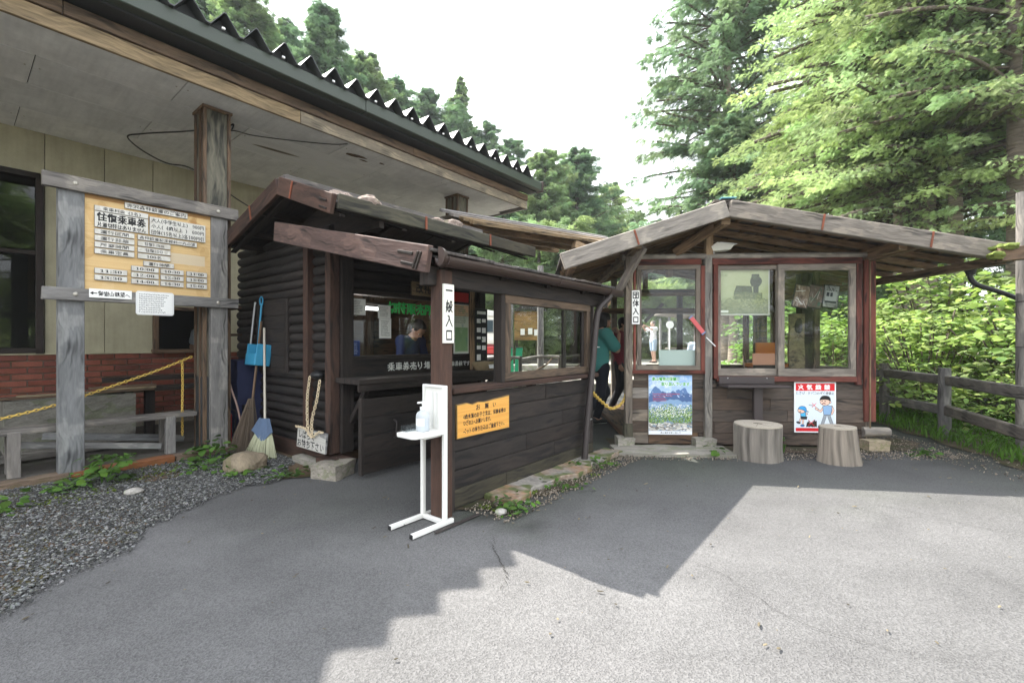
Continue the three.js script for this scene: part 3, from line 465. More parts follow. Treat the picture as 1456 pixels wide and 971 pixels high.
    for (let i = 0; i + 3 < pr.length; i += 4) { const b = pr[i][0]; if (b < -1.2) continue; T.put('fold_closer', slab([[0, 0], [0.115, 0.135], [0.135, 0.135], [0.25, 0]], 0.01).translate(0.035, 0, 0), MAT.sheetDark, [b, 4.315, -5.12]); if ((i / 4) % 2 === 0) T.put('bracket', box(0.03, 0.022, 0.02, { r: 0.003 }), MAT.white, [b + 0.15, 4.325, -5.0]); } }
  // columns with corner trims and a dark metal foot
  for (const u of [1.9, 5.78]) {
    const c = T.put('column', box(0.235, 3.88, 0.27, { grain: 1 }), WD.column[0], [u, 1.94, -5.95]);
    for (const [du, dn] of [[-0.12, 0.137], [0.12, 0.137], [-0.12, -0.137], [-0.12, 0.02]]) T.put('corner_trim', box(0.035, 3.84, 0.035, { grain: 1 }), WD.brown[dn > 0.1 ? 0 : 1], [du, 0.02, dn], null, c);
    T.put('column_foot', box(0.262, 0.86, 0.3, { r: 0.01 }), M(0.045, 0.052, 0.058, { roughness: 0.6, map: stoneMap }), [0, -1.5, 0], null, c);
    T.put('column_head', box(0.3, 0.03, 0.34), WD.brown[2], [0, 1.925, 0], null, c);
  }
  // cables stapled along the soffit and down the column
  const tb = (pts, r = 0.009) => tube(pts.map((p) => [p[0] - T.o[0], p[1], p[2] - T.o[2]]), r, 6, pts.length * 8);
  T.put('cable', tb([[1.78, 3.68, -6.1], [1.72, 3.76, -6.5], [1.5, 3.83, -7.1], [1.42, 3.85, -7.4], [1.6, 3.8, -7.6], [1.9, 3.74, -7.7], [2.2, 3.79, -7.8], [2.9, 3.5, -7.9], [3.6, 3.2, -7.9]]), MAT.black, [1.9, 0, -8.2]);
  T.put('cable', tb([[2.02, 3.72, -5.9], [2.08, 3.79, -5.85], [2.05, 3.7, -5.82], [2.02, 3.68, -5.83]]), MAT.black, [1.9, 0, -8.2]);
  T.put('cable', tb([[2.02, 3.8, -6.4], [2.2, 3.86, -6.2], [2.4, 3.86, -6.15], [3.2, 3.865, -5.6], [3.3, 3.865, -5.45]], 0.007), MAT.black, [1.9, 0, -8.2]);
}
{ // concrete floor under the canopy with a rust-stained edge
  const T = new UN('station_floor', '', '', 1.5, -7); delete T.g.userData.label; delete T.g.userData.category; T.g.userData.kind = 'structure';
  T.put('floor_slab', box(12, 0.12, 2.36, { r: 0.01, grain: 0 }), M(0.11, 0.10, 0.09, { map: stoneMap, roughness: 0.9 }), [1.5, 0.0, -7.02]);
  let u = -2.2; while (u < 2.1) { const w = rr(0.5, 0.9); T.put('kerb_stone', rough(new THREE.BoxGeometry(w - 0.012, 0.13, 0.16, 10, 2, 3), 0.016, 11), rnd() < 0.6 ? MAT.rust : M(0.26, 0.19, 0.14, { map: stoneMap, bumpMap: stoneBump, bumpScale: 0.01, roughness: 1 }), [u + w / 2, 0.0, -5.77]); u += w; }
}
// benches, trough, timber under the canopy
{
  const B = new UN('wooden_bench', 'weathered grey plank bench behind the notice board posts', 'bench', 0.9, -6.05);
  B.put('seat', box(2.6, 0.045, 0.27, { wob: 0.004 }), WD.grey[1], [0.44, 0.455, -6.06]);
  for (const u of [0.36, 1.5]) for (const n of [-5.95, -6.17]) B.put('leg', box(0.085, 0.4, 0.07), wd('grey'), [u, 0.255, n]);
  B.put('stretcher', bar([0.4 - 0.9, 0.32, 0], [1.45 - 0.9, 0.13, 0], 0.03, 0.06), wd('grey'), [0.9, 0, -6.06]);
  const R = new UN('wooden_bench', 'dark wooden bench standing against the brick wall, heaped with planks', 'bench', 1.9, -7.35);
  R.put('seat', box(1.5, 0.04, 0.34), WD.dark[2], [1.95, 0.66, -7.35]); for (const u of [1.4, 1.62, 2.55]) R.put('leg', box(0.1, 0.58, 0.09), wd('dark'), [u, 0.35, -7.3]); R.put('back_rail', box(1.5, 0.06, 0.03), WD.dark[2], [1.95, 0.78, -7.55]);
  const C = new UN('stone_trough', 'mossy concrete trough with loose boards on its rim', 'trough', 0.88, -7.25);
  const wall = M(0.23, 0.225, 0.2, { map: stoneMap, bumpMap: stoneBump, bumpScale: 0.02, roughness: 1 });
  C.put('front_wall', rough(new THREE.BoxGeometry(1.05, 0.56, 0.07, 16, 8, 2), 0.008, 14), wall, [0.88, 0.36, -6.96]); C.put('back_wall', box(1.05, 0.56, 0.07), wall, [0.88, 0.36, -7.55]); for (const u of [0.385, 1.375]) C.put('side_wall', box(0.07, 0.56, 0.52), wall, [u, 0.36, -7.255]); C.put('trough_floor', box(0.9, 0.05, 0.5), wall, [0.88, 0.15, -7.255]);
  [[0.55, 0.7, 0.66, 0.02], [0.75, 0.6, 0.67, -0.05], [1.25, 0.75, 0.665, 0.04], [1.4, 0.5, 0.69, 0.0], [1.35, 0.62, 0.71, 0.1]].forEach(([u, w, y, a], i) => solo('loose_board', box(w, 0.022, 0.16), wd(i % 2 ? 'tan' : 'brown'), ['short brown board at the left end of the trough rim', 'thin board lying crosswise on the trough rim behind the left post', 'board bridging trough and dark bench, right of the left post', 'tan offcut stacked second from top beside the trough', 'topmost tan offcut of the small stack beside the trough'][i], 'board', P(u, y, -7.1 - 0.03 * i), THETA + a));
  [[[-0.4, 0.13, -6.5], [1.7, 0.1, -6.75], 'long floor timber lying behind the bench legs'], [[0.6, 0.3, -6.62], [1.75, 0.12, -6.42], 'slanting grey timber propped beneath the plank bench']].forEach(([a, b, l], i) => { const p = P(...a), q = P(...b); solo('timber', bar([0, 0, 0], q.clone().sub(p).toArray(), 0.12, 0.06), wd(i ? 'grey' : 'weather'), l, 'timber', p); });
}
// chains: links along a hanging line
function chainGeo(pts, len = 0.038, r = 0.0044) {
  const c = new THREE.CatmullRomCurve3(pts.map((p) => (p.isVector3 ? p : V(...p)))), L = c.getLength(), n = Math.max(2, Math.round(L / (len * 0.74))), out = [];
  const link = new THREE.TorusGeometry(len * 0.3, r, 5, 10); link.scale(1.55, 1, 1);
  for (let i = 0; i < n; i++) { const t = (i + 0.5) / n, p = c.getPointAt(t), d = c.getTangentAt(t), q = new THREE.Quaternion().setFromUnitVectors(V(1, 0, 0), d).multiply(new THREE.Quaternion().setFromAxisAngle(V(1, 0, 0), (i % 2) * Math.PI / 2 + 0.4)); out.push(link.clone().applyMatrix4(new THREE.Matrix4().compose(p, q, V(1, 1, 1)))); }
  return join(out);
}
solo('plastic_chain', chainGeo([P(-0.4, 0.5, -5.98), P(0.1, 0.55, -5.98), P(0.6, 0.66, -5.98), P(1.05, 0.82, -5.99), P(1.4, 0.95, -6.01), P(1.72, 1.09, -6.03)]), MAT.yellow, 'yellow plastic chain sagging across the canopy behind the notice board', 'chain');
solo('plastic_chain', chainGeo([P(1.63, 1.04, -6.03), P(1.634, 0.8, -6.03), P(1.63, 0.5, -6.03), P(1.632, 0.22, -6.03)]), MAT.yellow, 'loose yellow chain end hanging straight down beside the column', 'chain');
// ---------------------------------------------------------------- the notice board
{
  const T = new UN('notice_board', 'weathered timber notice board with fares and departure times on small plates', 'notice board', 1.3, -5.78);
  const z = -5.75;
  for (const [u, w] of [[0.705, 0.175], [1.9, 0.165]]) T.put('post', box(w, 2.72, 0.13, { grain: 1, wob: 0.003 }), WD.grey[u > 1 ? 0 : 3], [u, 1.36, -5.8]);
  const b1 = T.put('cross_beam', box(1.57, 0.125, 0.07, { wob: 0.004 }), WD.grey[1], [1.295, 2.7, z + 0.02]), b2 = T.put('cross_beam', box(1.57, 0.11, 0.07, { wob: 0.004 }), WD.grey[0], [1.295, 1.69, z + 0.02]);
  for (const b of [b1, b2]) for (const x of [-0.57, 0.58]) T.put('bolt', swapUV(new THREE.SphereGeometry(0.02, 10, 6)).scale(1, 1, 0.5), MAT.bolt, [x, 0, 0.036], null, b);
  const ply = M(0.95, 0.9, 0.8, { map: print(512, 400, (x, W, H) => { x.fillStyle = '#dcc08f'; x.fillRect(0, 0, W, H); for (let j = 0; j < 160; j++) { x.globalAlpha = 0.12; x.strokeStyle = pick(['#a8763a', '#ead3a6', '#c79a5c']); x.lineWidth = rr(1, 4); const y = rnd() * H; x.beginPath(); x.moveTo(0, y); x.bezierCurveTo(W * 0.3, y + rr(-14, 14), W * 0.6, y + rr(-14, 14), W, y + rr(-6, 6)); x.stroke(); } x.globalAlpha = 1; smudge(x, W, H, 50, ['#7d4c1a', '#f0dcb8', '#9a6a30'], 10, 60, 0.2); x.fillStyle = 'rgba(120,60,15,.35)'; x.fillRect(0, 0, W, 26); x.fillStyle = 'rgba(215,205,190,.75)'; x.fillRect(330, 205, 150, 48); }).map, roughness: 0.75 });
  T.put('panel', new THREE.BoxGeometry(1.05, 0.92, 0.03), ply, [1.305, 2.2, z - 0.02]);
  const plate = (u0, u1, h0, h1, text, o = {}) => {                          // a thin plate screwed on the panel, its lettering printed on the face
    const w = u1 - u0, h = h1 - h0, W = Math.round(w * 700), H = Math.round(h * 700), lines = [].concat(text);
    const p = T.put('plate', box(w, h, 0.012, { r: 0.002 }), WD.grey[2], [(u0 + u1) / 2, (h0 + h1) / 2, z + 0.002 + 0.004]);
    const m = print(W, H, (x) => { x.fillStyle = '#cfccc3'; x.fillRect(0, 0, W, H); smudge(x, W, H, 20, ['#b5afa2', '#e2dfd6'], 5, 30, 0.5); lines.forEach((t, i) => { const s = H / lines.length * (o.size?.[i] ?? 0.74), y = H * (i + 0.5) / lines.length - s / 2 + (o.dy?.[i] ?? 0) * H; const ww = W * (o.w ?? 0.84); fit(x, t, (W - ww) / 2, y, ww, s, { weight: o.weight?.[i] ?? 0.09, fw: 'bold', face: 'serif' }); }); });
    T.put('lettering', plane(w - 0.004, h - 0.004), m, [0, 0, 0.0075], null, p);
  };
  plate(1.08, 1.6, 2.565, 2.625, '赤沢森林鉄道のご案内', { w: 0.95 });
  plate(0.86, 1.265, 2.495, 2.545, '乗車料金 (1名)', { w: 0.72 });
  plate(0.86, 1.265, 2.34, 2.49, ['往復乗車券', '片道切符はありません'], { size: [1.16, 0.62], dy: [0.07, 0.07], weight: [0.13, 0.11], w: 0.92 });
  plate(1.275, 1.765, 2.34, 2.525, ['大人(中学生以上)  900円', '小人( 4歳以上 )  600円', '団体(15名以上)各100円引'], { w: 0.95, size: [0.8, 0.8, 0.8] });
  ['運行区間', '運行距離', '所要時間', '乗車定員'].forEach((t, i) => plate(0.86, 1.155, 2.275 - i * 0.062, 2.327 - i * 0.062, t, { w: 0.74 }));
  plate(1.18, 1.685, 2.275, 2.325, '森林鉄道記念館前〜丸山渡', { w: 0.95 });
  ['往復2.2km', '往復25分', '100名'].forEach((t, i) => plate(1.18, 1.45, 2.213 - i * 0.062, 2.265 - i * 0.062, t, { w: [0.6, 0.55, 0.5][i] }));
  plate(1.225, 1.48, 2.02, 2.07, '運行時間', { w: 0.7 });
  [['11:30', '13:30'], ['10:00', '12:00', '14:00'], ['10:30', '12:30', '14:30'], ['11:00', '13:00', '15:00']].forEach((c, i) => c.forEach((t, k) => { const u = [0.86, 1.13, 1.365, 1.59][i], y = (i ? 2.01 : 1.955) - k * 0.063; plate(u, u + [0.24, 0.22, 0.2, 0.19][i], y - 0.052, y, t, { w: 0.72 }); }));
  const A = new UN('direction_sign', 'white strip sign with black arrow to the left on the lower beam', 'sign', 0.97, -5.69);
  A.put('board', box(0.31, 0.085, 0.008, { r: 0.002 }), MAT.white, [0.97, 1.71, -5.69]);
  A.put('lettering', plane(0.306, 0.081), print(256, 70, (x, W, H) => { x.fillStyle = '#f2f1ec'; x.fillRect(0, 0, W, H); x.strokeStyle = '#111'; x.lineWidth = 7; x.beginPath(); x.moveTo(10, 35); x.lineTo(46, 35); x.moveTo(22, 25); x.lineTo(9, 35); x.lineTo(22, 45); x.stroke(); fit(x, '御嶽山眺望へ', 50, 15, 198, 40, { weight: 0.1 }); }), [0.97, 1.71, -5.684]);
  const S = new UN('notice_sheet', 'white enamel sheet of small print hanging below the beam', 'notice', 1.31, -5.68);
  S.put('sheet', slab([[-0.155, -0.12], [-0.14, -0.135], [0.14, -0.135], [0.155, -0.12], [0.155, 0.085], [0.14, 0.1], [-0.14, 0.1], [-0.155, 0.085]], 0.006), MAT.white, [1.31, 1.66, -5.69]);
  S.put('lettering', plane(0.28, 0.21), print(300, 230, (x, W, H) => { x.fillStyle = '#eeeeea'; x.fillRect(0, 0, W, H); scribble(x, 10, 8, W - 20, H - 16, 9, '#333'); }), [1.31, 1.642, -5.681]);
}
// ---------------------------------------------------------------- the log ticket booth
const inkGeo = (text, size, depth, o = {}) => {              // raised lettering: every stroke a thin bar
  const out = []; let cx = 0; for (const ch of text) { for (const st of G[ch] || []) for (let i = 0; i + 1 < st.length; i++) { const s = (p) => [cx + (p[0] / 15) * size, (1 - p[1] / 15) * size]; const [x0, y0] = s(st[i]), [x1, y1] = s(st[i + 1]), L = Math.hypot(x1 - x0, y1 - y0), w = size * (o.weight || 0.11); if (L < 1e-6) continue; out.push(at(new THREE.BoxGeometry(L + w * 0.8, w, depth), (x0 + x1) / 2, (y0 + y1) / 2, i * 0.00002, 0, 0, Math.atan2(y1 - y0, x1 - x0))); } cx += size * (1 + (o.gap || 0.1)); }
  return join(out);
};
{
  const T = new UN('ticket_booth', 'dark brown log ticket booth with gabled board roof and glazed counter', 'ticket booth', 3.5, -5.2);
  const logG = (L, ax) => { const g = swapUV(cyl(rr(0.049, 0.06), rr(0.049, 0.06), L, 12, { rows: 10 })); rough(g, 0.007, 5); if (ax === 'x') g.rotateZ(Math.PI / 2); else g.rotateX(Math.PI / 2); return g; };
  const pitch = 0.1;
  // side wall of stacked round logs, left open for the shutter
  for (let k = 0; k < 23; k++) {
    const y = 0.2 + k * pitch, open = y > 0.93 && y < 1.72;
    if (open) { T.put('log', logG(0.62, 'z'), wd('log'), [2.45 + rr(-0.006, 0.006), y + rr(-0.004, 0.004), -6.31]); T.put('log', logG(0.42, 'z'), wd('log'), [2.45 + rr(-0.006, 0.006), y + rr(-0.004, 0.004), -4.94]); }
    else T.put('log', logG(1.87, 'z'), wd('log'), [2.45 + rr(-0.006, 0.006), y + rr(-0.005, 0.005), -5.66]);
    T.put('log', logG(0.32, 'z'), wd('log'), [2.455, y, -4.48]);
  }
  const sh = T.put('shutter', box(0.05, 0.8, 0.78, { grain: 2 }), WD.dark[1], [2.42, 1.325, -5.57]);
  for (let i = 0; i < 5; i++) T.put('board', box(0.02, 0.148, 0.7, { grain: 2 }), WD.dark[i % 4], [-0.028, -0.3 + i * 0.152, 0], null, sh);
  for (const s of [-1, 1]) T.put('shutter_trim', box(0.035, 0.84, 0.05), WD.dark[2], [-0.02, 0, s * 0.385], null, sh);
  for (const s of [-1, 1]) T.put('shutter_trim', box(0.033, 0.05, 0.72), WD.dark[0], [-0.02, s * 0.4, 0], null, sh);
  T.put('post', box(0.1, 2.3, 0.1), WD.purple[0], [2.4, 1.3, -4.69]); T.put('post', box(0.1, 2.2, 0.1), WD.purple[2], [2.4, 1.25, -4.24]); T.put('post', box(0.13, 2.2, 0.1), WD.dark[0], [2.52, 1.25, -4.2]);
  T.put('sill_log', box(0.16, 0.16, 2.2, { grain: 2 }), WD.purple[1], [2.44, 0.09, -5.4]); T.put('sill_log', box(0.24, 0.12, 0.3), WD.purple[0], [2.38, 0.06, -4.15]);
  // front: logs under the counter and over the window, strip board with lettering
  for (let k = 0; k < 7; k++) T.put('log', logG(1.9, 'x'), wd('log'), [3.54, 0.2 + k * pitch, -4.22]);
  for (let k = 0; k < 6; k++) T.put('log', logG(1.9, 'x'), wd('log'), [3.54, 1.86 + k * pitch, -4.22]);
  T.put('post', box(0.12, 2.25, 0.12), WD.dark[0], [4.5, 1.27, -4.2]);
  const strip = T.put('strip_board', box(1.93, 0.19, 0.04), WD.dark[1], [3.52, 0.985, -4.17]);
  const ink = M(0.7, 0.7, 0.66);
  T.put('lettering', inkGeo('乗車券売り場', 0.092, 0.004), ink, [-0.53, -0.045, 0.022], null, strip);
  T.put('lettering', inkGeo('乗車券前です', 0.062, 0.004), ink, [0.34, -0.03, 0.022], null, strip);
  T.put('window_frame', join([at(box(1.93, 0.05, 0.08), 0, 0.355, 0), at(box(1.93, 0.045, 0.08), 0, -0.33, 0), at(box(0.05, 0.66, 0.08), -0.94, 0.01, 0), at(box(0.05, 0.66, 0.08), 0.94, 0.01, 0), at(box(0.035, 0.64, 0.06), 0.31, 0.01, 0)]), WD.dark[2], [3.52, 1.42, -4.22]);
  T.put('pane', sheetBox(1.22, 0.63, 0.005), MAT.glass, [3.21, 1.425, -4.215]); T.put('pane', sheetBox(0.58, 0.63, 0.005), MAT.glass, [4.14, 1.425, -4.23]);
  T.put('lettering', inkGeo('切符販売所', 0.13, 0.003, { weight: 0.14, gap: 0.02 }), M(0.03, 0.5, 0.1), [3.03, 1.575, -4.208]);
  for (const [u, h, w, hh] of [[2.99, 1.585, 0.16, 0.145], [3.0, 1.405, 0.155, 0.22], [2.66, 1.62, 0.19, 0.17]]) { const q = T.put('posted_sheet', box(w, hh, 0.003, { r: 0 }), MAT.paper, [u, h, -4.205]); T.put('lettering', plane(w * 0.9, hh * 0.9), print(128, 160, (x, W, H) => { x.fillStyle = '#e8e8e2'; x.fillRect(0, 0, W, H); scribble(x, 12, 10, W - 24, H - 20, 8, '#555'); }, { rough: 0.9 }), [0, 0, 0.0025], null, q); }
  const card = T.put('posted_sheet', box(0.11, 0.16, 0.003, { r: 0 }), M(0.02, 0.05, 0.22), [2.63, 1.19, -4.203]); T.put('lettering', plane(0.1, 0.15), print(64, 96, (x, W, H) => { x.fillStyle = '#23386f'; x.fillRect(0, 0, W, H); scribble(x, 8, 8, W - 16, H - 16, 6, '#cdd6ee'); }), [0, 0, 0.0025], null, card);
  T.put('counter_shelf', box(2.1, 0.05, 0.42, { r: 0.008 }), WD.dark[2], [3.45, 0.875, -3.98]); T.put('shelf_edge', box(2.08, 0.07, 0.03), WD.dark[0], [3.45, 0.82, -3.8]); for (const u of [2.56, 4.4]) T.put('shelf_bracket', bar([u - 3.5, 0.45, 1.05], [u - 3.5, 0.83, 1.34], 0.05, 0.05), WD.dark[1], [3.5, 0, -5.2]);
  const nb = T.put('name_board', box(0.5, 0.155, 0.03), WD.tan[1], [3.54, 1.865, -4.12]); T.put('lettering', inkGeo('改札所', 0.105, 0.004), MAT.black, [-0.2, -0.05, 0.016], null, nb);
  // rear, far side, floor, dim inside
  T.put('rear_wall', box(2.05, 2.3, 0.08, { r: 0, grain: 0 }), WD.brown[1], [3.48, 1.3, -6.6]); T.put('side_wall', box(0.08, 2.3, 2.3, { r: 0, grain: 2 }), WD.brown[1], [4.5, 1.3, -5.42]); T.put('floor', box(2.05, 0.08, 2.3, { r: 0 }), WD.brown[1], [3.48, 0.08, -5.4]);
  T.put('inside_desk', box(1.8, 0.04, 0.45), WD.brown[2], [3.5, 0.93, -4.5]); T.put('inside_shelf', box(0.5, 0.04, 0.3), WD.tan[0], [3.62, 1.07, -4.55]);
  for (const u of [3.0, 3.9]) T.put('inside_post', box(0.1, 2.2, 0.1), WD.brown[3], [u, 1.2, -5.9]);
  // gable roof: boards on purlins, bargeboards with notched ends, eave boards with rust-red clips
  const RU = 3.4, slope = (n) => 2.79 - Math.abs(n + 4.5) * (n > -4.5 ? 0.37 : 0.265);
  const roofBoard = (n0, n1, u0, u1, lift) => { const y0 = slope(n0) + lift, y1 = slope(n1) + lift; return bar([0, y0, n0 - (-5.2)], [0, y1, n1 - (-5.2)], u1 - u0 - 0.004, 0.022, { grain: 0 }).translate((u0 + u1) / 2 - 3.5, 0, 0); };
  for (let i = 0; i < 14; i++) { const u0 = 2.02 + i * 0.2; T.put('roof_board', roofBoard(-4.5, -3.5, u0, u0 + 0.2, rr(0, 0.006)), wd('shingle'), [3.5, 0, -5.2]); T.put('roof_board', roofBoard(-4.5, -5.95, u0, u0 + 0.2, rr(0, 0.006)), wd('shingle'), [3.5, 0, -5.2]); }
  for (const n of [-3.65, -4.1, -4.5, -5.0, -5.5, -5.85]) T.put('purlin', box(2.75, 0.06, 0.06), WD.dark[2], [RU, slope(n) - 0.055, n]);
  for (const u of [2.1, 2.75, 3.4, 4.05, 4.7]) T.put('rafter', join([roofBoard(-4.5, -3.55, u - 0.03, u + 0.03, -0.11), roofBoard(-4.5, -5.9, u - 0.03, u + 0.03, -0.11)]), WD.dark[0], [3.5, 0, -5.2]);
  T.put('ridge_board', box(2.78, 0.05, 0.2), WD.shingle[2], [RU, 2.83, -4.5]);
  const barge = (n0, n1, u, mat, w = 0.17) => T.put('bargeboard', bar([u - 3.5, slope(n0) - 0.03, n0 + 5.2], [u - 3.5, slope(n1) - 0.03, n1 + 5.2], 0.045, w, { r: 0.006 }), mat, [3.5, 0, -5.2]);
  barge(-4.485, -3.52, 2.0, WD.purple[2]); barge(-4.515, -5.98, 2.0, WD.purple[0]);
  for (const [n, y] of [[-3.66, 0.005], [-3.66, -0.06]]) T.put('carved_notch', box(0.012, 0.02, 0.13), WD.dark[1], [1.975, slope(n) - 0.03 + y, n + 0.02], [0.36, 0, 0]);
  for (const [u0, u1] of [[2.03, 2.95], [2.96, 3.9], [3.91, 4.8]]) T.put('eave_board', box(u1 - u0, 0.125, 0.05, { r: 0.006 }), wd('moss'), [(u0 + u1) / 2, 2.425, -3.5]);
  for (const u of [2.955, 3.905]) T.put('rust_clip', box(0.025, 0.13, 0.01), MAT.rustTab, [u, 2.425, -3.468]);
  for (const n of [-4.2, -5.1]) T.put('rust_clip', box(0.012, 0.16, 0.025), MAT.rustTab, [1.97, slope(n) - 0.03, n], [n > -4.5 ? 0.36 : -0.26, 0, 0]);
  T.put('gable_wall', slab([[0.95, 2.3], [-1.4, 2.3], [-1.4, 2.36], [0, 2.7], [0.95, 2.36]], 0.05).rotateY(-Math.PI / 2), WD.dark[1], [2.52, 0, -4.5]);
  // lean-to roof: courses of boards stepping down to the half-round gutter
  const ls = (n) => 1.855 + (-2.38 - n) * 0.235;
  for (let c = 0; c < 5; c++) { const n0 = -2.33 - c * 0.45, n1 = n0 - 0.5; let u = 2.02; while (u < 4.76) { const w = Math.min(rr(0.16, 0.34), 4.78 - u); T.put('roof_board', bar([0, ls(n0) + 0.024 + rr(0, 0.008), n0 + 5.2], [0, ls(n1) + 0.012, n1 + 5.2], w - 0.005, 0.022, { grain: 0 }).translate(u + w / 2 - 3.5, 0, rr(-0.012, 0.012)), wd('shingle'), [3.5, 0, -5.2]); u += w; } }
  T.put('roof_deck', bar([0, ls(-2.36) - 0.012, 2.84], [0, ls(-4.6) - 0.012, 0.6], 2.7, 0.012, { grain: 0, r: 0 }).translate(3.4 - 3.5, 0, 0), WD.dark[1], [3.5, 0, -5.2]);  // unseen underlay added to stop sun leaking between the boards
  for (const n of [-3.52, -5.93]) T.put('roof_deck', roofBoard(-4.5, n, 2.06, 4.8, -0.024), WD.dark[1], [3.5, 0, -5.2]);  // same added underlay, closing the gaps of the gable roof to light
  for (const u of [2.2, 2.85, 3.5, 4.15, 4.7]) T.put('rafter', bar([u - 3.5, ls(-2.38) - 0.06, 2.82], [u - 3.5, ls(-4.2) - 0.06, 1.0], 0.06, 0.09), WD.dark[1], [3.5, 0, -5.2]);
  T.put('bargeboard', bar([2.035 - 3.5, ls(-2.36) - 0.04, 2.84], [2.035 - 3.5, ls(-4.64) - 0.04, 0.56], 0.05, 0.185, { r: 0.006, wob: 0.004 }), wood(0.25, 0.155, 0.125, { worn: true })[0], [3.5, 0, -5.2]);
  for (const [n, y, L] of [[-2.58, 0.02, 0.17], [-2.56, -0.055, 0.14]]) T.put('carved_notch', box(0.014, 0.022, L), WD.dark[1], [2.006, ls(n) - 0.04 + y, n], [0.235, 0, 0]);
  for (const n of [-2.47, -2.44]) T.put('carved_notch', box(0.014, 0.13, 0.02), WD.dark[1], [2.006, ls(n) - 0.06, n], [0.5, 0, 0]);
  T.put('eave_beam', box(2.66, 0.13, 0.09), WD.dark[2], [3.4, 1.715, -2.46]);
  const half = []; for (let i = 0; i <= 10; i++) { const a = Math.PI * (1 + i / 10); half.push([Math.cos(a) * 0.062, Math.sin(a) * 0.062]); } for (let i = 10; i >= 0; i--) { const a = Math.PI * (1 + i / 10); half.push([Math.cos(a) * 0.054, Math.sin(a) * 0.054]); }
  T.put('gutter', slab(half, 2.72).rotateY(Math.PI / 2), MAT.gutter, [2.09, 1.83, -2.31]);
  T.put('gutter_end', at(new THREE.CylinderGeometry(0.066, 0.06, 0.03, 16, 1, false, 0, Math.PI), 0, 0, 0, Math.PI / 2, 0, Math.PI / 2), MAT.gutter, [2.085, 1.83, -2.31]); for (const u of [2.115, 3.5, 4.5]) T.put('gutter_hoop', new THREE.TorusGeometry(0.066, 0.005, 5, 14, Math.PI).rotateZ(Math.PI).rotateY(Math.PI / 2), MAT.gutter, [u, 1.83, -2.31]);
  T.put('downpipe', tube([[4.58 - 3.5, 1.8, 2.89], [4.57 - 3.5, 1.75, 2.89], [4.47 - 3.5, 1.66, 2.85], [4.43 - 3.5, 1.6, 2.83], [4.3 - 3.5, 1.0, 2.83], [4.2 - 3.5, 0.5, 2.83], [4.11 - 3.5, 0.03, 2.84]], 0.034, 10, 40), MAT.iron, [3.5, 0, -5.2]);
  for (const [y, u] of [[1.2, 4.38], [0.45, 4.21]]) T.put('pipe_strap', at(new THREE.TorusGeometry(0.037, 0.005, 5, 14), 0, 0, 0, Math.PI / 2), MAT.steel, [u, y, -2.37]);
  T.put('overflow_pipe', rod([4.62 - 3.5, 1.79, 2.89], [5.0 - 3.5, 1.81, 2.84], 0.03), MAT.iron, [3.5, 0, -5.2]);
  // counter wall: horizontal planks, sill, window frame
  for (let k = 0; k < 6; k++) { const y = 0.02 + k * 0.14, cut = [0.62, 1.35, 0.9, 1.5, 0.4, 1.2][k]; for (const [a, b] of [[0, cut], [cut, 2.1]]) T.put('wall_board', box(b - a - 0.004, 0.136, 0.028, { wob: 0.0015 }), k === 0 ? WD.moss[1] : wd('dark'), [2.335 + (a + b) / 2, y + 0.07, -2.458 + rr(-0.002, 0.002)]); }
  for (const u of [2.37, 3.4, 4.4]) T.put('wall_stud', box(0.07, 0.85, 0.07), WD.dark[0], [u, 0.44, -2.515]);
  T.put('corner_board', box(0.05, 0.85, 0.09), WD.dark[2], [2.315, 0.435, -2.47]);
  T.put('sill', box(2.2, 0.045, 0.2, { r: 0.008 }), WD.purple[1], [3.4, 0.895, -2.5]);
  const wf = T.put('window_frame', join([at(box(1.44, 0.075, 0.06), 0, 0.335, 0), at(box(1.44, 0.07, 0.06), 0, -0.325, 0), at(box(0.07, 0.6, 0.058), -0.68, 0, 0), at(box(0.07, 0.6, 0.058), 0.68, 0, 0)]), WD.brown[3], [3.645, 1.285, -2.46]);
  T.put('sash', join([at(box(0.05, 0.58, 0.03), 0.26, 0, -0.02), at(box(0.04, 0.58, 0.03), 0.62, 0, -0.02)]), WD.dark[2], [0, 0, 0], null, wf);
  T.put('pane', sheetBox(0.92, 0.6, 0.005), MAT.glass, [-0.2, 0.005, 0], null, wf); T.put('pane', sheetBox(0.36, 0.58, 0.005), new THREE.MeshPhysicalMaterial({ color: lin(0.4, 0.42, 0.4), transmission: 1, thickness: 0, roughness: 0 }), [0.44, 0.005, -0.02], null, wf);
  T.put('post', box(0.055, 0.75, 0.09), WD.dark[0], [2.905, 1.29, -2.48]); T.put('post', box(0.09, 1.72, 0.09), WD.dark[0], [4.42, 0.86, -2.5]);
  T.put('post', box(0.112, 1.76, 0.112, { r: 0.006 }), WD.purple[0], [2.205, 0.88, -2.425]);
}
{ const s = new UN('reflection_tube', 'white glowing tube added for a reflection in the booth glass', 'lamp', 2.95, -4.75, 1.7); s.put('tube', rod([-0.5, 0.0, 0], [0.42, 0, 0], 0.022, 0.022, 10), new THREE.MeshStandardMaterial({ color: 0xffffff, emissive: 0xffffff, emissiveIntensity: 1.6 }), [2.95, 1.66, -4.75]); s.put('housing', box(1.0, 0.03, 0.05), MAT.iron, [2.92, 1.72, -4.75]);  // emissive tube added in place of a white reflection on the pane
  const l = new THREE.PointLight(0xfff4e8, 0.5, 0, 2); l.position.copy(P(2.95, 1.6, -4.72)); l.castShadow = true; l.shadow.radius = 4; scene.add(l); }  // point light added to go with the reflection tube
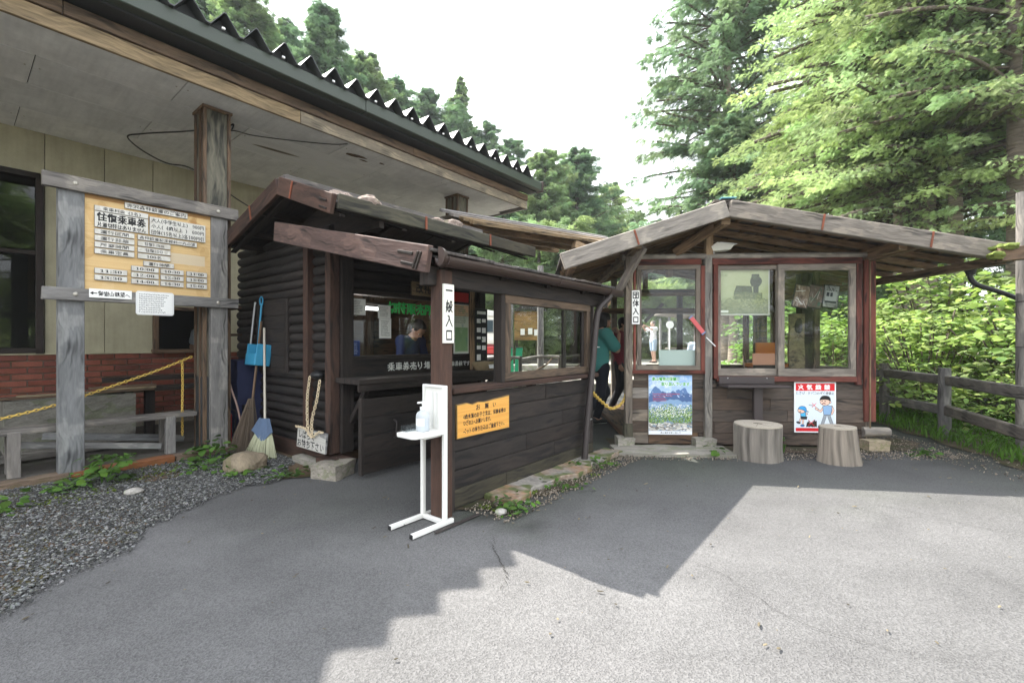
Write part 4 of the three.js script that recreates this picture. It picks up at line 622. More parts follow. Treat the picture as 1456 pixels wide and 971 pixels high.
{ const T = new UN('gate_leaf', 'low black plank gate swung open below the booth counter', 'gate', 2.8, -3.66);
  for (let k = 0; k < 4; k++) T.put('plank', box(0.95, 0.168, 0.025), WD.dark[(k + 1) % 4], [2.84, 0.13 + k * 0.172, -3.66]);
  for (const u of [2.42, 3.26]) T.put('ledge', box(0.07, 0.68, 0.03), WD.dark[1], [u, 0.39, -3.69]);
  T.put('edge_strip', box(0.03, 0.7, 0.05), WD.dark[2], [2.355, 0.39, -3.665]); T.put('handle', tube([[0, 0.09, 0], [0.004, 0.07, 0.035], [0, 0, 0.04], [0, -0.07, 0.035], [0, -0.09, 0]], 0.008, 6, 20), MAT.iron, [2.7, 0.42, -3.645]); }
{ const T = new UN('post_sign', 'white vertical sign of four black characters on the purple-brown entrance post', 'sign', 2.205, -2.36);
  T.put('board', box(0.098, 0.415, 0.018, { r: 0.003 }), MAT.cream, [2.206, 1.452, -2.358]);
  T.put('lettering', plane(0.094, 0.41), print(94, 410, (x, W, H) => { x.fillStyle = '#efeddf'; x.fillRect(0, 0, W, H); '一般入口'.split('').forEach((c, i) => { x.save(); x.translate(14, 8 + i * 100); x.scale(0.74, 1); write(x, c, 0, i ? 0 : -14, 90, { weight: 0.13 }); x.restore(); }); }), [2.206, 1.452, -2.3475]); }
{ const T = new UN('request_sign', 'orange wooden notice with wavy top edge on the counter wall', 'sign', 2.65, -2.44);
  const o = [[-0.305, -0.128], [0.305, -0.128], [0.305, 0.142], [0.22, 0.135], [0.1, 0.128], [0, 0.118], [-0.08, 0.125], [-0.14, 0.112], [-0.2, 0.128], [-0.305, 0.122]];
  T.put('board', slab(o, 0.016, { bevel: 0.002 }), WD.ply[2], [2.66, 0.665, -2.442]);
  const s = new THREE.ShapeGeometry(new THREE.Shape(o.map((p) => new THREE.Vector2(p[0] * 0.985, p[1] * 0.97)))); const a = s.attributes.uv, q = s.attributes.position; for (let i = 0; i < a.count; i++) a.setXY(i, q.getX(i) / 0.61 + 0.5, (q.getY(i) + 0.128) / 0.27);
  T.put('lettering', s, print(610, 270, (x, W, H) => { x.fillStyle = '#e2a54c'; x.fillRect(0, 0, W, H); for (let j = 0; j < 60; j++) { x.globalAlpha = 0.13; x.strokeStyle = pick(['#a8651c', '#f3cf8a', '#c98432']); x.lineWidth = rr(2, 6); x.beginPath(); const y = rnd() * H; x.moveTo(0, y); x.bezierCurveTo(200, y + rr(-20, 20), 400, y + rr(-20, 20), W, y); x.stroke(); } x.globalAlpha = 1; const k = { color: '#2a1505', weight: 0.13 }; write(x, 'お', 205, 34, 46, k); write(x, '願', 305, 34, 46, k); write(x, 'い', 395, 34, 46, k); fit(x, '4歳未満のお子さまは、保護者様の', 65, 96, 500, 38, k); fit(x, 'ひざの上へお願いします。', 65, 144, 330, 38, k); fit(x, 'ペットの持ち込みはご遠慮下さい。', 65, 204, 500, 38, k); }, { rough: 0.65 }), [2.66, 0.665, -2.4228]); }
{ const T = new UN('sanitizer_stand', 'white tubular hand sanitizer stand with back panel and small shelf', 'stand', 2.1, -2.42); const w = M(0.8, 0.79, 0.74, { roughness: 0.35 });
  for (const n of [-2.53, -2.305]) { T.put('foot', box(0.36, 0.03, 0.03), w, [2.02, 0.02, n]); T.put('foot_cap', box(0.006, 0.026, 0.026, { r: 0 }), MAT.black, [1.838, 0.02, n]); T.put('upright', box(0.03, n < -2.5 ? 0.6 : 0.92, 0.03), w, [2.125, n < -2.5 ? 0.335 : 0.495, n]); }
  T.put('cross_bar', box(0.03, 0.03, 0.2), w, [2.126, 0.02, -2.417]);
  T.put('back_panel', box(0.012, 0.33, 0.235, { r: 0.005 }), w, [2.14, 0.79, -2.415]); T.put('panel_rib', join([at(box(0.02, 0.33, 0.02), 0, 0, -0.11), at(box(0.02, 0.33, 0.02), 0, 0, 0.11), at(box(0.006, 0.25, 0.012), 0, -0.01, -0.02), at(box(0.006, 0.25, 0.012), 0, -0.01, 0.02), at(box(0.02, 0.02, 0.2), 0, 0.155, 0)]), M(0.72, 0.72, 0.68), [2.13, 0.79, -2.415]);
  T.put('shelf', slab([[-0.13, -0.1], [0.11, -0.115], [0.11, 0.115], [-0.13, 0.1], [-0.15, 0.07], [-0.15, -0.07]], 0.018, { bevel: 0.003 }).rotateX(Math.PI / 2), w, [2.02, 0.645, -2.415]); T.put('shelf_bracket', box(0.16, 0.02, 0.02), w, [2.05, 0.615, -2.35]); T.put('base_strip', box(0.42, 0.006, 0.03), MAT.iron, [2.2, 0.012, -2.25]); }
{ const T = new UN('sanitizer_bottle', 'translucent pump bottle standing on the white shelf', 'bottle', 2.03, -2.42, 0.648); const p = [2.03, 0.648, -2.42];
  T.put('body', lathe([[0, 0], [0.042, 0], [0.046, 0.006], [0.046, 0.1], [0.044, 0.115], [0.034, 0.13], [0.018, 0.138], [0.018, 0.145]], 24), MAT.frost, p); T.put('label', new THREE.CylinderGeometry(0.0465, 0.0465, 0.05, 20, 1, true, 3.6, 2.2), MAT.white, [p[0], p[1] + 0.065, p[2]]); T.put('liquid', lathe([[0, 0.004], [0.041, 0.004], [0.042, 0.07], [0, 0.07]], 20), new THREE.MeshPhysicalMaterial({ color: lin(0.75, 0.85, 0.92), transmission: 0.7, roughness: 0.1, thickness: 0 }), p);
  T.put('pump', join([at(cyl(0.02, 0.02, 0.02, 14), 0, 0.155, 0), at(cyl(0.006, 0.006, 0.03, 8), 0, 0.178, 0), at(box(0.055, 0.012, 0.018), -0.018, 0.195, 0), at(cyl(0.012, 0.01, 0.012, 10), 0, 0.19, 0)]), MAT.white, p); }
{ const T = new UN('clear_tray', 'small clear plastic tray behind the pump bottle', 'tray', 1.99, -2.49, 0.648); T.put('tray', join([at(box(0.12, 0.004, 0.06), 0, 0.004, 0), at(box(0.12, 0.035, 0.004), 0, 0.02, -0.03), at(box(0.12, 0.035, 0.004), 0, 0.02, 0.03), at(box(0.004, 0.035, 0.06), -0.06, 0.02, 0), at(box(0.004, 0.035, 0.06), 0.06, 0.02, 0)]), MAT.clear, [1.985, 0.648, -2.495]); }
{ const T = new UN('waiting_sign', 'grey wooden please-wait board hanging from a white chain at the booth corner', 'sign', 2.33, -4.5, 0.15);
  T.put('board', box(0.02, 0.2, 0.58, { grain: 2, wob: 0.003 }), WD.grey[2], [2.31, 0.26, -4.47], [0, 0, -0.06]);
  T.put('lettering', plane(0.57, 0.19).rotateY(-Math.PI / 2), print(570, 190, (x, W, H) => { x.fillStyle = '#bdbab2'; x.fillRect(0, 0, W, H); for (let j = 0; j < 90; j++) { x.globalAlpha = 0.2; x.strokeStyle = pick(['#8d8a82', '#dcd9d0']); x.lineWidth = rr(1, 3); const y = rnd() * H; x.beginPath(); x.moveTo(0, y); x.lineTo(W, y + rr(-6, 6)); x.stroke(); } x.globalAlpha = 1; write(x, 'しばらく', 16, 8, 84, { weight: 0.12 }); fit(x, 'お待ち下さい', 10, 100, 540, 80, { weight: 0.12 }); }), [2.2985, 0.26, -4.47], [0, 0, -0.06]); }
{ const q = (u, y, n) => P(u, y, n); solo('plastic_chain', join([chainGeo([q(2.33, 0.9, -4.55), q(2.31, 0.7, -4.56), q(2.3, 0.45, -4.54), q(2.29, 0.36, -4.5)], 0.044, 0.0055), chainGeo([q(2.33, 0.87, -4.35), q(2.31, 0.68, -4.37), q(2.3, 0.46, -4.45), q(2.29, 0.33, -4.43)], 0.044, 0.0055), chainGeo([q(2.29, 0.37, -4.77), q(2.28, 0.38, -4.62), q(2.27, 0.37, -4.5), q(2.27, 0.31, -4.4), q(2.28, 0.37, -4.28), q(2.29, 0.37, -4.22)], 0.04, 0.005)]), MAT.ivory, 'cream plastic chain looped over a peg at the booth corner', 'chain');
  solo('wall_peg', at(new THREE.SphereGeometry(0.06, 12, 8), 0, 0, 0, 0, 0, 0, V(1.1, 0.7, 1.5)), MAT.black, 'rounded black peg high on the corner logs holding the cream chain', 'peg', P(2.36, 0.92, -4.45), THETA); }
{ const B = new UN('wicker_basket', 'shallow straw basket standing on the booth counter', 'basket', 4.3, -3.92, 0.9); const g = lathe([[0, 0], [0.11, 0], [0.15, 0.1], [0.155, 0.105], [0.14, 0.1], [0.1, 0.012], [0, 0.012]], 22).scale(1.35, 1, 0.8); rough(g, 0.012, 40); B.put('bowl', g, M(0.42, 0.33, 0.2, { map: stoneMap, roughness: 0.9 }), [4.3, 0.9, -3.92]); B.put('paper_slip', box(0.1, 0.05, 0.004), MAT.paper, [4.3, 0.95, -3.8], [-0.3, 0, 0]); }
// posters beyond the open counter
{ const T = new UN('poster_stand', 'wooden stand with red-headed notice and route map beside the open counter', 'notice stand', 4.06, -4.12); T.put('post', box(0.05, 1.2, 0.05), WD.rafter[0], [4.24, 1.35, -4.08]);
  const f = T.put('map_sheet', box(0.26, 0.62, 0.01), MAT.paper, [4.06, 1.42, -4.1]); T.put('lettering', plane(0.25, 0.6), print(145, 300, (x, W, H) => { x.fillStyle = '#cfd6c4'; x.fillRect(0, 0, W, H); x.fillStyle = '#e9c7a0'; x.fillRect(0, 0, W, 70); scribble(x, 8, 6, W - 16, 110, 8, '#776'); x.fillStyle = '#86a878'; x.fillRect(8, 140, W - 16, 150); smudge(x, W, H, 30, ['#7fa16f', '#a8c09a', '#6b8f86'], 8, 26, 0.5); }), [0, 0, 0.0055], null, f);
  T.put('red_plate', box(0.26, 0.12, 0.012), M(0.6, 0.03, 0.03), [4.06, 1.82, -4.1]); }
{ const T = new UN('photo_board', 'black display panel with small white cards beside the train view', 'display board', 4.45, -4.05, 0); T.put('panel', box(0.24, 0.75, 0.02), MAT.black, [4.4, 1.32, -4.08]); T.put('lettering', plane(0.22, 0.72), print(140, 360, (x, W, H) => { x.fillStyle = '#151515'; x.fillRect(0, 0, W, H); x.fillStyle = '#e6e6e0'; x.fillRect(16, 10, 108, 20); for (let i = 0; i < 9; i++) x.fillRect(14 + (i % 2) * 62, 60 + Math.floor(i / 2) * 58, 48, rr(16, 40)); smudge(x, W, H, 14, ['#7ba24c', '#5a8a3c'], 5, 16, 0.7); }), [4.4, 1.32, -4.068]); T.put('leg', box(0.04, 0.95, 0.03), MAT.black, [4.43, 0.47, -4.1]); }
// things leaning at the booth side
{ const T = new UN('push_broom', 'nylon broom with pale fan of bristles and blue binding leaning on the logs', 'broom', 2.17, -5.2); const a = [0, 0.4, -0.02], b = [0.17, 1.42, -0.45]; T.put('handle', rod(a, b, 0.013), M(0.5, 0.46, 0.38), [2.17, 0, -5.2]);
  const fan = []; for (let i = 0; i < 130; i++) { const t = (i / 129 - 0.5), w = rr(-0.03, 0.03); fan.push(rod([t * 0.1 * 0.4, 0.4, t * 0.1], [t * 0.13 - 0.06 + w, rr(0.0, 0.035), t * 0.42 + w], 0.004, 0.003, 4)); } T.put('bristles', join(fan), M(0.52, 0.53, 0.36, { roughness: 0.9 }), [2.17, 0, -5.2]);
  const bl = []; for (let i = 0; i < 50; i++) { const t = (i / 49 - 0.5); bl.push(rod([t * 0.05 - 0.005, 0.42, t * 0.12], [t * 0.09 - 0.03, 0.23 - 0.05 * Math.cos(t * 6), t * 0.3], 0.0065, 0.0055, 4)); } T.put('binding', join(bl), M(0.10, 0.15, 0.24, { roughness: 0.8 }), [2.16, 0.006, -5.2]); }
{ const T = new UN('twig_broom', 'dark bundled twig broom standing beside the nylon broom', 'broom', 2.1, -5.48); T.put('handle', rod([0.03, 0.45, 0], [0.24, 1.5, -0.25], 0.014), WD.brown[0], [2.1, 0, -5.48]); const f = []; for (let i = 0; i < 150; i++) { const a = rnd() * 6.3, r = rnd(); f.push(rod([0.03 + 0.03 * Math.cos(a) * r, 0.62, 0.03 * Math.sin(a) * r], [-0.05 + 0.17 * Math.cos(a) * r, rr(0, 0.05), 0.17 * Math.sin(a) * r], 0.004, 0.002, 4)); } T.put('twigs', join(f), M(0.12, 0.09, 0.065, { roughness: 1 }), [2.1, 0, -5.48]); T.put('wire_band', at(new THREE.TorusGeometry(0.042, 0.006, 6, 14), 0.02, 0.52, 0, Math.PI / 2), MAT.black, [2.1, 0, -5.48]); }
{ const T = new UN('dustpan', 'bright blue long-handled dustpan hanging on the log wall', 'dustpan', 2.3, -5.75, 1.0);
  T.put('pan', join([at(box(0.02, 0.24, 0.26), 0.08, 0.12, 0), at(box(0.16, 0.24, 0.015), 0, 0.12, -0.13), at(box(0.16, 0.24, 0.015), 0, 0.12, 0.13), at(box(0.17, 0.02, 0.27), 0, 0.0, 0), at(box(0.015, 0.13, 0.26), -0.08, 0.06, 0)]), MAT.blue, [2.28, 0.99, -5.7], [0, 0, -0.12]); T.put('handle', rod([0, 0, 0], [0.06, 0.5, -0.05], 0.011), MAT.blue, [2.3, 1.22, -5.72]); T.put('grip', tube([[-0.02, 0, -0.03], [-0.02, 0.07, -0.04], [-0.02, 0.1, 0], [-0.02, 0.07, 0.04], [-0.02, 0, 0.03]], 0.008, 6, 20), MAT.blue, [2.38, 1.7, -5.78]); }
{ const T = new UN('mop_pole', 'grey metal pole leaning beside the blue dustpan', 'pole', 2.28, -6.0); T.put('pole', rod([-0.05, 0.5, 0.05], [0.12, 1.75, -0.05], 0.013), MAT.steel, [2.28, 0, -6.0]); T.put('head', box(0.05, 0.12, 0.22), MAT.black, [2.22, 0.45, -5.95]); }
{ const T = new UN('tool_shelf', 'dim shelf of boxes and cloths between the column and the log wall', 'shelf', 2.3, -6.75); T.put('upright', box(0.05, 1.7, 0.05), WD.brown[0], [2.12, 0.9, -6.55]); T.put('upright', box(0.05, 1.7, 0.05), WD.brown[0], [2.12, 0.9, -7.1]); for (const y of [0.95, 1.35, 1.7]) T.put('shelf_board', box(0.32, 0.03, 0.65, { grain: 2 }), WD.brown[1], [2.25, y, -6.8]); }
solo('cloth', at(rough(new THREE.SphereGeometry(0.14, 16, 12), 0.04, 14), 0, 0.1, 0, 0, 0, 0, V(1, 1.3, 0.9)), MAT.tealPlastic, 'bundled teal cloth on the top shelf behind the column', 'cloth', P(2.2, 1.66, -6.7), THETA);
solo('storage_box', box(0.22, 0.2, 0.25), M(0.12, 0.08, 0.06), 'brown box on the middle shelf behind the column', 'box', P(2.2, 1.468, -6.75), THETA);
solo('tarpaulin', rough(new THREE.BoxGeometry(0.34, 0.95, 0.5, 8, 14, 8), 0.03, 9), MAT.navy, 'dark navy tarpaulin draped over a stack beside the brooms', 'tarpaulin', P(2.32, 0.56, -6.15), THETA);
{ const T = new UN('fire_extinguisher', 'red fire extinguisher standing behind the right board post', 'fire extinguisher', 2.05, -6.0); T.put('cylinder', lathe([[0, 0], [0.062, 0], [0.066, 0.01], [0.066, 0.33], [0.05, 0.37], [0.02, 0.385], [0.02, 0.41], [0, 0.41]], 20), MAT.redPaint, [2.05, 0.06, -6.0]); T.put('valve', join([at(box(0.1, 0.02, 0.025), 0, 0.43, 0), at(box(0.09, 0.015, 0.02), 0.01, 0.465, 0, 0, 0, 0.25)]), MAT.black, [2.05, 0.06, -6.0]); T.put('hose', tube([[0.03, 0.42, 0], [0.1, 0.36, 0.02], [0.09, 0.2, 0.03], [0.075, 0.1, 0.02]], 0.009, 6, 20), MAT.black, [2.05, 0.06, -6.0]); }
solo('garden_hose', tube([[0, 0.95, 0], [0.02, 0.75, 0.03], [0.07, 0.5, 0.1], [0.1, 0.25, 0.12], [0.08, 0.05, 0.1], [0.02, 0.03, 0.2]].map((p) => V(...p)), 0.011, 6, 40), M(0.3, 0.2, 0.17), 'thin brown hose drooping to the ground behind the right board post', 'hose', P(2.02, 0, -5.85), THETA);
// stones
const stoneGeo = (a, b, c, d = 2, amp = 0.18) => { const g = new THREE.IcosahedronGeometry(1, d + 1); const q = g.attributes.position, n = V(0, 0, 0), off = rnd() * 50; for (let i = 0; i < q.count; i++) { n.set(q.getX(i), q.getY(i), q.getZ(i)); const k = 1 + amp * 2 * (noise3(n.x * 1.6 + off, n.y * 1.6, n.z * 1.6) - 0.5) + amp * 0.5 * (noise3(n.x * 5 + off, n.y * 5, n.z * 5) - 0.5); q.setXYZ(i, n.x * k * a, n.y * k * b, n.z * k * c); } const uv = g.attributes.uv; for (let i = 0; i < uv.count; i++) uv.setXY(i, q.getX(i) * 1.4 + off, q.getZ(i) * 1.4 + q.getY(i)); g.computeVertexNormals(); return g; };
solo('boulder', stoneGeo(0.2, 0.12, 0.17), MAT.boulder, 'rounded brown boulder at the foot of the right board post', 'boulder', P(1.84, 0.06, -4.83), THETA + 0.3);
solo('corner_stone', rough(new THREE.BoxGeometry(0.3, 0.2, 0.26, 8, 6, 8), 0.03, 7), MAT.stone, 'squarish grey stone under the front corner of the booth', 'stone', P(2.28, 0.03, -3.98), THETA + 0.35);
solo('corner_stone', rough(new THREE.BoxGeometry(0.22, 0.1, 0.5, 8, 4, 8), 0.02, 7), MAT.concrete, 'low concrete footing beneath the booth sill left of the squarish stone', 'stone', P(2.36, 0.02, -4.5), THETA);
[[2.16, -3.66, 0.075, 'small white-crusted stone on the booth roof near its notched corner'], [2.42, -3.62, 0.11, 'large pinkish stone on the booth roof beside the notched corner'], [3.18, -3.62, 0.06, 'small grey stone midway along the booth eave'], [3.42, -3.6, 0.085, 'flat pale stone right of the small one on the booth eave']].forEach(([u, n, s, l], i) => solo('roof_stone', stoneGeo(s * 1.5, s * 0.75, s, 3, 0.34), M(0.42, 0.34, 0.30, { map: stoneMap, bumpMap: stoneBump, bumpScale: 0.02, roughness: 1 }), l, 'stone', P(u, 2.505, n), THETA + i));
// ---------------------------------------------------------------- the waiting hut on the right
const HO = V(1.377, 0, -5.5), HT = -3 * Math.PI / 180;
const hutP = (x, y, z) => V(x, y, z).applyAxisAngle(V(0, 1, 0), HT).add(HO);
class Hut extends Thing { constructor(name, label, category, x, y, z, group) { super(name, label, category, hutP(x, y, z), HT, group); this.o = [x, y, z]; } put(name, geo, mat, p, r, parent) { const q = parent && parent !== this.g ? p : [p[0] - this.o[0], p[1] - this.o[1], p[2] - this.o[2]]; return super.put(name, geo, mat, q, r, parent); } }
{
  const T = new Hut('waiting_hut', 'weathered plank hut with red window frames under a wide gabled roof', 'hut', 1.45, 0, -1.5), sh = (g) => g.translate(-1.45, 0, 1.5), O = [1.45, 0, -1.5];
  // planks below the windows, each by itself
  const rows = [[0.03, 0.165], [0.168, 0.30], [0.303, 0.44], [0.443, 0.575], [0.578, 0.70], [0.703, 0.80]];
  rows.forEach(([a, b], k) => { const cut = [0.27, 1.05, 0.27, 1.7, 0.27, 0.6][k], c2 = [0.86, 2.2, 1.9, 2.4, 1.2, 1.08][k]; [[0.02, cut], [cut, c2], [c2, 2.8]].forEach(([p, q], j) => T.put('wall_board', box(q - p - 0.004, b - a, 0.03, { wob: 0.002 }), j === 0 && p < 0.1 && q < 0.4 ? wd('weather') : k === 0 && j === 1 ? WD.brown[1] : wd('wall'), [(p + q) / 2, (a + b) / 2, -0.02 + rr(-0.003, 0.003)])); });
  T.put('wall_board', box(0.9, 0.075, 0.03), WD.wall[2], [0.55, 0.84, -0.02]);
  for (let k = 0; k < 13; k++) T.put('wall_board', box(0.08, 0.106, 0.03), wd('wall'), [2.757, 0.86 + k * 0.109, -0.02]);
  T.put('post', box(0.085, 2.28, 0.09, { wob: 0.004 }), WD.weather[1], [0.03, 1.15, 0.0]); T.put('post', box(0.085, 2.27, 0.09), WD.weather[3], [0.966, 1.14, 0.0]); T.put('post', box(0.09, 2.2, 0.09), WD.weather[1], [2.8, 1.15, -0.06]);
  T.put('header_beam', swapUV(cyl(0.036, 0.036, 2.95, 10)).rotateZ(Math.PI / 2), WD.weather[2], [1.43, 2.278, 0.01]);
  const R = (w, h, x, y, d = 0.05, z = 0.02) => T.put('red_trim', box(w, h, d), wd('red'), [x, y, z]);
  R(0.80, 0.068, 0.48, 2.213); R(1.72, 0.07, 1.87, 2.212); R(0.048, 1.29, 0.9, 1.52); R(0.05, 1.36, 1.052, 1.5); R(0.055, 1.42, 2.692, 1.465); R(0.86, 0.042, 0.5, 0.897); R(1.6, 0.06, 1.865, 0.818); R(0.03, 1.2, 0.1, 1.52, 0.03);
  T.put('corner_board', box(0.05, 1.9, 0.05), WD.red[1], [2.79, 1.27, 0.0]); T.put('corner_board', box(0.065, 1.92, 0.09), WD.red[2], [2.868, 1.28, -0.03]); T.put('conduit', rod([2.822 - 1.45, 0.25, 1.53], [2.822 - 1.45, 2.2, 1.53], 0.008), WD.tan[1], O);
  const frame = (x0, x1, y0, y1, t, z, b = t) => { const f = T.put('window_frame', join([at(box(x1 - x0, t, 0.04), 0, (y1 - y0) / 2 - t / 2, 0), at(box(x1 - x0, b, 0.042), 0, -(y1 - y0) / 2 + b / 2, 0), at(box(t, y1 - y0 - t, 0.038), -(x1 - x0) / 2 + t / 2, 0, 0), at(box(t, y1 - y0 - t, 0.038), (x1 - x0) / 2 - t / 2, 0, 0)]), wd('weather'), [(x0 + x1) / 2, (y0 + y1) / 2, z]); T.put('pane', sheetBox(x1 - x0 - 2 * t + 0.01, y1 - y0 - t - b + 0.01, 0.004), MAT.glass, [0, (b - t) / 2, 0], null, f); return f; };
  frame(0.126, 0.876, 0.92, 2.178, 0.055, 0.015); frame(1.078, 1.83, 0.85, 2.176, 0.052, -0.03, 0.09); frame(1.775, 2.664, 0.85, 2.176, 0.075, 0.015, 0.09);
  // footings, sill log
  for (const [x, w] of [[-0.02, 0.2], [0.9, 0.24], [2.84, 0.24]]) T.put('footing', rough(new THREE.BoxGeometry(w, 0.16, 0.22, 6, 4, 6), 0.012, 9), x > 2 ? M(0.5, 0.42, 0.3, { map: stoneMap, roughness: 0.95 }) : MAT.concrete, [x, 0.04, 0.05]);
  T.put('sill_log', swapUV(cyl(0.055, 0.06, 0.3, 10)).rotateZ(Math.PI / 2), WD.weather[2], [2.9, 0.2, 0.0]); T.put('sill_log', box(0.1, 0.16, 0.12), WD.moss[2], [0.02, 0.2, 0.02]);
  T.put('floor', box(2.85, 0.06, 3.1, { r: 0 }), WD.brown[1], [1.45, 0.06, -1.6]);
  // side and rear: low planks, posts and rails, glazed toward the bushes
  for (let k = 0; k < 6; k++) { T.put('wall_board', box(0.03, 0.13, 3.1), wd('wall'), [2.86, 0.1 + k * 0.134, -1.6]); T.put('wall_board', box(1.85, 0.13, 0.03), wd('wall'), [1.93, 0.1 + k * 0.134, -3.18]); }
  for (const z of [-1.05, -2.15, -3.16]) T.put('post', box(0.085, 2.2, 0.085), wd('brown'), [2.84, 1.15, z]);
  for (const x of [-0.06, 1.62, 2.25]) T.put('post', box(0.09, 2.2, 0.09), wd(x < 1.2 ? 'brown' : 'dark'), [x, 1.15, -3.16]);
  T.put('wall_plate', box(0.09, 0.1, 4.2), WD.rafter[1], [2.83, 2.29, -1.6]); T.put('wall_plate', box(0.09, 0.1, 4.2), WD.rafter[3], [0.03, 2.33, -1.6]); T.put('tie_beam', box(2.9, 0.1, 0.09), WD.brown[0], [1.43, 2.2, -3.16]); T.put('tie_beam', box(2.9, 0.09, 0.08), WD.brown[2], [1.43, 1.78, -2.2]); T.put('rail', box(2.75, 0.06, 0.06), WD.rafter[0], [1.43, 2.08, -2.4]);
  for (const [a, b] of [[-0.05, -1.0], [-1.1, -2.1], [-2.2, -3.1]]) { T.put('pane', new THREE.BoxGeometry(0.004, 1.35, a - b), MAT.glass, [2.85, 1.56, (a + b) / 2]); T.put('side_rail', box(0.06, 0.06, a - b), WD.weather[1], [2.85, 0.9, (a + b) / 2]); }
  T.put('brace', bar([2.0, 2.2, 1.5 - 1.9], [2.75, 1.75, 1.5 - 1.9], 0.05, 0.07).translate(-1.45, 0, 0), WD.weather[0], O); T.put('brace', bar([0.75, 1.6, -0.7], [1.05, 1.25 + 0.65, -0.7], 0.04, 0.05).translate(-1.45, 0, 0), WD.weather[1], O);
  T.put('wall_panel', box(0.2, 1.3, 0.04), WD.brown[2], [2.42, 1.3, -1.75]); for (let i = 0; i < 7; i++) T.put('slat', box(0.19, 0.012, 0.02), WD.dark[1], [2.42, 1.02 + i * 0.1, -1.725]);
  T.put('inner_post', box(0.15, 2.15, 0.15), WD.dark[0], [2.72, 1.15, -1.1]); T.put('window_bench', box(2.6, 0.04, 0.3), WD.rafter[2], [1.45, 0.84, -0.25]);
  // roof: bargeboards, boards over rafters, purlins
  const XL = -0.8, XR = 3.89, XP = 0.98, yl = 2.2, yp = 2.76, yr = 2.245, ZF = 0.56, ZB = -3.75;
  const top = (x) => x < XP ? yl + (x - XL) / (XP - XL) * (yp - yl) : yp + (x - XP) / (XR - XP) * (yr - yp);
  const run = (x0, x1, z, w, h, drop) => bar([x0 - 1.45, top(x0) - drop, z + 1.5], [x1 - 1.45, top(x1) - drop, z + 1.5], w, h, { grain: 0, r: 0.003 });
  for (const [a, b] of [[XL, XP - 0.012], [XP + 0.012, XR]]) T.put('bargeboard', bar([a - 1.45, top(a) - 0.065, ZF + 1.5], [b - 1.45, top(b) - 0.065, ZF + 1.5], 0.055, 0.185, { r: 0.008, wob: 0.006 }), WD.weather[a < 0 ? 2 : 0], O);
  let z = ZF - 0.03; while (z > ZB) { const w = rr(0.13, 0.22), zz = z - w / 2; T.put('roof_board', run(XL - 0.02, XP, zz, w - 0.006, 0.022, 0.01 - rr(0, 0.01)), wd('shingle'), O); T.put('roof_board', run(XP, XR + 0.02, zz, w - 0.006, 0.022, 0.01 - rr(0, 0.01)), wd('shingle'), O); z -= w; }
  T.put('ridge_cap', box(0.26, 0.03, ZF - ZB - 0.1), WD.shingle[1], [XP, yp + 0.03, (ZF + ZB) / 2]);
  for (let k = 0; k < 12; k++) { const zz = ZF - 0.2 - k * 0.35; T.put('rafter', run(XL + 0.03, XP, zz, 0.055, 0.065, 0.07), wd('rafter'), O); T.put('rafter', run(XP, XR - 0.03, zz, 0.055, 0.065, 0.07), wd('rafter'), O); }
  for (let k = 0; k < 9; k++) { const x = XL + 0.1 + k * 0.2; T.put('lath', box(0.05, 0.02, 4.1), wd('brown'), [x, top(x) - 0.032, -1.6], [0, 0, 0.3]); } for (let k = 0; k < 14; k++) { const x = XP + 0.1 + k * 0.205; T.put('lath', box(0.05, 0.02, 4.1), wd('brown'), [x, top(x) - 0.032, -1.6], [0, 0, -0.17]); }
  T.put('ridge_beam', box(0.1, 0.11, 4.1), WD.rafter[0], [XP, yp - 0.17, -1.55]); T.put('king_post', box(0.085, 0.36, 0.085), WD.rafter[2], [XP, 2.47, -0.0]);
  for (const zz of [-1.6, -3.16]) T.put('king_post', box(0.085, 0.4, 0.085), WD.rafter[2], [XP, 2.46, zz]);
  T.put('strut', bar([0.58, 2.32, 0], [XP, 2.58, 0.3], 0.06, 0.1).translate(-1.45, 0, 1.5), WD.rafter[1], O); T.put('strut', bar([-0.12, 1.85, 0.12], [0.12, 2.32, 0.4], 0.06, 0.08).translate(-1.45, 0, 1.5), WD.weather[0], O);
  T.put('outrigger', bar([2.83, 2.25, -0.05], [3.05, 2.33, 0.54], 0.09, 0.11).translate(-1.45, 0, 1.5), WD.brown[2], O); T.put('outrigger', bar([0.03, 2.33, -0.05], [0.06, 2.38, 0.54], 0.08, 0.1).translate(-1.45, 0, 1.5), WD.weather[0], O);
  T.put('eave_beam', box(0.07, 0.09, 4.2), WD.rafter[3], [XR - 0.1, yr - 0.13, -1.55]); T.put('eave_beam', box(0.07, 0.08, 4.2), WD.rafter[1], [XL + 0.12, yl - 0.1, -1.55]);
  const half = []; for (let i = 0; i <= 10; i++) { const a = Math.PI * (1 + i / 10); half.push([Math.cos(a) * 0.055, Math.sin(a) * 0.055]); } for (let i = 10; i >= 0; i--) { const a = Math.PI * (1 + i / 10); half.push([Math.cos(a) * 0.047, Math.sin(a) * 0.047]); }
  T.put('gutter', slab(half, 4.2), MAT.black, [XR + 0.03, yr - 0.1, -3.72]);
  T.put('downpipe', tube([[XR + 0.03, 2.1, 0.05], [XR + 0.03, 2.0, 0.05], [XR + 0.07, 1.93, 0.06], [XR + 0.35, 1.8, 0.12], [XR + 0.9, 1.52, 0.2], [XR + 1.1, 1.42, 0.22]].map(([x, y, zz]) => [x - 1.45, y, zz + 1.5]), 0.027, 10, 40), MAT.black, O); T.put('pipe_funnel', at(cyl(0.036, 0.075, 0.1, 14), 0, 0, 0), MAT.black, [XR + 0.03, 2.08, 0.05]);
  for (const x of [0.0, 1.95, 3.05]) T.put('rust_clip', box(0.022, 0.17, 0.008), MAT.rustTab, [x, top(x) - 0.065, ZF + 0.033], [0, 0, x < XP ? 0.3 : -0.17]);
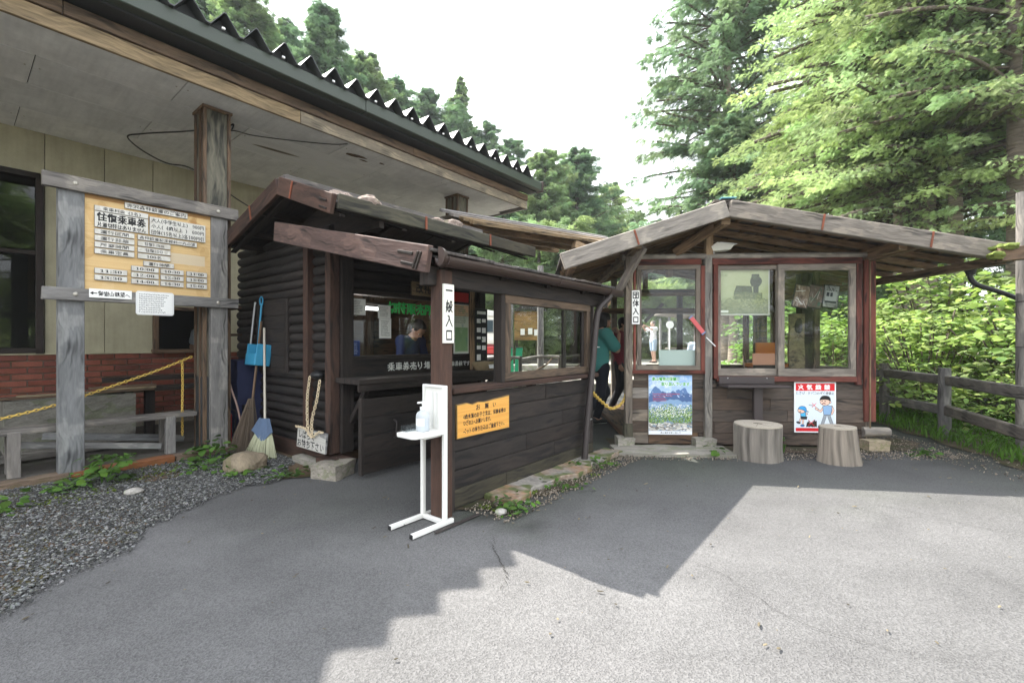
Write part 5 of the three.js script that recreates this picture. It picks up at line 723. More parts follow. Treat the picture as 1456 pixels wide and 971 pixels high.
  T.put('ridge_flashing', box(0.16, 0.012, 0.2), M(0.12, 0.33, 0.42), [XP + 0.02, yp + 0.055, ZF - 0.12]);
}
{ const T = new Hut('floodlight', 'white boxy floodlight under the gable of the hut', 'lamp', 1.02, 2.36, -0.1); T.put('housing', slab([[-0.1, 0], [0.1, 0.02], [0.14, 0.07], [-0.05, 0.1], [-0.12, 0.05]], 0.14, { bevel: 0.005 }), MAT.cream, [1.12, 2.34, -0.1]); T.put('visor', box(0.2, 0.008, 0.15), MAT.white, [1.2, 2.43, -0.03], [0, 0, -0.1]); T.put('bracket', box(0.03, 0.1, 0.03), MAT.steel, [1.05, 2.34, -0.04]); }
{ const T = new Hut('post_sign', 'small white vertical sign of four black characters on the hut left post', 'sign', 0.1, 1.67, 0.06); T.put('board', box(0.092, 0.405, 0.015, { r: 0.002 }), MAT.white, [0.105, 1.67, 0.058]); T.put('lettering', plane(0.088, 0.4), print(88, 400, (x, W, H) => { x.fillStyle = '#f3f2ec'; x.fillRect(0, 0, W, H); '団体入口'.split('').forEach((c, i) => { x.save(); x.translate(8, 10 + i * 97); x.scale(0.82, 1); write(x, c, 0, 0, 86, { weight: 0.14 }); x.restore(); }); }), [0.105, 1.67, 0.067]); }
{ const T = new Hut('flower_poster', 'poster of white alpine flowers below blue mountains on the hut planks', 'poster', 0.526, 0.5, 0.01); T.put('board', box(0.516, 0.715, 0.008, { r: 0.002 }), MAT.white, [0.526, 0.502, 0.006]);
  T.put('print', plane(0.512, 0.711), print(512, 711, (x, W, H) => {
    let g = x.createLinearGradient(0, 0, 0, 260); g.addColorStop(0, '#7fa8dc'); g.addColorStop(1, '#c7dcf2'); x.fillStyle = g; x.fillRect(0, 0, W, H); smudge(x, W, 150, 60, ['#ffffff'], 14, 50, 0.35);
    const ridge = (y0, a, col, f) => { x.fillStyle = col; x.beginPath(); x.moveTo(0, H); for (let i = 0; i <= W; i += 5) x.lineTo(i, y0 - a * (noise3(i * f, y0, 2) - 0.3) - a * 0.4 * noise3(i * f * 4, y0, 5)); x.lineTo(W, H); x.fill(); };
    ridge(235, 105, '#5f7fae', 0.012); ridge(265, 80, '#4a6796', 0.017); for (let i = 0; i < 26; i++) { x.fillStyle = 'rgba(240,246,255,.7)'; x.beginPath(); const a = rnd() * W, b = rr(175, 250); x.moveTo(a, b); x.lineTo(a + rr(6, 18), b + rr(10, 30)); x.lineTo(a - rr(2, 8), b + rr(8, 22)); x.fill(); } ridge(320, 55, '#86a6c8', 0.01); smudge(x, W, 0, 0, ['#fff'], 1, 2, 1); ridge(420, 30, '#7d93a8', 0.013);
    x.save(); x.beginPath(); x.rect(0, 340, W, 270); x.clip(); for (let i = 0; i < 1500; i++) { const a = rr(0, W), b = 365 + 210 * Math.pow(rnd(), 0.8) + 26 * Math.sin(a * 0.02); x.fillStyle = pick(['#5d7f2c', '#7ea13d', '#3f5f22', '#93b257', '#4d6e2a']); x.beginPath(); x.ellipse(a, b, rr(3, 10), rr(2, 5), rnd() * 3, 0, 7); x.fill(); } for (let i = 0; i < 420; i++) { x.fillStyle = pick(['#f5f3e2', '#e9edc8', '#ffffff']); x.beginPath(); x.ellipse(rr(20, W - 20), 352 + 150 * rnd(), rr(2, 6), rr(2, 5), 0, 0, 7); x.fill(); } x.restore();
    for (let i = 0; i < 170; i++) { const a = rnd() * W, b = rr(575, 665), r = rr(8, 34); x.fillStyle = pick(['#b9b6ae', '#e6e4de', '#8f8b84', '#cfccc4', '#6f6b66']); x.beginPath(); x.moveTo(a - r, b); x.lineTo(a - r * 0.4, b - r * 0.5); x.lineTo(a + r * 0.6, b - r * 0.4); x.lineTo(a + r, b + 3); x.lineTo(a, b + r * 0.4); x.fill(); }
    x.fillStyle = '#eef2f6'; x.fillRect(0, 668, W, 43); fit(x, '高山植物を取り組んで', 140, 680, 240, 18, { color: '#333' });
    for (const [c, w] of [['#f4fbe8', 0.26], ['#2f9a3c', 0.13]]) { fit(x, '高山植物の保護に', 40, 22, 330, 44, { color: c, weight: w }); fit(x, '取り組んでいます', 150, 84, 335, 44, { color: c, weight: w }); }
    scribble(x, 50, 215, 420, 22, 1, '#d2342c'); scribble(x, 50, 240, 300, 20, 1, '#d2342c'); scribble(x, 50, 265, 200, 50, 3, '#d2342c'); }, { rough: 0.5 }), [0.526, 0.502, 0.0115]); }
{ const T = new Hut('fire_warning_sign', 'white and red no-fire sign with two cartoon figures, behind the right stump', 'sign', 2.208, 0.485, 0.01); T.put('board', box(0.478, 0.598, 0.01, { r: 0.003 }), MAT.white, [2.208, 0.485, 0.008]);
  T.put('print', plane(0.474, 0.594), print(474, 594, (x, W, H) => {
    x.fillStyle = '#dfe8f0'; x.fillRect(0, 0, W, H); x.strokeStyle = '#f6f6f4'; x.lineWidth = 14; x.strokeRect(4, 4, W - 8, H - 8); x.fillStyle = '#d8202a'; x.fillRect(14, 14, W - 28, 88); x.fillRect(14, 540, W - 28, 40); fit(x, '火気厳禁', 40, 26, 400, 64, { color: '#fff', weight: 0.15, gap: 0.5 }); fit(x, 'たきび・タバコのポイ捨禁止', 18, 112, 438, 36, { color: '#444', weight: 0.09 });
    const ol = (f, path, w = 4) => { x.beginPath(); path(); if (f) { x.fillStyle = f; x.fill(); } x.strokeStyle = '#23252a'; x.lineWidth = w; x.stroke(); };
    const E = (f, a, b, r, s, t = 0, w) => ol(f, () => x.ellipse(a, b, r, s, t, 0, 7), w), L = (c, w, p) => { for (const [cc, ww] of [['#23252a', w + 6], [c, w]]) { x.strokeStyle = cc; x.lineWidth = ww; x.lineCap = x.lineJoin = 'round'; x.beginPath(); p.forEach(([a, b], i) => i ? x.lineTo(a, b) : x.moveTo(a, b)); x.stroke(); } };
    // the man in grey trousers
    L('#9aa0a6', 30, [[355, 380], [340, 430], [318, 500]]); L('#9aa0a6', 30, [[390, 380], [405, 430], [430, 500]]); E('#2f78bc', 302, 524, 32, 14, 0); E('#2f78bc', 446, 520, 26, 13, 0); L('#f2c9b4', 18, [[330, 300], [300, 345], [262, 320]]); L('#f2c9b4', 18, [[425, 285], [445, 330], [428, 372]]); ol('#8fb2d6', () => { x.moveTo(322, 285); x.lineTo(370, 268); x.lineTo(432, 285); x.lineTo(415, 385); x.lineTo(335, 385); x.closePath(); }); E('#f2c9b4', 350, 228, 58, 46); ol('#17181a', () => { x.moveTo(288, 210); x.quadraticCurveTo(300, 152, 365, 160); x.quadraticCurveTo(420, 168, 412, 228); x.quadraticCurveTo(390, 190, 288, 210); }); E('#f2c9b4', 410, 236, 10, 14); L('#b03a34', 4, [[318, 256], [335, 246], [352, 252]]); L('#23252a', 2, [[312, 225], [322, 220]]); L('#23252a', 2, [[345, 222], [357, 226]]); E('#f2c9b4', 255, 316, 20, 13, 0.4);
    // the child in a cap
    L('#f2c9b4', 16, [[78, 420], [60, 465]]); L('#f2c9b4', 16, [[100, 430], [96, 490]]); E('#333a44', 46, 478, 24, 11, 0.3); E('#2f78bc', 92, 512, 22, 12); ol('#20242b', () => { x.moveTo(70, 400); x.lineTo(145, 408); x.lineTo(140, 440); x.lineTo(76, 436); x.closePath(); }); ol('#52b6e4', () => { x.moveTo(66, 358); x.lineTo(128, 352); x.lineTo(132, 408); x.lineTo(74, 406); x.closePath(); }); E('#f2c9b4', 80, 335, 42, 32); ol('#3a9fe0', () => { x.moveTo(40, 318); x.quadraticCurveTo(60, 275, 105, 285); x.quadraticCurveTo(140, 292, 138, 338); x.lineTo(165, 350); x.lineTo(128, 352); x.quadraticCurveTo(100, 320, 40, 318); }); E('#f2c9b4', 140, 375, 12, 9); L('#b03a34', 4, [[58, 354], [72, 348]]);
    for (let i = 0; i < 12; i++) L('#3c2a20', 7, [[140 + i * 10, 525 - rnd() * 8], [150 + i * 9, 490 - rnd() * 45]]); for (const [a, b, s] of [[192, 480, 34], [225, 272, 24]]) { x.strokeStyle = '#d8202a'; x.lineWidth = 6; x.beginPath(); x.moveTo(a - s, b - s); x.lineTo(a + s, b + s); x.moveTo(a + s, b - s); x.lineTo(a - s, b + s); x.stroke(); } L('#e8e8e8', 5, [[170, 268], [205, 275]]); }, { rough: 0.4 }), [2.208, 0.485, 0.0145]); }
{ const T = new Hut('serving_ledge', 'dark brown metal ledge on a single post below the hut window', 'ledge', 1.47, 0, 0.1); const m = M(0.05, 0.038, 0.037, { roughness: 0.5 }); T.put('back_plate', box(0.64, 0.085, 0.012), m, [1.4, 0.805, 0.055]); T.put('shelf', slab([[-0.31, 0], [0.33, 0], [0.42, 0.2], [-0.28, 0.2]], 0.02, { bevel: 0.002 }).rotateX(Math.PI / 2), m, [1.39, 0.757, 0.05]); T.put('post', box(0.1, 0.72, 0.05), m, [1.505, 0.37, 0.1]); for (const x of [1.18, 1.63]) T.put('screw', at(cyl(0.007, 0.007, 0.006, 8), 0, 0, 0, Math.PI / 2), MAT.steel, [x, 0.83, 0.063]); }
{ const T = new Hut('locomotive_photo', 'large sepia photograph of an old steam engine behind the hut glass', 'photograph', 1.41, 1.86, -0.08); T.put('frame', box(0.64, 0.56, 0.012), MAT.cream, [1.41, 1.86, -0.08]);
  T.put('print', plane(0.61, 0.53), print(488, 424, (x, W, H) => { let g = x.createLinearGradient(0, 0, 0, H); g.addColorStop(0, '#c9cca0'); g.addColorStop(0.6, '#b4b88c'); g.addColorStop(1, '#6f7658'); x.fillStyle = g; x.fillRect(0, 0, W, H); x.fillStyle = '#4d5240'; x.beginPath(); x.moveTo(330, 40); x.lineTo(400, 40); x.lineTo(404, 66); x.quadraticCurveTo(440, 96, 420, 132); x.lineTo(400, 160); x.lineTo(335, 160); x.quadraticCurveTo(300, 120, 330, 66); x.fill(); x.fillRect(345, 155, 50, 70); x.fillStyle = '#5b6148'; x.beginPath(); x.moveTo(185, 150); x.lineTo(330, 155); x.lineTo(340, 230); x.lineTo(160, 226); x.fill(); x.fillStyle = '#6a7152'; x.fillRect(160, 220, 270, 60); smudge(x, W, H, 40, ['#d9dbb8', '#c2c69c'], 20, 80, 0.14); for (let i = 0; i < 1400; i++) { const a = rnd() * W, b = 250 + rnd() * 160 + 40 * Math.sin(a * 0.013 + 1); x.globalAlpha = 0.5; x.fillStyle = pick(['#8a8f62', '#a9ad80', '#5f6648', '#747a54']); x.beginPath(); x.ellipse(a, b, rr(3, 12), rr(2, 6), 0, 0, 7); x.fill(); } x.globalAlpha = 1; x.fillStyle = '#e6e6d8'; x.fillRect(14, 388, 96, 22); scribble(x, 30, 34, 100, 30, 2, '#66704c'); }, { rough: 0.5 }), [1.41, 1.86, -0.073]); }
for (const [i, x, c, a, l] of [[0, 2.31, ['#8d7566', '#e6ded6', '#4b3b32'], -0.18, 'leftmost of the three tilted photographs under the hut roof'], [1, 2.49, ['#7d6a60', '#3f6b5c', '#cfc6be'], -0.18, 'middle of the three tilted photographs, showing crossed hoops and rails'], [2, 2.7, ['#a8a8a4', '#dcdcd8', '#4a4a48'], -0.12, 'rightmost of the three tilted photographs, a pale rail car']]) { const T = new Hut('photograph', l, 'photograph', x, 1.83, -0.45, 'photographs hanging inside the hut'); T.put('frame', box(0.2, 0.3, 0.015), MAT.black, [x, 1.84, -0.45 - i * 0.02], [0, 0, a]); T.put('print', plane(0.18, 0.275), print(200, 240, (q, W, H) => { q.fillStyle = c[0]; q.fillRect(0, 0, W, H); smudge(q, W, H, 70, c, 6, 40, 0.6); for (let k = 0; k < 8; k++) { q.strokeStyle = pick(c); q.lineWidth = rr(4, 10); q.beginPath(); q.moveTo(rnd() * W, rnd() * H); q.lineTo(rnd() * W, rnd() * H); q.stroke(); } if (i === 2) { q.fillStyle = '#d6d7d4'; q.fillRect(20, 60, 160, 110); q.fillStyle = '#3c4246'; q.fillRect(34, 76, 40, 44); q.fillRect(86, 76, 34, 44); q.fillRect(20, 172, 160, 20); } }), [x, 1.84, -0.441 - i * 0.02], [0, 0, a]); }
{ const T = new Hut('carved_panel', 'upright slab of pale wood with a dark knot swirl inside the hut', 'wood panel', 2.5, 0.85, -0.9); T.put('slab', rough(new THREE.BoxGeometry(0.2, 0.78, 0.04, 4, 10, 2), 0.012, 6), M(0.46, 0.36, 0.2, { map: grain, roughness: 0.7 }), [2.5, 1.26, -0.9]); const k = rough(new THREE.SphereGeometry(0.07, 14, 10), 0.012, 20).scale(0.8, 1.5, 0.3); T.put('knot', k, WD.dark[1], [2.52, 1.48, -0.88]); T.put('base', box(0.26, 0.05, 0.14), WD.brown[0], [2.5, 0.87, -0.9]); }
{ const T = new Hut('orange_bench', 'bright orange low bench beside a pink board inside the hut', 'bench', 2.3, 0, -1.3); T.put('seat', box(0.5, 0.05, 0.3), MAT.orange, [2.3, 0.92, -1.3]); T.put('back', box(0.34, 0.26, 0.04), MAT.orange, [2.38, 1.12, -1.44]); for (const x of [2.1, 2.5]) T.put('leg', box(0.05, 0.8, 0.26), M(0.2, 0.03, 0.02), [x, 0.49, -1.3]); }
{ const T = new Hut('table_board', 'salmon pink board standing on the hut bench', 'board', 2.08, 0.9, -0.9); T.put('board', box(0.34, 0.16, 0.02), M(0.7, 0.34, 0.22), [2.08, 1.02, -0.9]); T.put('foot', box(0.3, 0.06, 0.06), WD.dark[0], [2.08, 0.91, -0.9]); T.put('leg', box(0.2, 0.8, 0.06), WD.dark[0], [2.08, 0.48, -0.9]); }
solo('display_panel', box(0.46, 0.2, 0.015), M(0.5, 0.58, 0.55, { roughness: 0.3 }), 'pale greenish panel at the bottom right of the hut left window', 'panel', hutP(0.63, 1.06, -0.03), HT);
{ const T = new Hut('signal_paddle', 'red paddle with blue ends and white stick, slanting across the hut middle post', 'paddle', 0.83, 1.4, 0.06); const a = -0.98; T.put('blade', box(0.23, 0.052, 0.012), M(0.55, 0.10, 0.10, { roughness: 0.5 }), [0.82, 1.455, 0.075], [0, 0, a + 0.08]); for (const s of [-1, 1]) T.put('blade_end', box(0.022, 0.056, 0.014), M(0.16, 0.22, 0.36), [0.82 + s * 0.12 * Math.cos(a + 0.08), 1.455 + s * 0.12 * Math.sin(a + 0.08), 0.075], [0, 0, a + 0.08]); T.put('stick', rod([0.925, 1.31, 0.08], [1.03, 1.205, 0.08], 0.007), MAT.white, [0, 0, 0].map((v, i) => v)); }
// stumps used as seats
const stump = (label, x, z, r0, r1, h, tilt, mat) => { const T = new Thing('tree_stump', label, 'stump', V(x, 0, z), rnd() * 6, 'tree stumps used as seats'); const g = swapUV(new THREE.CylinderGeometry(r1, r0, h, 132, 12, true)), p = g.attributes.position, uv = g.attributes.uv; for (let i = 0; i < p.count; i++) { const X = p.getX(i), Y = p.getY(i), Z = p.getZ(i), a = Math.atan2(Z, X), low = Math.max(0, 0.35 - (Y / h + 0.5)); const k = 1 + 0.035 * (noise3(Math.cos(a) * 3 + x, 2, Math.sin(a) * 3) - 0.5) * 2 + 0.035 * (noise3(Math.cos(a) * 9 + x, Y * 4, Math.sin(a) * 9) - 0.5) + 0.05 * (noise3(Math.cos(a) * 22 + x, Y * 3, Math.sin(a) * 22) - 0.5) + low * 0.22 * (noise3(Math.cos(a) * 4 + x, 5, Math.sin(a) * 4)); const gash = [0.6, 1.9, 2.8, 4.1, 5.2].reduce((q, g, n) => q + (0.035 + 0.03 * (n % 3)) * Math.exp(-Math.pow(Math.atan2(Math.sin(a - g - x), Math.cos(a - g - x)) / 0.035, 2)) * Math.max(0, 1 - 1.3 * Math.abs(Y / h - [0.2, -0.3, 0.35, 0, -0.2][n])), 0); p.setXYZ(i, X * (k - gash), Y + (Y > h * 0.45 ? 0.012 * (noise3(X * 20, 1, Z * 20) - 0.5) : 0), Z * (k - gash)); uv.setXY(i, (a / 6.283) * 1.4, Y * 0.7 + 0.3); } g.computeVertexNormals(); T.put('trunk', g, mat, [0, h / 2 - 0.01, 0], tilt);
  const c = new THREE.CylinderGeometry(r1 * 1.0, r1 * 1.01, 0.018, 48, 1); const top = T.put('cut_face', c, [mat, null, null].map(() => 0) && print(256, 256, (q, W, H) => { q.fillStyle = '#b3aa9b'; q.fillRect(0, 0, W, H); for (let i = 1; i < 34; i++) { q.strokeStyle = `rgba(90,78,62,${rr(0.15, 0.5)})`; q.lineWidth = rr(0.6, 2); q.beginPath(); q.ellipse(128 + rr(-2, 2), 128 + rr(-2, 2), i * 3.8, i * 3.7, 0, 0, 7); q.stroke(); } for (let i = 0; i < 7; i++) { q.strokeStyle = 'rgba(60,48,36,.7)'; q.lineWidth = rr(1, 3); const a = rnd() * 6.3; q.beginPath(); q.moveTo(128 + 10 * Math.cos(a), 128 + 10 * Math.sin(a)); q.lineTo(128 + 115 * Math.cos(a + 0.1), 128 + 115 * Math.sin(a + 0.1)); q.stroke(); } q.fillStyle = 'rgba(40,30,22,.7)'; q.beginPath(); q.ellipse(128, 128, 26, 16, 0.3, 0, 7); q.fill(); }, { rough: 0.95 }), [Math.sin(-(tilt?.[2] || 0)) * h / 2, h - 0.008, Math.sin(tilt?.[0] || 0) * h / 2], tilt); return T; };
stump('wide grey tree stump below the dark metal ledge', 2.66, -4.92, 0.225, 0.232, 0.375, [0, 0, 0], MAT.stump);
stump('narrower leaning tree stump in front of the no-fire sign', 3.43, -4.78, 0.195, 0.165, 0.37, [0.02, 0, 0.03], M(0.30, 0.265, 0.22, { map: barkMap, bumpMap: barkBump, bumpScale: 0.008, roughness: 0.92 }));
solo('rope_chain', chainGeo([P(4.45, 0.75, -2.5), V(1.05, 0.56, -5.35), V(1.2, 0.46, -5.45), V(1.33, 0.52, -5.5), V(1.4, 0.68, -5.5), V(1.42, 0.78, -5.5)], 0.05, 0.008), MAT.yellow, 'yellow chain looped across the passage beside the hut post', 'chain');
// ---------------------------------------------------------------- fence, pole, mossy beam on the right
{ const T = new Thing('timber_fence', 'weathered two-rail timber fence along the bushes right of the hut', 'fence', V(5.7, 0, -6)); const pts = [[4.72, -3.9], [5.7, -5.99], [5.98, -7.3], [5.9, -9.0], [5.7, -10.6]]; pts.forEach(([x, z]) => T.put('post', swapUV(cyl(0.072, 0.066, 0.95, 10, { rows: 4, bump: 0.006 })), wd('fence'), [x - 5.7, 0.44, z + 6])); for (let i = 0; i + 1 < pts.length; i++) for (const y of [0.76, 0.36]) { const [a, b] = pts[i], [c, d] = pts[i + 1]; T.put('rail', bar([a - 5.72, y, b + 6.05], [c - 5.72, y + rr(-0.01, 0.01), d + 6.05], 0.055, 0.125, { wob: 0.008, r: 0.012 }), wd('fence'), [0, 0, 0]); } T.put('rail', bar([4.72 - 5.72, 0.76, -3.9 + 6.05], [3.9 - 5.72, 0.78, -2.4 + 6.05], 0.055, 0.125), wd('fence')); T.put('rail', bar([4.72 - 5.72, 0.36, -3.9 + 6.05], [3.9 - 5.72, 0.38, -2.4 + 6.05], 0.055, 0.125), wd('fence')); }
{ const T = new Thing('pipe_pole', 'pale grey weathered pole rising behind the fence at the right edge', 'pole', V(5.62, 0, -5.0)); T.put('pole', swapUV(cyl(0.06, 0.055, 2.9, 12, { rows: 6 })), WD.grey[1], [0, 1.45, 0]); for (const y of [1.2, 1.7]) T.put('band', at(new THREE.TorusGeometry(0.06, 0.005, 5, 16), 0, y, 0, Math.PI / 2), MAT.iron, [0, 0, 0]); }
{ const T = new Thing('eave_beam', 'moss-covered timber end poking in above the fence at the right edge', 'beam', V(5.3, 2.15, -4.7)); T.put('beam', bar([-0.3, 0, 0], [1.0, 0.1, 0.25], 0.12, 0.14, { wob: 0.01 }), WD.brown[0]); const blobs = []; for (let i = 0; i < 26; i++) { const t = Math.pow(rnd(), 1.4), s = rr(0.02, 0.06); blobs.push(at(rough(new THREE.IcosahedronGeometry(s, 2), s * 0.35, 40), -0.34 + t * 1.0 + rr(-0.03, 0.03), 0.07 + t * 0.08 - (rnd() < 0.3 ? 0.08 : 0), rr(-0.05, 0.1) + t * 0.2, 0, 0, 0, V(1.3, 0.8, 1))); } T.put('moss', join(blobs), M(0.2, 0.25, 0.055, { roughness: 1, map: stoneMap })); }
// ---------------------------------------------------------------- platform roof, track side, what shows through the openings
{ const a = V(-0.95, 3.22, -7.0), d = V(2.6, 0, -1.6); const T = new Thing('platform_roof', 'pale weathered plank roof spanning between booth and hut', 'roof', V(0.35, 2.4, -7.8), Math.atan2(1.6, 2.6)); const L = 3.05;
  for (let k = 0; k < 4; k++) T.put('fascia_board', box(L + 0.3 - k * 0.1, 0.05, 0.16, { wob: 0.006 }), k < 2 ? WD.white[k] : WD.tan[1], [0.0 + k * 0.05, 0.86 - k * 0.075, 0.0 + k * 0.14], [0.35, 0, 0]);
  for (let k = 0; k < 14; k++) T.put('roof_board', box(0.215, 0.03, 1.6), wd('weather'), [-L / 2 + 0.1 + k * 0.22, 0.92, -0.75], [0.16, 0, 0]);
  for (let k = 0; k < 6; k++) T.put('rafter', bar([-1.3 + k * 0.55, 0.68, 0.3], [-1.3 + k * 0.55, 0.96, -1.5], 0.07, 0.1), wd('rafter')); for (const z of [0.2, -0.6, -1.4]) T.put('purlin', box(L + 0.2, 0.09, 0.08), wd('rafter'), [0, 0.6 - (z - 0.2) * 0.15, z]);
  T.put('beam', box(1.3, 0.13, 0.1), WD.rafter[2], [1.2, 0.38, 0.42], [0, 0, -0.22]); T.put('beam', box(1.2, 0.12, 0.1), WD.brown[2], [1.1, 0.22, 0.3], [0, 0, -0.22]); }
for (const [x, z, h, l] of [[1.95, -8.7, 2.6, 'slim weathered post nearest the hut in the passage'], [2.25, -10.9, 2.6, 'reddish brown post at the far end of the passage'], [1.75, -10.0, 2.6, 'grey post in the passage behind the teal-clad person']]) { const T = new Thing('passage_post', l, 'post', V(x, 0, z), 0, 'posts of the passage'); T.put('post', box(0.1, h, 0.1), l[0] === 'r' ? WD.brown[3] : wd('weather'), [0, h / 2, 0]); T.put('footing', box(0.2, 0.1, 0.2), MAT.concrete, [0, 0.02, 0]); T.put('bracket', bar([0, h - 0.5, 0], [0.35, h - 0.1, 0], 0.06, 0.07), wd('rafter')); }
{ const m = M(0.48, 0.46, 0.43, { map: stoneMap, bumpMap: stoneBump, bumpScale: 0.01, roughness: 1 }); const g = box(16, 0.3, 5.2, { r: 0.02 }); const a = shade(new THREE.Mesh(g, m)); a.name = 'platform'; a.position.set(4, 0.08, -14.0); a.userData.kind = 'structure'; scene.add(a); const b = shade(new THREE.Mesh(box(9, 0.42, 5, { r: 0.02 }), m)); b.name = 'platform_001'; b.position.set(7.8, 0.22, -19.8); b.userData.kind = 'structure'; scene.add(b); used.set('platform', 2);
  const c = shade(new THREE.Mesh(box(29, 0.4, 7, { r: 0 }), M(0.46, 0.44, 0.41, { map: stoneMap, bumpMap: stoneBump, bumpScale: 0.03, roughness: 1 }))); c.name = 'track_bed'; c.position.set(-11.3, 0.21, -20.2); c.userData.kind = 'structure'; scene.add(c); }
for (const [z, l] of [[-18.2, 'rail of the narrow track nearest the platform'], [-18.9, 'second rail of the narrow track from the platform'], [-20.4, 'rail of the far track nearest the bushes side'], [-21.1, 'far rail closest to the bushes']]) solo('rail', box(24, 0.09, 0.06), MAT.iron, l, 'rail', V(-9, 0.455, z), 0, 'rails of the narrow track');
{ const T = new Thing('rail_car', 'small cream and dark red forest railway car beyond the booth', 'rail car', V(-1.35, 0.4, -18.2), 0.12); const cm = M(0.75, 0.74, 0.68), rm = M(0.22, 0.03, 0.03); T.put('body', box(1.6, 1.15, 5, { r: 0.05 }), cm, [0, 1.35, -2.5]); T.put('lower_body', box(1.62, 0.42, 5.02, { r: 0.03 }), rm, [0, 0.57, -2.5]); T.put('roof', slab([[-0.85, 0], [0.85, 0], [0.7, 0.16], [0.3, 0.22], [-0.3, 0.22], [-0.7, 0.16]], 5.1, { bevel: 0.02 }), M(0.6, 0.6, 0.57), [0, 1.92, -5.05]); for (const x of [-0.45, 0.42]) { const w = T.put('window', box(0.42, 0.55, 0.03), M(0.3, 0.3, 0.28), [x, 1.5, 0.012]); T.put('pane', sheetBox(0.34, 0.47, 0.01), M(0.03, 0.05, 0.06, { roughness: 0.08 }), [0, 0, 0.014], null, w); } for (const x of [-0.5, 0.5]) for (const z of [-0.9, -4.1]) T.put('wheel', at(cyl(0.2, 0.2, 0.08, 20), 0, 0, 0, 0, 0, Math.PI / 2), MAT.iron, [x, 0.2, z]); T.put('buffer_beam', box(1.5, 0.16, 0.1), M(0.5, 0.05, 0.04), [0, 0.5, 0.06]); for (const x of [-0.5, 0.5]) T.put('lamp', at(cyl(0.07, 0.08, 0.05, 14), 0, 0, 0, Math.PI / 2), MAT.white, [x, 1.0, 0.03]); }
{ const T = new Thing('rail_barrier', 'red and white rail barrier in front of the rail car', 'barrier', V(-0.7, 0.23, -13.2)); for (const y of [0.62, 0.86]) T.put('bar', rod([-0.6, y, 0], [0.4, y, 0], 0.028), y > 0.7 ? MAT.redPaint : MAT.white); for (const x of [-0.55, 0.35]) T.put('post', rod([x, 0, 0], [x, 0.9, 0], 0.025), MAT.white); }
{ const T = new Thing('rustic_fence', 'rustic branch-wood fence beyond the counter window', 'fence', V(0.4, 0.0, -11.0)); const ps = [[-1.3, 0.9], [-0.2, 0.0], [0.85, -0.9], [1.9, -1.6]]; ps.forEach(([x, z]) => T.put('post', rod([x, 0, z], [x, 0.92, z], 0.05, 0.045), wd('fence'))); for (let i = 0; i + 1 < ps.length; i++) { const [a, b] = ps[i], [c, d] = ps[i + 1]; T.put('rail', tube([[a, 0.84, b], [(a + c) / 2, 0.9, (b + d) / 2], [c, 0.88, d]], 0.035, 8, 12), WD.white[1]); T.put('rail', tube([[a, 0.3, b], [(a + c) / 2, 0.36, (b + d) / 2], [c, 0.3, d]], 0.04, 8, 12), wd('fence')); T.put('branch', tube([[a + 0.05, 0.28, b], [a + 0.3, 0.5, b - 0.25], [(a + c) / 2 + 0.2, 0.72, (b + d) / 2 - 0.2], [c - 0.2, 0.86, d + 0.15]], 0.022, 7, 16), wd('brown')); } }
{ const T = new Thing('log_pole', 'pale grey log pole standing beyond the counter window', 'pole', V(0.73, 0, -11.6)); T.put('pole', swapUV(cyl(0.085, 0.075, 3.2, 12, { rows: 6, bump: 0.006 })), WD.white[0], [0, 1.6, 0]); T.put('collar', swapUV(cyl(0.1, 0.1, 0.1, 12)), MAT.concrete, [0, 0.05, 0]); }
{ const T = new Thing('timber_pole', 'square grey pole at the left of the counter window view', 'pole', V(-0.03, 0.2, -13.6)); T.put('pole', box(0.14, 3.2, 0.14), WD.grey[1], [0, 1.6, 0]); T.put('base', box(0.24, 0.1, 0.24), MAT.concrete, [0, 0.05, 0]); }
{ const T = new Thing('trail_board', 'tan wooden map board on dark legs seen through the counter window', 'map board', V(0.55, 0.2, -15)); T.put('board', box(0.95, 0.95, 0.06), WD.ply[1], [0, 1.6, 0]); T.put('roof', slab([[-0.6, 0], [0.6, 0], [0, 0.25]], 0.3), WD.dark[0], [0, 2.1, -0.15]); for (const x of [-0.4, 0.4]) T.put('leg', box(0.1, 2.1, 0.1), WD.dark[1], [x, 1.05, -0.08]); for (const [x, y] of [[-0.2, 1.4], [0.05, 1.42], [0.25, 1.38]]) T.put('card', box(0.14, 0.2, 0.01), MAT.paper, [x, y, 0.035]); }
{ const T = new Thing('green_stand', 'bright green folding stand beside the rustic fence', 'folding stand', V(0.06, 0.0, -12.0)); const m = M(0.03, 0.42, 0.22); for (const s of [-1, 1]) T.put('panel', box(0.17, 0.75, 0.03), m, [s * 0.11, 0.75, 0], [0, 0, s * -0.08]); T.put('cross_bar', rod([-0.22, 1.12, 0.02], [0.22, 1.12, 0.02], 0.012), MAT.black); for (const s of [-1, 1]) T.put('leg', rod([s * 0.18, 0, 0], [s * 0.12, 0.5, 0], 0.015), MAT.black); }
{ const T = new Thing('platform_stall', 'little platform stall with pale curved roof and grey board front', 'stall', V(6.0, 0.22, -15.8)); for (let k = 0; k < 6; k++) T.put('board', box(0.19, 0.62, 0.03), WD.grey[k % 4], [-0.5 + k * 0.2, 0.5, 0.3]); for (const x of [-0.62, 0.65]) for (const z of [0.25, -0.7]) T.put('post', box(0.07, 1.9, 0.07), wd('white'), [x, 0.95, z]); T.put('roof', slab([[-0.85, 0.06], [0, 0.0], [0.85, -0.1], [0.85, -0.06], [0, 0.05], [-0.85, 0.12]], 1.5), WD.white[1], [0, 1.95, -0.95]); T.put('counter', box(1.3, 0.05, 0.5), wd('weather'), [0, 0.83, 0.15]); }
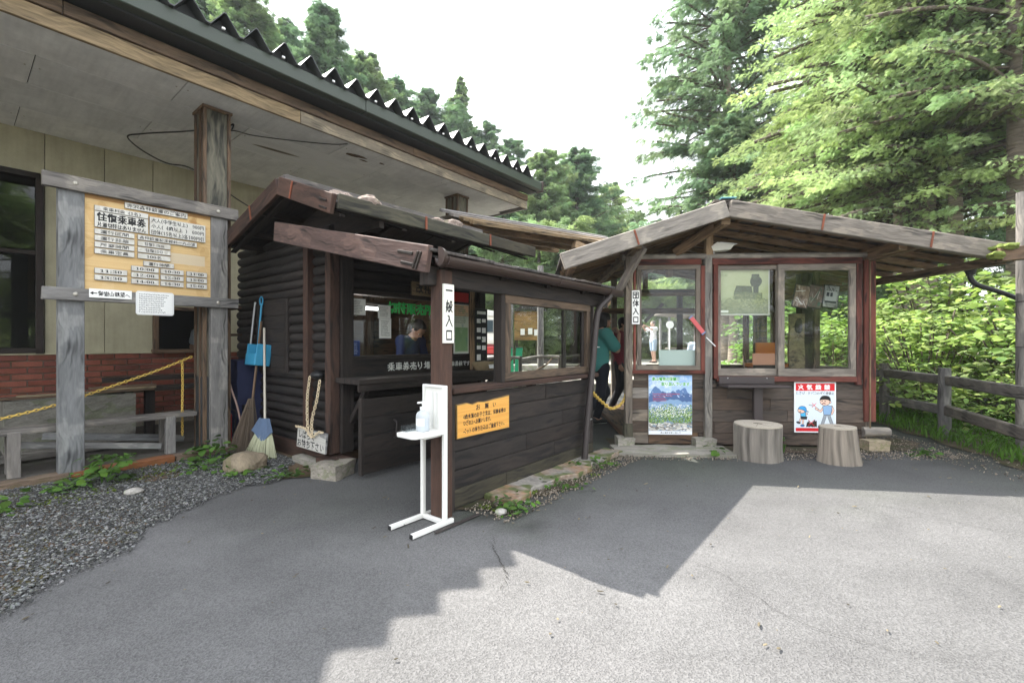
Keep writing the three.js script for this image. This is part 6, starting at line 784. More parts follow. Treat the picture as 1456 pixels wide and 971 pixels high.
{ const T = new Thing('round_sign', 'round white disc sign on a thin pole at the stall', 'sign', V(5.35, 0.23, -15.4)); T.put('disc', at(cyl(0.13, 0.13, 0.02, 24), 0, 0, 0, Math.PI / 2), MAT.white, [0, 1.62, 0]); T.put('pole', rod([0, 0, -0.02], [0, 1.7, -0.02], 0.02), MAT.paper); }
// ---------------------------------------------------------------- trees, shrubs, weeds
function instanced(name, geo, mat, list, parent) { const im = new THREE.InstancedMesh(geo, mat, list.length), m = new THREE.Matrix4(); list.forEach((e, i) => { m.compose(e.p, e.q, e.s); im.setMatrixAt(i, m); im.setColorAt(i, e.c); }); im.name = name; shade(im); (parent || scene).add(im); return im; }
function sprayGeo(levels, twig, leaf) {                      // a flat fan of scale-leaved twigs pointing along +x, one unit long
  const pos = [], uv = []; const rh = (x, y, z, dx, dz, L, w, up) => { const ex = x + dx * L, ez = z + dz * L, mx = x + dx * L * 0.45, mz = z + dz * L * 0.45, nx = -dz * w, nz = dx * w; const a = [x, y, z], b = [mx + nx, y + up * 0.5, mz + nz], c = [ex, y + up, ez], d = [mx - nx, y + up * 0.5, mz - nz]; pos.push(...a, ...b, ...c, ...a, ...c, ...d); for (let i = 0; i < 6; i++) uv.push(0, 0); };
  rh(0, 0, 0, 1, 0, 0.98, 0.02, -0.12);
  for (let k = 0; k < levels; k++) { const t = 0.1 + 0.86 * k / levels, y = -0.12 * t * t; for (const s of [-1, 1]) { const a = s * rr(0.5, 0.9), L = twig * (1 - t * 0.65) * rr(0.75, 1.2), dx = Math.cos(a), dz = Math.sin(a), u = rr(-0.06, 0.03); rh(t, y, 0, dx, dz, L, 0.03, u); for (let j = 0; j < leaf; j++) { const f = (j + 0.7) / (leaf + 0.3), b = a + (j % 2 ? 0.6 : -0.6); rh(t + dx * L * f, y + u * f, dz * L * f, Math.cos(b), Math.sin(b), L * 0.42 * rr(0.7, 1.2), 0.032, rr(-0.05, 0.02)); } } }
  return finish(pos, uv);
}
const SPRAY = [0, 1, 2].map(() => sprayGeo(9, 0.34, 3)), SPRAYFAR = [0, 1].map(() => sprayGeo(6, 0.62, 3));
const LEAFM = { hinoki: leafMat(0.26, 0.36, 0.15, 0.55), bright: leafMat(0.42, 0.53, 0.24, 0.6), deep: leafMat(0.25, 0.355, 0.19, 0.55), far: leafMat(0.19, 0.30, 0.145, 0.5), broad: leafMat(0.30, 0.42, 0.12, 0.55), broadDeep: leafMat(0.17, 0.29, 0.08, 0.5), weed: leafMat(0.10, 0.21, 0.035, 0.45) };
const X1 = V(1, 0, 0);
function conifer(label, x, z, o) {                           // o: h, base, r, n (branches), per (sprays a branch), size, mat, y (ground), trunk radius
  const y0 = o.y || 0, T = new Thing('conifer_tree', label, 'tree', V(x, y0, z), 0, o.group || 'tall conifers on the right');
  const g = swapUV(cyl(o.tr, o.tr * 0.22, o.h, 12, { rows: 24 })), p = g.attributes.position, bx = rr(-0.25, 0.25), bz = rr(-0.25, 0.25); for (let i = 0; i < p.count; i++) { const t = p.getY(i) / o.h + 0.5, flare = 1 + 0.5 * Math.exp(-t * 14); p.setXYZ(i, p.getX(i) * flare * (1 + 0.1 * (noise3(p.getX(i) * 9, t * 30, p.getZ(i) * 9) - 0.5)) + bx * t * t, p.getY(i), p.getZ(i) * flare + bz * t * t); } g.computeVertexNormals();
  T.put('trunk', g, o.bark || MAT.bark, [0, o.h / 2, 0]);
  const list = [], limbs = [];
  for (let b = 0; b < o.n; b++) {
    const t = Math.pow(rnd(), o.low ?? 0.9), hy = o.base + (o.h - o.base) * t, prof = (o.prof ? o.prof(t) : Math.pow(1 - t, 0.75) * (0.75 + 0.25 * Math.min(1, t * 6))), L = o.r * (prof * rr(0.55, 1.12) + 0.06), az = o.az ? o.az() : rnd() * 6.283;
    const dir = V(Math.cos(az), rr(0.05, 0.32), Math.sin(az)).normalize(), droop = o.droop ?? 0.22, at0 = V(0, hy, 0), pt = (s) => at0.clone().addScaledVector(dir, L * s).add(V(0, -droop * L * s * s, 0)), tone = rr(0.72, 1.22), hue = rr(-0.08, 0.08);
    if (L > 0.5 && (o.limbs ?? 1) > rnd()) limbs.push(tube([pt(0), pt(0.3), pt(0.55), pt(0.8)], 0.012 + L * 0.0085, 5, 6));
    const m = Math.max(2, Math.round(o.per * (0.3 + 0.7 * L / o.r)));
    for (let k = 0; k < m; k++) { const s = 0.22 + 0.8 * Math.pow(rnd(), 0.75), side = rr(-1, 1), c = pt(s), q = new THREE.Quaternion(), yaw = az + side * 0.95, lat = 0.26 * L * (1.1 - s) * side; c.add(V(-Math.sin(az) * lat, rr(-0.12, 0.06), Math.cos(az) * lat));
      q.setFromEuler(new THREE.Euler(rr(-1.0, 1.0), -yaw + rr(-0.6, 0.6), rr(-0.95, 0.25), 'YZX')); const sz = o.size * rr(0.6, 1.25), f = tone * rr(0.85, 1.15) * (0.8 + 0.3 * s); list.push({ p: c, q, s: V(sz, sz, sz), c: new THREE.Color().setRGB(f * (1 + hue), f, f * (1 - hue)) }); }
  }
  if (limbs.length) T.put('limbs', join(limbs), o.limbMat || MAT.barkDark);
  setup(instanced('crown', pick(o.far ? SPRAYFAR : SPRAY), o.mat || LEAFM.hinoki, list, T.g), null, null, null, 'stuff');
  return T;
}
// hillside behind the station
const hillY = (x, z) => { const d = Math.max(0, -z - 22), l = Math.max(0, Math.min(1, (9 - x) / 22)); return l * (d * 0.32 + Math.max(0, -x - 4) * 0.1) + 0.4 * noise3(x * 0.2, 1, z * 0.2); };
{ const g = new THREE.PlaneGeometry(150, 110, 60, 50); g.rotateX(-Math.PI / 2); g.translate(-45, 0, -77); const p = g.attributes.position, a = g.attributes.uv; for (let i = 0; i < p.count; i++) { p.setY(i, hillY(p.getX(i), p.getZ(i)) - 0.25); a.setXY(i, p.getX(i) * 0.5, p.getZ(i) * 0.5); } g.computeVertexNormals(); const m = shade(new THREE.Mesh(g, M(0.07, 0.075, 0.04, { map: soilMap, roughness: 1 }))); m.name = 'hillside'; m.userData.kind = 'structure'; scene.add(m); }
const hill = [[285, -60, 31, 3.4, 'dark conifer rising behind the roof edge at the top left'], [352, -25, 28, 3.0, 'green conifer leaning clear of the roof edge, second from the left'], [408, 30, 33, 2.6, 'conifer filling the notch left of the tallest one on the hill'], [462, 8, 30, 2.9, 'tallest conifer above the corrugated roof, its crown thin at the top'], [520, 76, 36, 3.0, 'mid-sized conifer stepping down right of the tallest one'], [563, 112, 40, 3.2, 'rounded conifer above the middle of the roof edge'], [608, 128, 44, 3.3, 'pale conifer left of the pointed spire tree'], [655, 112, 47, 2.2, 'pointed spire-topped conifer on the skyline'], [690, 175, 45, 3.2, 'hazy conifer just right of the spire-topped one'], [728, 200, 42, 3.4, 'broad conifer above the far end of the roof'], [775, 214, 33, 3.6, 'dense dark conifer beyond the end of the canopy'], [822, 212, 36, 3.4, 'dense conifer with its peak right of the canopy end'], [868, 262, 44, 3.6, 'light yellow-green tree low on the skyline beside the hut roof'], [905, 300, 54, 3.4, 'lowest and farthest tree on the skyline left of the hut ridge'], [630, 190, 34, 3.2, 'conifer behind the last roof folds'], [700, 250, 30, 3.2, 'conifer seen between canopy end and booth roof']];
hill.forEach(([px, py, d, r, label], i) => { const x = (px - 728) / 647 * d, top = 1.25 + (487 - py) * d / 647, y = hillY(x, -d); conifer(label, x, -d, { y: y - 0.3, h: top - y + 0.3, base: Math.max(1, top - y - 10), r: r * 1.25, n: 320, per: 130, size: 0.27, tr: 0.24, mat: i === 12 ? LEAFM.bright : i % 3 === 1 ? LEAFM.hinoki : LEAFM.far, far: true, droop: 0.1, limbs: 0.5, bark: MAT.barkDark, group: 'conifers on the hillside behind the station', prof: (t) => Math.pow(Math.max(0, 1 - t), px === 655 ? 0.9 : 0.55) * rr(0.25, 1.25) }); });
{ // the wood behind them and the green wall across the tracks read as masses
  const far = [], near = []; const q = () => new THREE.Quaternion().setFromEuler(new THREE.Euler(rr(-0.5, 0.5), rnd() * 6.3, -rr(0, 0.8), 'YZX'));
  for (let i = 0; i < 520; i++) { const d = rr(38, 82), x = rr(-1.35, 0.36) * d, y = hillY(x, -d), sky = (px) => { let k = hill.findIndex((e) => e[0] > px); if (k < 0) return px < 905 ? 300 : 330; const q = hill[k], p = hill[Math.max(0, k - 1)]; return Math.max(p[1], q[1]); }, px = 728 + 647 * x / d, maxH = 1.25 + (487 - sky(px) - rr(4, 70)) * d / 647 - y, h = Math.min(rr(22, 36), maxH); if (h < 2) continue; for (let k = 0; k < 330; k++) { const t = 1 - 0.55 * Math.pow(rnd(), 1.2), r = (3.6 * Math.pow(1 - t, 0.6) + 0.15) * rr(0.4, 1), a = rnd() * 6.3, s = rr(0.45, 0.9), f = rr(0.55, 1.15); far.push({ p: V(x + Math.cos(a) * r, y + h * (0.08 + 0.9 * t), -d + Math.sin(a) * r), q: q(), s: V(s, s, s), c: new THREE.Color().setRGB(f * 0.95, f, f * 0.95) }); } }
  setup(instanced('distant_wood', SPRAYFAR[0], LEAFM.far, far), 'hazy conifer wood covering the hillside behind the station', 'wood', null, 'stuff');
  for (let i = 0; i < 10500; i++) { const x = rr(-12, 17), z = -24.4 - Math.pow(rnd(), 1.6) * 2.2, hmax = 2.2 + 4.2 * noise3(x * 0.28, 3, 1) + 1.2 * noise3(x * 1.1, 3, 4), y = Math.pow(rnd(), 0.8) * hmax, f = rr(0.55, 1.25) * (0.7 + 0.5 * noise3(x * 0.8, y * 0.8, z)), s = rr(0.4, 0.95); near.push({ p: V(x, y, z + 1.2 * noise3(x * 0.9, y * 0.9, 7)), q: q(), s: V(s, s, s), c: new THREE.Color().setRGB(f, f, f * 0.9) }); }
  setup(instanced('undergrowth', SPRAYFAR[1], LEAFM.bright, near), 'green wall of undergrowth across the tracks', 'undergrowth', null, 'stuff');
}
for (const [x, z, l] of [[-0.6, -23, 'dark trunk across the tracks left of the map board'], [3.1, -22.8, 'dark trunk seen through the right sash of the counter window'], [1.4, -23.4, 'trunk between map board and log pole']]) conifer(l, x, z, { h: 7.5, base: 3.6, r: 1.8, n: 40, per: 18, size: 0.8, tr: 0.2, far: true, bark: MAT.barkDark, group: 'trees across the tracks' });
// right-hand conifers
conifer('tall darker conifer at the left of the right-hand group, against the sky', 9.9, -21, { h: 22, base: 4.5, r: 4.0, n: 360, per: 130, size: 0.3, tr: 0.3, mat: LEAFM.deep, droop: 0.16, prof: (t) => 0.45 + 0.55 * Math.sin(Math.PI * Math.min(1, 0.25 + t * 0.75)) });
conifer('shorter rounded conifer just above the hut ridge', 9.0, -18.5, { h: 10.6, base: 3.2, r: 2.7, n: 230, per: 110, size: 0.25, tr: 0.18, mat: LEAFM.deep, droop: 0.12, prof: (t) => Math.pow(1 - t, 0.5) });
const rt = [[10.75, -12.6, 'first pale trunk from the left above the hut right eave'], [11.0, -12.0, 'second pale trunk from the left above the hut right eave'], [10.75, -11.0, 'third pale trunk, nearest of the three above the hut right eave'], [10.55, -9.5, 'darker trunk close to the right edge, ivy-dim and branchy']];
rt.forEach(([x, z, l], i) => conifer(`tall conifer: ${l}`, x, z, { h: 17 + i * 0.6, base: 4.9 + i * 0.15, r: 3.9, n: 160, per: 190, size: 0.175, tr: 0.17, mat: i > 2 ? LEAFM.hinoki : LEAFM.bright, droop: 0.3, bark: i === 3 ? MAT.barkDark : MAT.bark, prof: (t) => Math.pow(1 - t, 0.6) * rr(0.8, 1.1) }));
conifer('bright yellow-green conifer whose drooping boughs hang in from the upper right', 11.8, -13.2, { h: 17, base: 3.7, r: 6.1, n: 360, per: 300, size: 0.15, tr: 0.22, mat: LEAFM.bright, droop: 0.26, prof: (t) => Math.pow(1 - t, 0.55), az: () => Math.PI + rr(-1.9, 1.5) });
for (const [x, z, r, l] of [[13.5, -19, 3.4, 'background conifer behind the pale trunks, left of them'], [16.5, -17, 3.6, 'background conifer behind the pale trunks, right of them'], [19, -13.5, 3.6, 'background conifer at the far right behind the fence']]) conifer(l, x, z, { h: 15, base: 1.5, r, n: 130, per: 20, size: 0.9, tr: 0.24, mat: LEAFM.deep, droop: 0.14, far: true, bark: MAT.barkDark, group: 'background conifers on the right' });
conifer('leafy tree behind the viewpoint, mirrored in the station window', 12, 8, { h: 9, base: 0.8, r: 4, n: 110, per: 20, size: 0.9, tr: 0.24, mat: LEAFM.bright, far: true, group: 'trees mirrored in the windows' });
conifer('taller tree behind the viewpoint, mirrored in the hut windows', 2, 16, { h: 13, base: 1, r: 4.5, n: 120, per: 20, size: 1, tr: 0.26, mat: LEAFM.hinoki, far: true, group: 'trees mirrored in the windows' });
// broadleaf shrubs
function leafGeo(w = 0.42) { const pos = [], uv = [], rib = [[0, 0, 0], [0.35, 0.05, 0], [0.7, 0.03, 0], [1, -0.08, 0]], edge = (s) => [[0, 0, 0], [0.22, 0.09, s * w * 0.85], [0.55, 0.08, s * w], [0.85, 0.0, s * w * 0.5], [1, -0.08, 0]]; for (const s of [-1, 1]) { const e = edge(s), t = (a, b, c) => { for (const v of s > 0 ? [a, c, b] : [a, b, c]) { pos.push(...v); uv.push(v[0], v[2]); } }; t(rib[0], e[1], rib[1]); t(rib[1], e[1], e[2]); t(rib[1], e[2], rib[2]); t(rib[2], e[2], e[3]); t(rib[2], e[3], rib[3]); } return finish(pos, uv); }
const LEAF = leafGeo(0.42), LEAFNARROW = leafGeo(0.26);
function shrub(label, x, z, rx, rz, h, n, o = {}) {
  const T = new Thing(o.name || 'leafy_shrub', label, o.cat || 'shrub', V(x, o.y || 0, z), 0, o.group || 'broad-leaved shrubs along the fence'), list = [], stems = [];
  const tiers = o.tiers || 26; for (let k = 0; k < tiers; k++) {
    const a = rnd() * 6.283, rad = Math.sqrt(rnd()), tx = Math.cos(a) * rad * rx, tz = Math.sin(a) * rad * rz, ty = h * (0.22 + 0.78 * Math.pow(rnd(), 0.8)) * (1 - 0.45 * rad * rad), tone = rr(0.5, 1.25), sp = o.spread || 0.5, slope = V(rr(-0.3, 0.3), 0, rr(-0.3, 0.3));
    stems.push(tube([[tx * 0.25, 0, tz * 0.25], [tx * 0.6, ty * 0.55, tz * 0.6], [tx, ty - 0.03, tz]], 0.006 + h * 0.003, 5, 6));
    for (let i = 0; i < n / tiers; i++) { const b = rnd() * 6.283, q = sp * Math.sqrt(rnd()), dx = Math.cos(b) * q, dz = Math.sin(b) * q, sz = (o.leaf || 0.13) * rr(0.55, 1.2), f = tone * rr(0.75, 1.25); list.push({ p: V(tx + dx, ty + dx * slope.x + dz * slope.z - q * q * 0.35 + rr(-0.07, 0.07) * (h > 0.5 ? 1 : 0.4), tz + dz), q: new THREE.Quaternion().setFromEuler(new THREE.Euler(rr(-0.55, 0.55), -b + rr(-0.8, 0.8), rr(-0.6, 0.25), 'YZX')), s: V(sz, sz, sz), c: new THREE.Color().setRGB(f * rr(0.9, 1.1), f, f * rr(0.7, 1)) }); }
  }
  T.put('stems', join(stems), o.stem || MAT.barkDark); setup(instanced('foliage', o.geo || LEAF, o.mat || LEAFM.broad, list, T.g), null, null, null, 'stuff'); return T;
}
[[6.9, -7.6, 1.2, 1.2, 1.9, 'bright leafy shrub directly behind the fence beside the hut corner'], [8.0, -7.0, 1.3, 1.2, 2.4, 'sunlit broad-leaved shrub behind the middle fence post'], [8.2, -5.6, 1.4, 1.1, 2.2, 'leafy shrub at the right edge above the fence rails'], [6.9, -5.4, 0.9, 0.8, 1.25, 'lower leafy shrub pressing through the fence near the right edge'], [8.9, -9.4, 1.6, 1.4, 3.2, 'tall leafy shrub below the pale trunks'], [10.6, -7.0, 1.6, 1.5, 3.3, 'tall shrub at the far right beneath the drooping boughs'], [6.8, -9.6, 1.2, 1.3, 2.0, 'shrub behind the hut, showing through its right window'], [7.6, -11.8, 1.6, 1.4, 2.8, 'deeper shrub glimpsed through the hut side glass'], [6.3, -4.1, 0.7, 0.7, 0.9, 'low leafy shrub at the fence foot on the right edge']].forEach(([x, z, rx, rz, h, l], i) => shrub(l, x, z, rx, rz, h, 900 + rx * rz * h * 520, { tiers: Math.round(26 + rx * rz * h * 9), leaf: [0.1, 0.135, 0.12, 0.1, 0.15, 0.14, 0.12, 0.13, 0.09][i], mat: i % 3 === 2 || i === 7 ? LEAFM.broadDeep : LEAFM.broad, geo: i === 3 || i === 5 ? LEAFNARROW : LEAF }));
{ // ground cover under the fence: grasses and small leaves, past counting
  const list = [], blades = []; for (let i = 0; i < 7000; i++) { const t = rnd(), z = -3.2 - 7.5 * t, edge = 4.75 + 1.3 * ((-3 - z) / 6.5) + 0.25 * Math.sin(((-3 - z) / 6.5) * 3.1), x = edge + Math.pow(rnd(), 1.3) * 2.6 + rr(-0.08, 0.05); const f = rr(0.6, 1.2), s = rr(0.025, 0.06); list.push({ p: V(x, rr(0.02, 0.05 + 0.3 * Math.min(1, (x - edge) * 1.4)), z), q: new THREE.Quaternion().setFromEuler(new THREE.Euler(rr(-0.5, 0.5), rnd() * 6.3, rr(-0.4, 0.7), 'YZX')), s: V(s, s, s), c: new THREE.Color().setRGB(f, f, f * 0.8) }); }
  for (let i = 0; i < 2600; i++) { const z = -3.2 - 7.2 * rnd(), edge = 4.75 + 1.3 * ((-3 - z) / 6.5), x = edge + Math.pow(rnd(), 1.4) * 2.4, s = rr(0.08, 0.22), f = rr(0.6, 1.2); blades.push({ p: V(x, 0.02, z), q: new THREE.Quaternion().setFromEuler(new THREE.Euler(rr(-0.3, 0.3), rnd() * 6.3, rr(0.8, 1.5), 'YZX')), s: V(s, s, s * 0.22), c: new THREE.Color().setRGB(f, f, f * 0.7) }); }
  setup(instanced('ground_cover', LEAF, LEAFM.weed, list), 'low leafy ground cover under the timber fence', 'ground cover', null, 'stuff'); setup(instanced('grass', LEAFNARROW, LEAFM.weed, blades), 'thin grass along the fence foot', 'grass', null, 'stuff');
  const moss = []; for (let i = 0; i < 5200; i++) { const side = rnd() < 0.42; let u, n; if (side) { u = rr(2.5, 4.6); n = -2.1 - 0.25 * Math.pow(rnd(), 0.8) + 0.08 * Math.sin(u * 7); } else { u = rr(-1.2, 2.2); n = rr(-5.65, -5.0) + 0.25 * noise3(u * 3, 1, 2); } if (noise3(u * 4, 2, n * 4) < 0.52) continue; const p = P(u, 0.016, n), s = rr(0.008, 0.026), f = rr(0.5, 1.2); moss.push({ p, q: new THREE.Quaternion().setFromEuler(new THREE.Euler(rr(-0.4, 0.4), rnd() * 6.3, rr(0, 0.9), 'YZX')), s: V(s, s, s), c: new THREE.Color().setRGB(f, f, f * 0.7) }); }
  setup(instanced('moss', LEAF, leafMat(0.1, 0.135, 0.03, 0.2), moss), 'creeping moss and seedlings along the wall feet', 'moss', null, 'stuff');
}
[[0.86, -5.35, 0.2, 0.2, 0.24, 120, 'leafy weed clump at the foot of the left board post', 0.075], [0.62, -5.25, 0.16, 0.14, 0.12, 60, 'low weeds just left of the left board post', 0.06], [0.15, -5.05, 0.22, 0.16, 0.12, 60, 'small weeds at the left edge of the gravel', 0.065], [1.72, -5.42, 0.2, 0.14, 0.2, 80, 'round-leaved weeds between column foot and boulder', 0.08], [1.55, -5.15, 0.22, 0.12, 0.1, 60, 'trailing weeds left of the boulder', 0.05], [1.62, -4.62, 0.16, 0.1, 0.08, 40, 'small weeds in front of the boulder on the gravel', 0.055], [1.95, -4.3, 0.2, 0.12, 0.1, 55, 'weeds beside the booth corner stone', 0.06], [2.62, -2.13, 0.14, 0.06, 0.09, 60, 'bright weed clump at the near end of the counter wall', 0.055], [3.35, -2.12, 0.2, 0.07, 0.07, 60, 'small weeds midway along the counter wall foot', 0.045], [4.1, -2.2, 0.22, 0.07, 0.08, 60, 'weeds near the downpipe foot', 0.05]].forEach(([u, n, rx, rz, h, k, l, s]) => { const p = P(u, 0, n); shrub(l, p.x, p.z, rx, rz, h, k, { name: 'weed_clump', cat: 'weeds', leaf: s, tiers: 7, spread: rx * 0.7, mat: LEAFM.weed, stem: LEAFM.weed, group: 'weeds along the wall feet' }); });
shrub('tiny two-leaved sprout between the stumps', 3.08, -5.16, 0.04, 0.04, 0.22, 5, { name: 'weed_clump', cat: 'weeds', leaf: 0.1, tiers: 2, spread: 0.05, mat: LEAFM.weed, stem: LEAFM.weed, group: 'weeds along the wall feet' }); shrub('small weed left of the wide stump', 2.27, -4.98, 0.08, 0.05, 0.12, 14, { name: 'weed_clump', cat: 'weeds', leaf: 0.07, tiers: 3, spread: 0.06, mat: LEAFM.weed, stem: LEAFM.weed, group: 'weeds along the wall feet' }); shrub('broad-leaved weed right of the hut corner footing', 4.55, -5.0, 0.14, 0.07, 0.08, 16, { name: 'weed_clump', cat: 'weeds', leaf: 0.09, tiers: 3, spread: 0.08, mat: LEAFM.weed, stem: LEAFM.weed, group: 'weeds along the wall feet' });
shrub('pale-leaved plant jutting into the frame at the right edge', 4.35, -3.25, 0.1, 0.1, 0.16, 26, { name: 'weed_clump', cat: 'weeds', leaf: 0.09, tiers: 4, spread: 0.08, mat: LEAFM.broad, stem: LEAFM.weed, group: 'weeds along the wall feet' });
{ // concrete kerb fragments along the counter wall
  const rusty = tex(512, 256, (u, v) => { const m = fbm(u * 5, v * 4, 5, 4, 21, 4), f = fbm(u * 40, v * 30, 40, 30, 29, 3), k = 0.55 + 0.6 * f, r = Math.max(0, Math.min(1, (m - 0.5) * 5)), g = Math.max(0, Math.min(1, (fbm(u * 7, v * 5, 7, 5, 55, 3) - 0.58) * 7)); const a = [0.30 * (1 - r) + 0.33 * r, 0.275 * (1 - r) + 0.19 * r, 0.24 * (1 - r) + 0.10 * r].map((c, q) => c * (1 - g) + [0.12, 0.14, 0.05][q] * g); return a.map((c) => c * k); });
  const o = []; for (let i = 0; i <= 30; i++) o.push([i * 0.067, 0.14 + 0.1 * noise3(i * 0.35, 1, 1) + 0.03 * rnd()]); for (let i = 30; i >= 0; i--) o.push([i * 0.067, -0.05 + 0.02 * rnd()]);
  const g = slab(o, 0.035, { bevel: 0.008 }).rotateX(-Math.PI / 2); g.scale(1, 1, -1); { const ix = g.index, p = g.attributes.position; if (!ix) for (let i = 0; i < p.count; i += 3) { for (const at of ['position', 'normal', 'uv']) { const a = g.attributes[at], n = a.itemSize; for (let c = 0; c < n; c++) { const t = a.array[(i + 1) * n + c]; a.array[(i + 1) * n + c] = a.array[(i + 2) * n + c]; a.array[(i + 2) * n + c] = t; } } } } g.computeVertexNormals();
  solo('footing_slab', g, new THREE.MeshStandardMaterial({ map: rusty, bumpMap: stoneBump, bumpScale: 0.02, roughness: 1 }), 'rust-stained broken concrete strip along the counter wall foot', 'slab', P(2.68, 0.01, -2.4), THETA);
  const crumbs = []; const ic = new THREE.IcosahedronGeometry(0.5, 0); for (let i = 0; i < 5200; i++) { const k = rnd(); let p; if (k < 0.4) p = P(rr(2.4, 4.7), 0.014, -2.1 - rr(-0.12, 0.3)); else if (k < 0.8) p = V(rr(1.1, 5.0), 0.014, -5.1 + Math.pow(rnd(), 0.7) * 0.35 - 0.25 * rnd()); else p = V(rr(4.6, 5.3) - 0.1, 0.014, rr(-7, -3.2)); const s = rr(0.005, 0.016), f = rr(0.05, 0.3); crumbs.push({ p, q: new THREE.Quaternion().setFromEuler(new THREE.Euler(rnd() * 3, rnd() * 6, rnd() * 3)), s: V(s * rr(1, 2), s * 0.7, s), c: new THREE.Color().setRGB(f * 1.1, f * 0.92, f * 0.72) }); }
  setup(instanced('debris', ic, M(1, 1, 1, { roughness: 1 }), crumbs), 'crumbs of soil and bark along the wall feet', 'debris', null, 'stuff');
  { const bits = []; for (let i = 0; i < 420; i++) { const p = V(rr(-4, 7), 0.012, -1.6 - Math.pow(rnd(), 0.8) * 4.2); const s = rr(0.004, 0.014), f = rr(0.03, 0.2); bits.push({ p, q: new THREE.Quaternion().setFromEuler(new THREE.Euler(rr(-0.3, 0.3), rnd() * 6, rr(-0.3, 0.3))), s: V(s * rr(1, 4), s * 0.5, s), c: new THREE.Color().setRGB(f * 1.15, f * 0.95, f * 0.6) }); } setup(instanced('litter', ic, M(1, 1, 1, { roughness: 1 }), bits), 'scattered twigs and leaf crumbs on the asphalt', 'litter', null, 'stuff'); }
  solo('step_slab', rough(new THREE.BoxGeometry(1.3, 0.06, 0.45, 16, 2, 8), 0.012, 5), MAT.concrete, 'worn concrete step along the left foot of the hut', 'step', hutP(0.45, 0.005, 0.3), HT);
  for (const [u, n, s, l] of [[2.5, -2.12, 0.045, 'white pebble at the near end of the counter wall'], [0.95, -4.75, 0.06, 'flat pale stone lying on the gravel']]) solo('pebble', stoneGeo(s, s * 0.5, s * 0.8), M(0.6, 0.58, 0.55, { map: stoneMap }), l, 'stone', P(u, 0.03, n), 0.5);
}
// ---------------------------------------------------------------- people: one skin each, meshed from a distance field by surface nets
function nets(f, lo, hi, cell) {
  const n = [0, 1, 2].map((i) => Math.ceil((hi[i] - lo[i]) / cell) + 1), [nx, ny, nz] = n, val = new Float32Array(nx * ny * nz), id = (i, j, k) => i + nx * (j + ny * k);
  for (let k = 0; k < nz; k++) for (let j = 0; j < ny; j++) for (let i = 0; i < nx; i++) val[id(i, j, k)] = f(lo[0] + i * cell, lo[1] + j * cell, lo[2] + k * cell);
  const vi = new Int32Array(nx * ny * nz).fill(-1), pos = [], idx = [];
  for (let k = 0; k + 1 < nz; k++) for (let j = 0; j + 1 < ny; j++) for (let i = 0; i + 1 < nx; i++) {
    let m = 0, c = 0, sx = 0, sy = 0, sz = 0; const v = []; for (let q = 0; q < 8; q++) { const w = val[id(i + (q & 1), j + ((q >> 1) & 1), k + (q >> 2))]; v.push(w); if (w < 0) m |= 1 << q; } if (m === 0 || m === 255) continue;
    for (let a = 0; a < 8; a++) for (const b of [1, 2, 4]) if (!(a & b)) { const e = a | b; if ((v[a] < 0) !== (v[e] < 0)) { const t = v[a] / (v[a] - v[e]); sx += (a & 1) + (b === 1 ? t : 0); sy += ((a >> 1) & 1) + (b === 2 ? t : 0); sz += (a >> 2) + (b === 4 ? t : 0); c++; } }
    vi[id(i, j, k)] = pos.length / 3; pos.push(lo[0] + (i + sx / c) * cell, lo[1] + (j + sy / c) * cell, lo[2] + (k + sz / c) * cell);
  }
  for (let k = 1; k + 1 < nz; k++) for (let j = 1; j + 1 < ny; j++) for (let i = 1; i + 1 < nx; i++) { const a = val[id(i, j, k)] < 0; for (const [di, dj, dk, u, w] of [[1, 0, 0, [0, 1, 0], [0, 0, 1]], [0, 1, 0, [0, 0, 1], [1, 0, 0]], [0, 0, 1, [1, 0, 0], [0, 1, 0]]]) { const b = val[id(i + di, j + dj, k + dk)] < 0; if (a === b) continue; const q = (s, t) => vi[id(i - s * u[0] - t * w[0], j - s * u[1] - t * w[1], k - s * u[2] - t * w[2])]; const A = q(0, 0), B = q(1, 0), C = q(1, 1), D = q(0, 1); if (Math.min(A, B, C, D) < 0) continue; if (a) idx.push(A, B, C, A, C, D); else idx.push(A, C, B, A, D, C); } }
  const uv = []; for (let i = 0; i < pos.length; i += 3) uv.push(pos[i] * 2, pos[i + 1] * 2); return finish(pos, uv, idx);
}
const cap = (x, y, z, b) => { const [ax, ay, az] = b.a, dx = b.b[0] - ax, dy = b.b[1] - ay, dz = b.b[2] - az, l = dx * dx + dy * dy + dz * dz, t = l ? Math.max(0, Math.min(1, ((x - ax) * dx + (y - ay) * dy + (z - az) * dz) / l)) : 0; const px = x - ax - dx * t, py = y - ay - dy * t, pz = (z - az - dz * t) * (b.sz || 1); return Math.hypot(px, py, pz) - (b.ra + (b.rb - b.ra) * t); };
const smin = (a, b, k) => { const h = Math.max(0, k - Math.abs(a - b)) / k; return Math.min(a, b) - h * h * k * 0.25; };
const B = (a, b, ra, rb = ra, sz) => ({ a, b, ra, rb, sz });
const field = (bones, k) => (x, y, z) => { let d = 9; for (const b of bones) { const e = cap(x, y, z, b); d = d > 8 ? e : smin(d, e, k); } return d; };
const bounds = (bones, pad) => { const lo = [9, 9, 9], hi = [-9, -9, -9]; for (const b of bones) for (const p of [b.a, b.b]) for (let i = 0; i < 3; i++) { lo[i] = Math.min(lo[i], p[i] - Math.max(b.ra, b.rb) - pad); hi[i] = Math.max(hi[i], p[i] + Math.max(b.ra, b.rb) + pad); } return [lo, hi]; };
const add3 = (a, b, s = 1) => [a[0] + b[0] * s, a[1] + b[1] * s, a[2] + b[2] * s];
const nrm = (a) => { const l = Math.hypot(...a) || 1; return a.map((v) => v / l); };
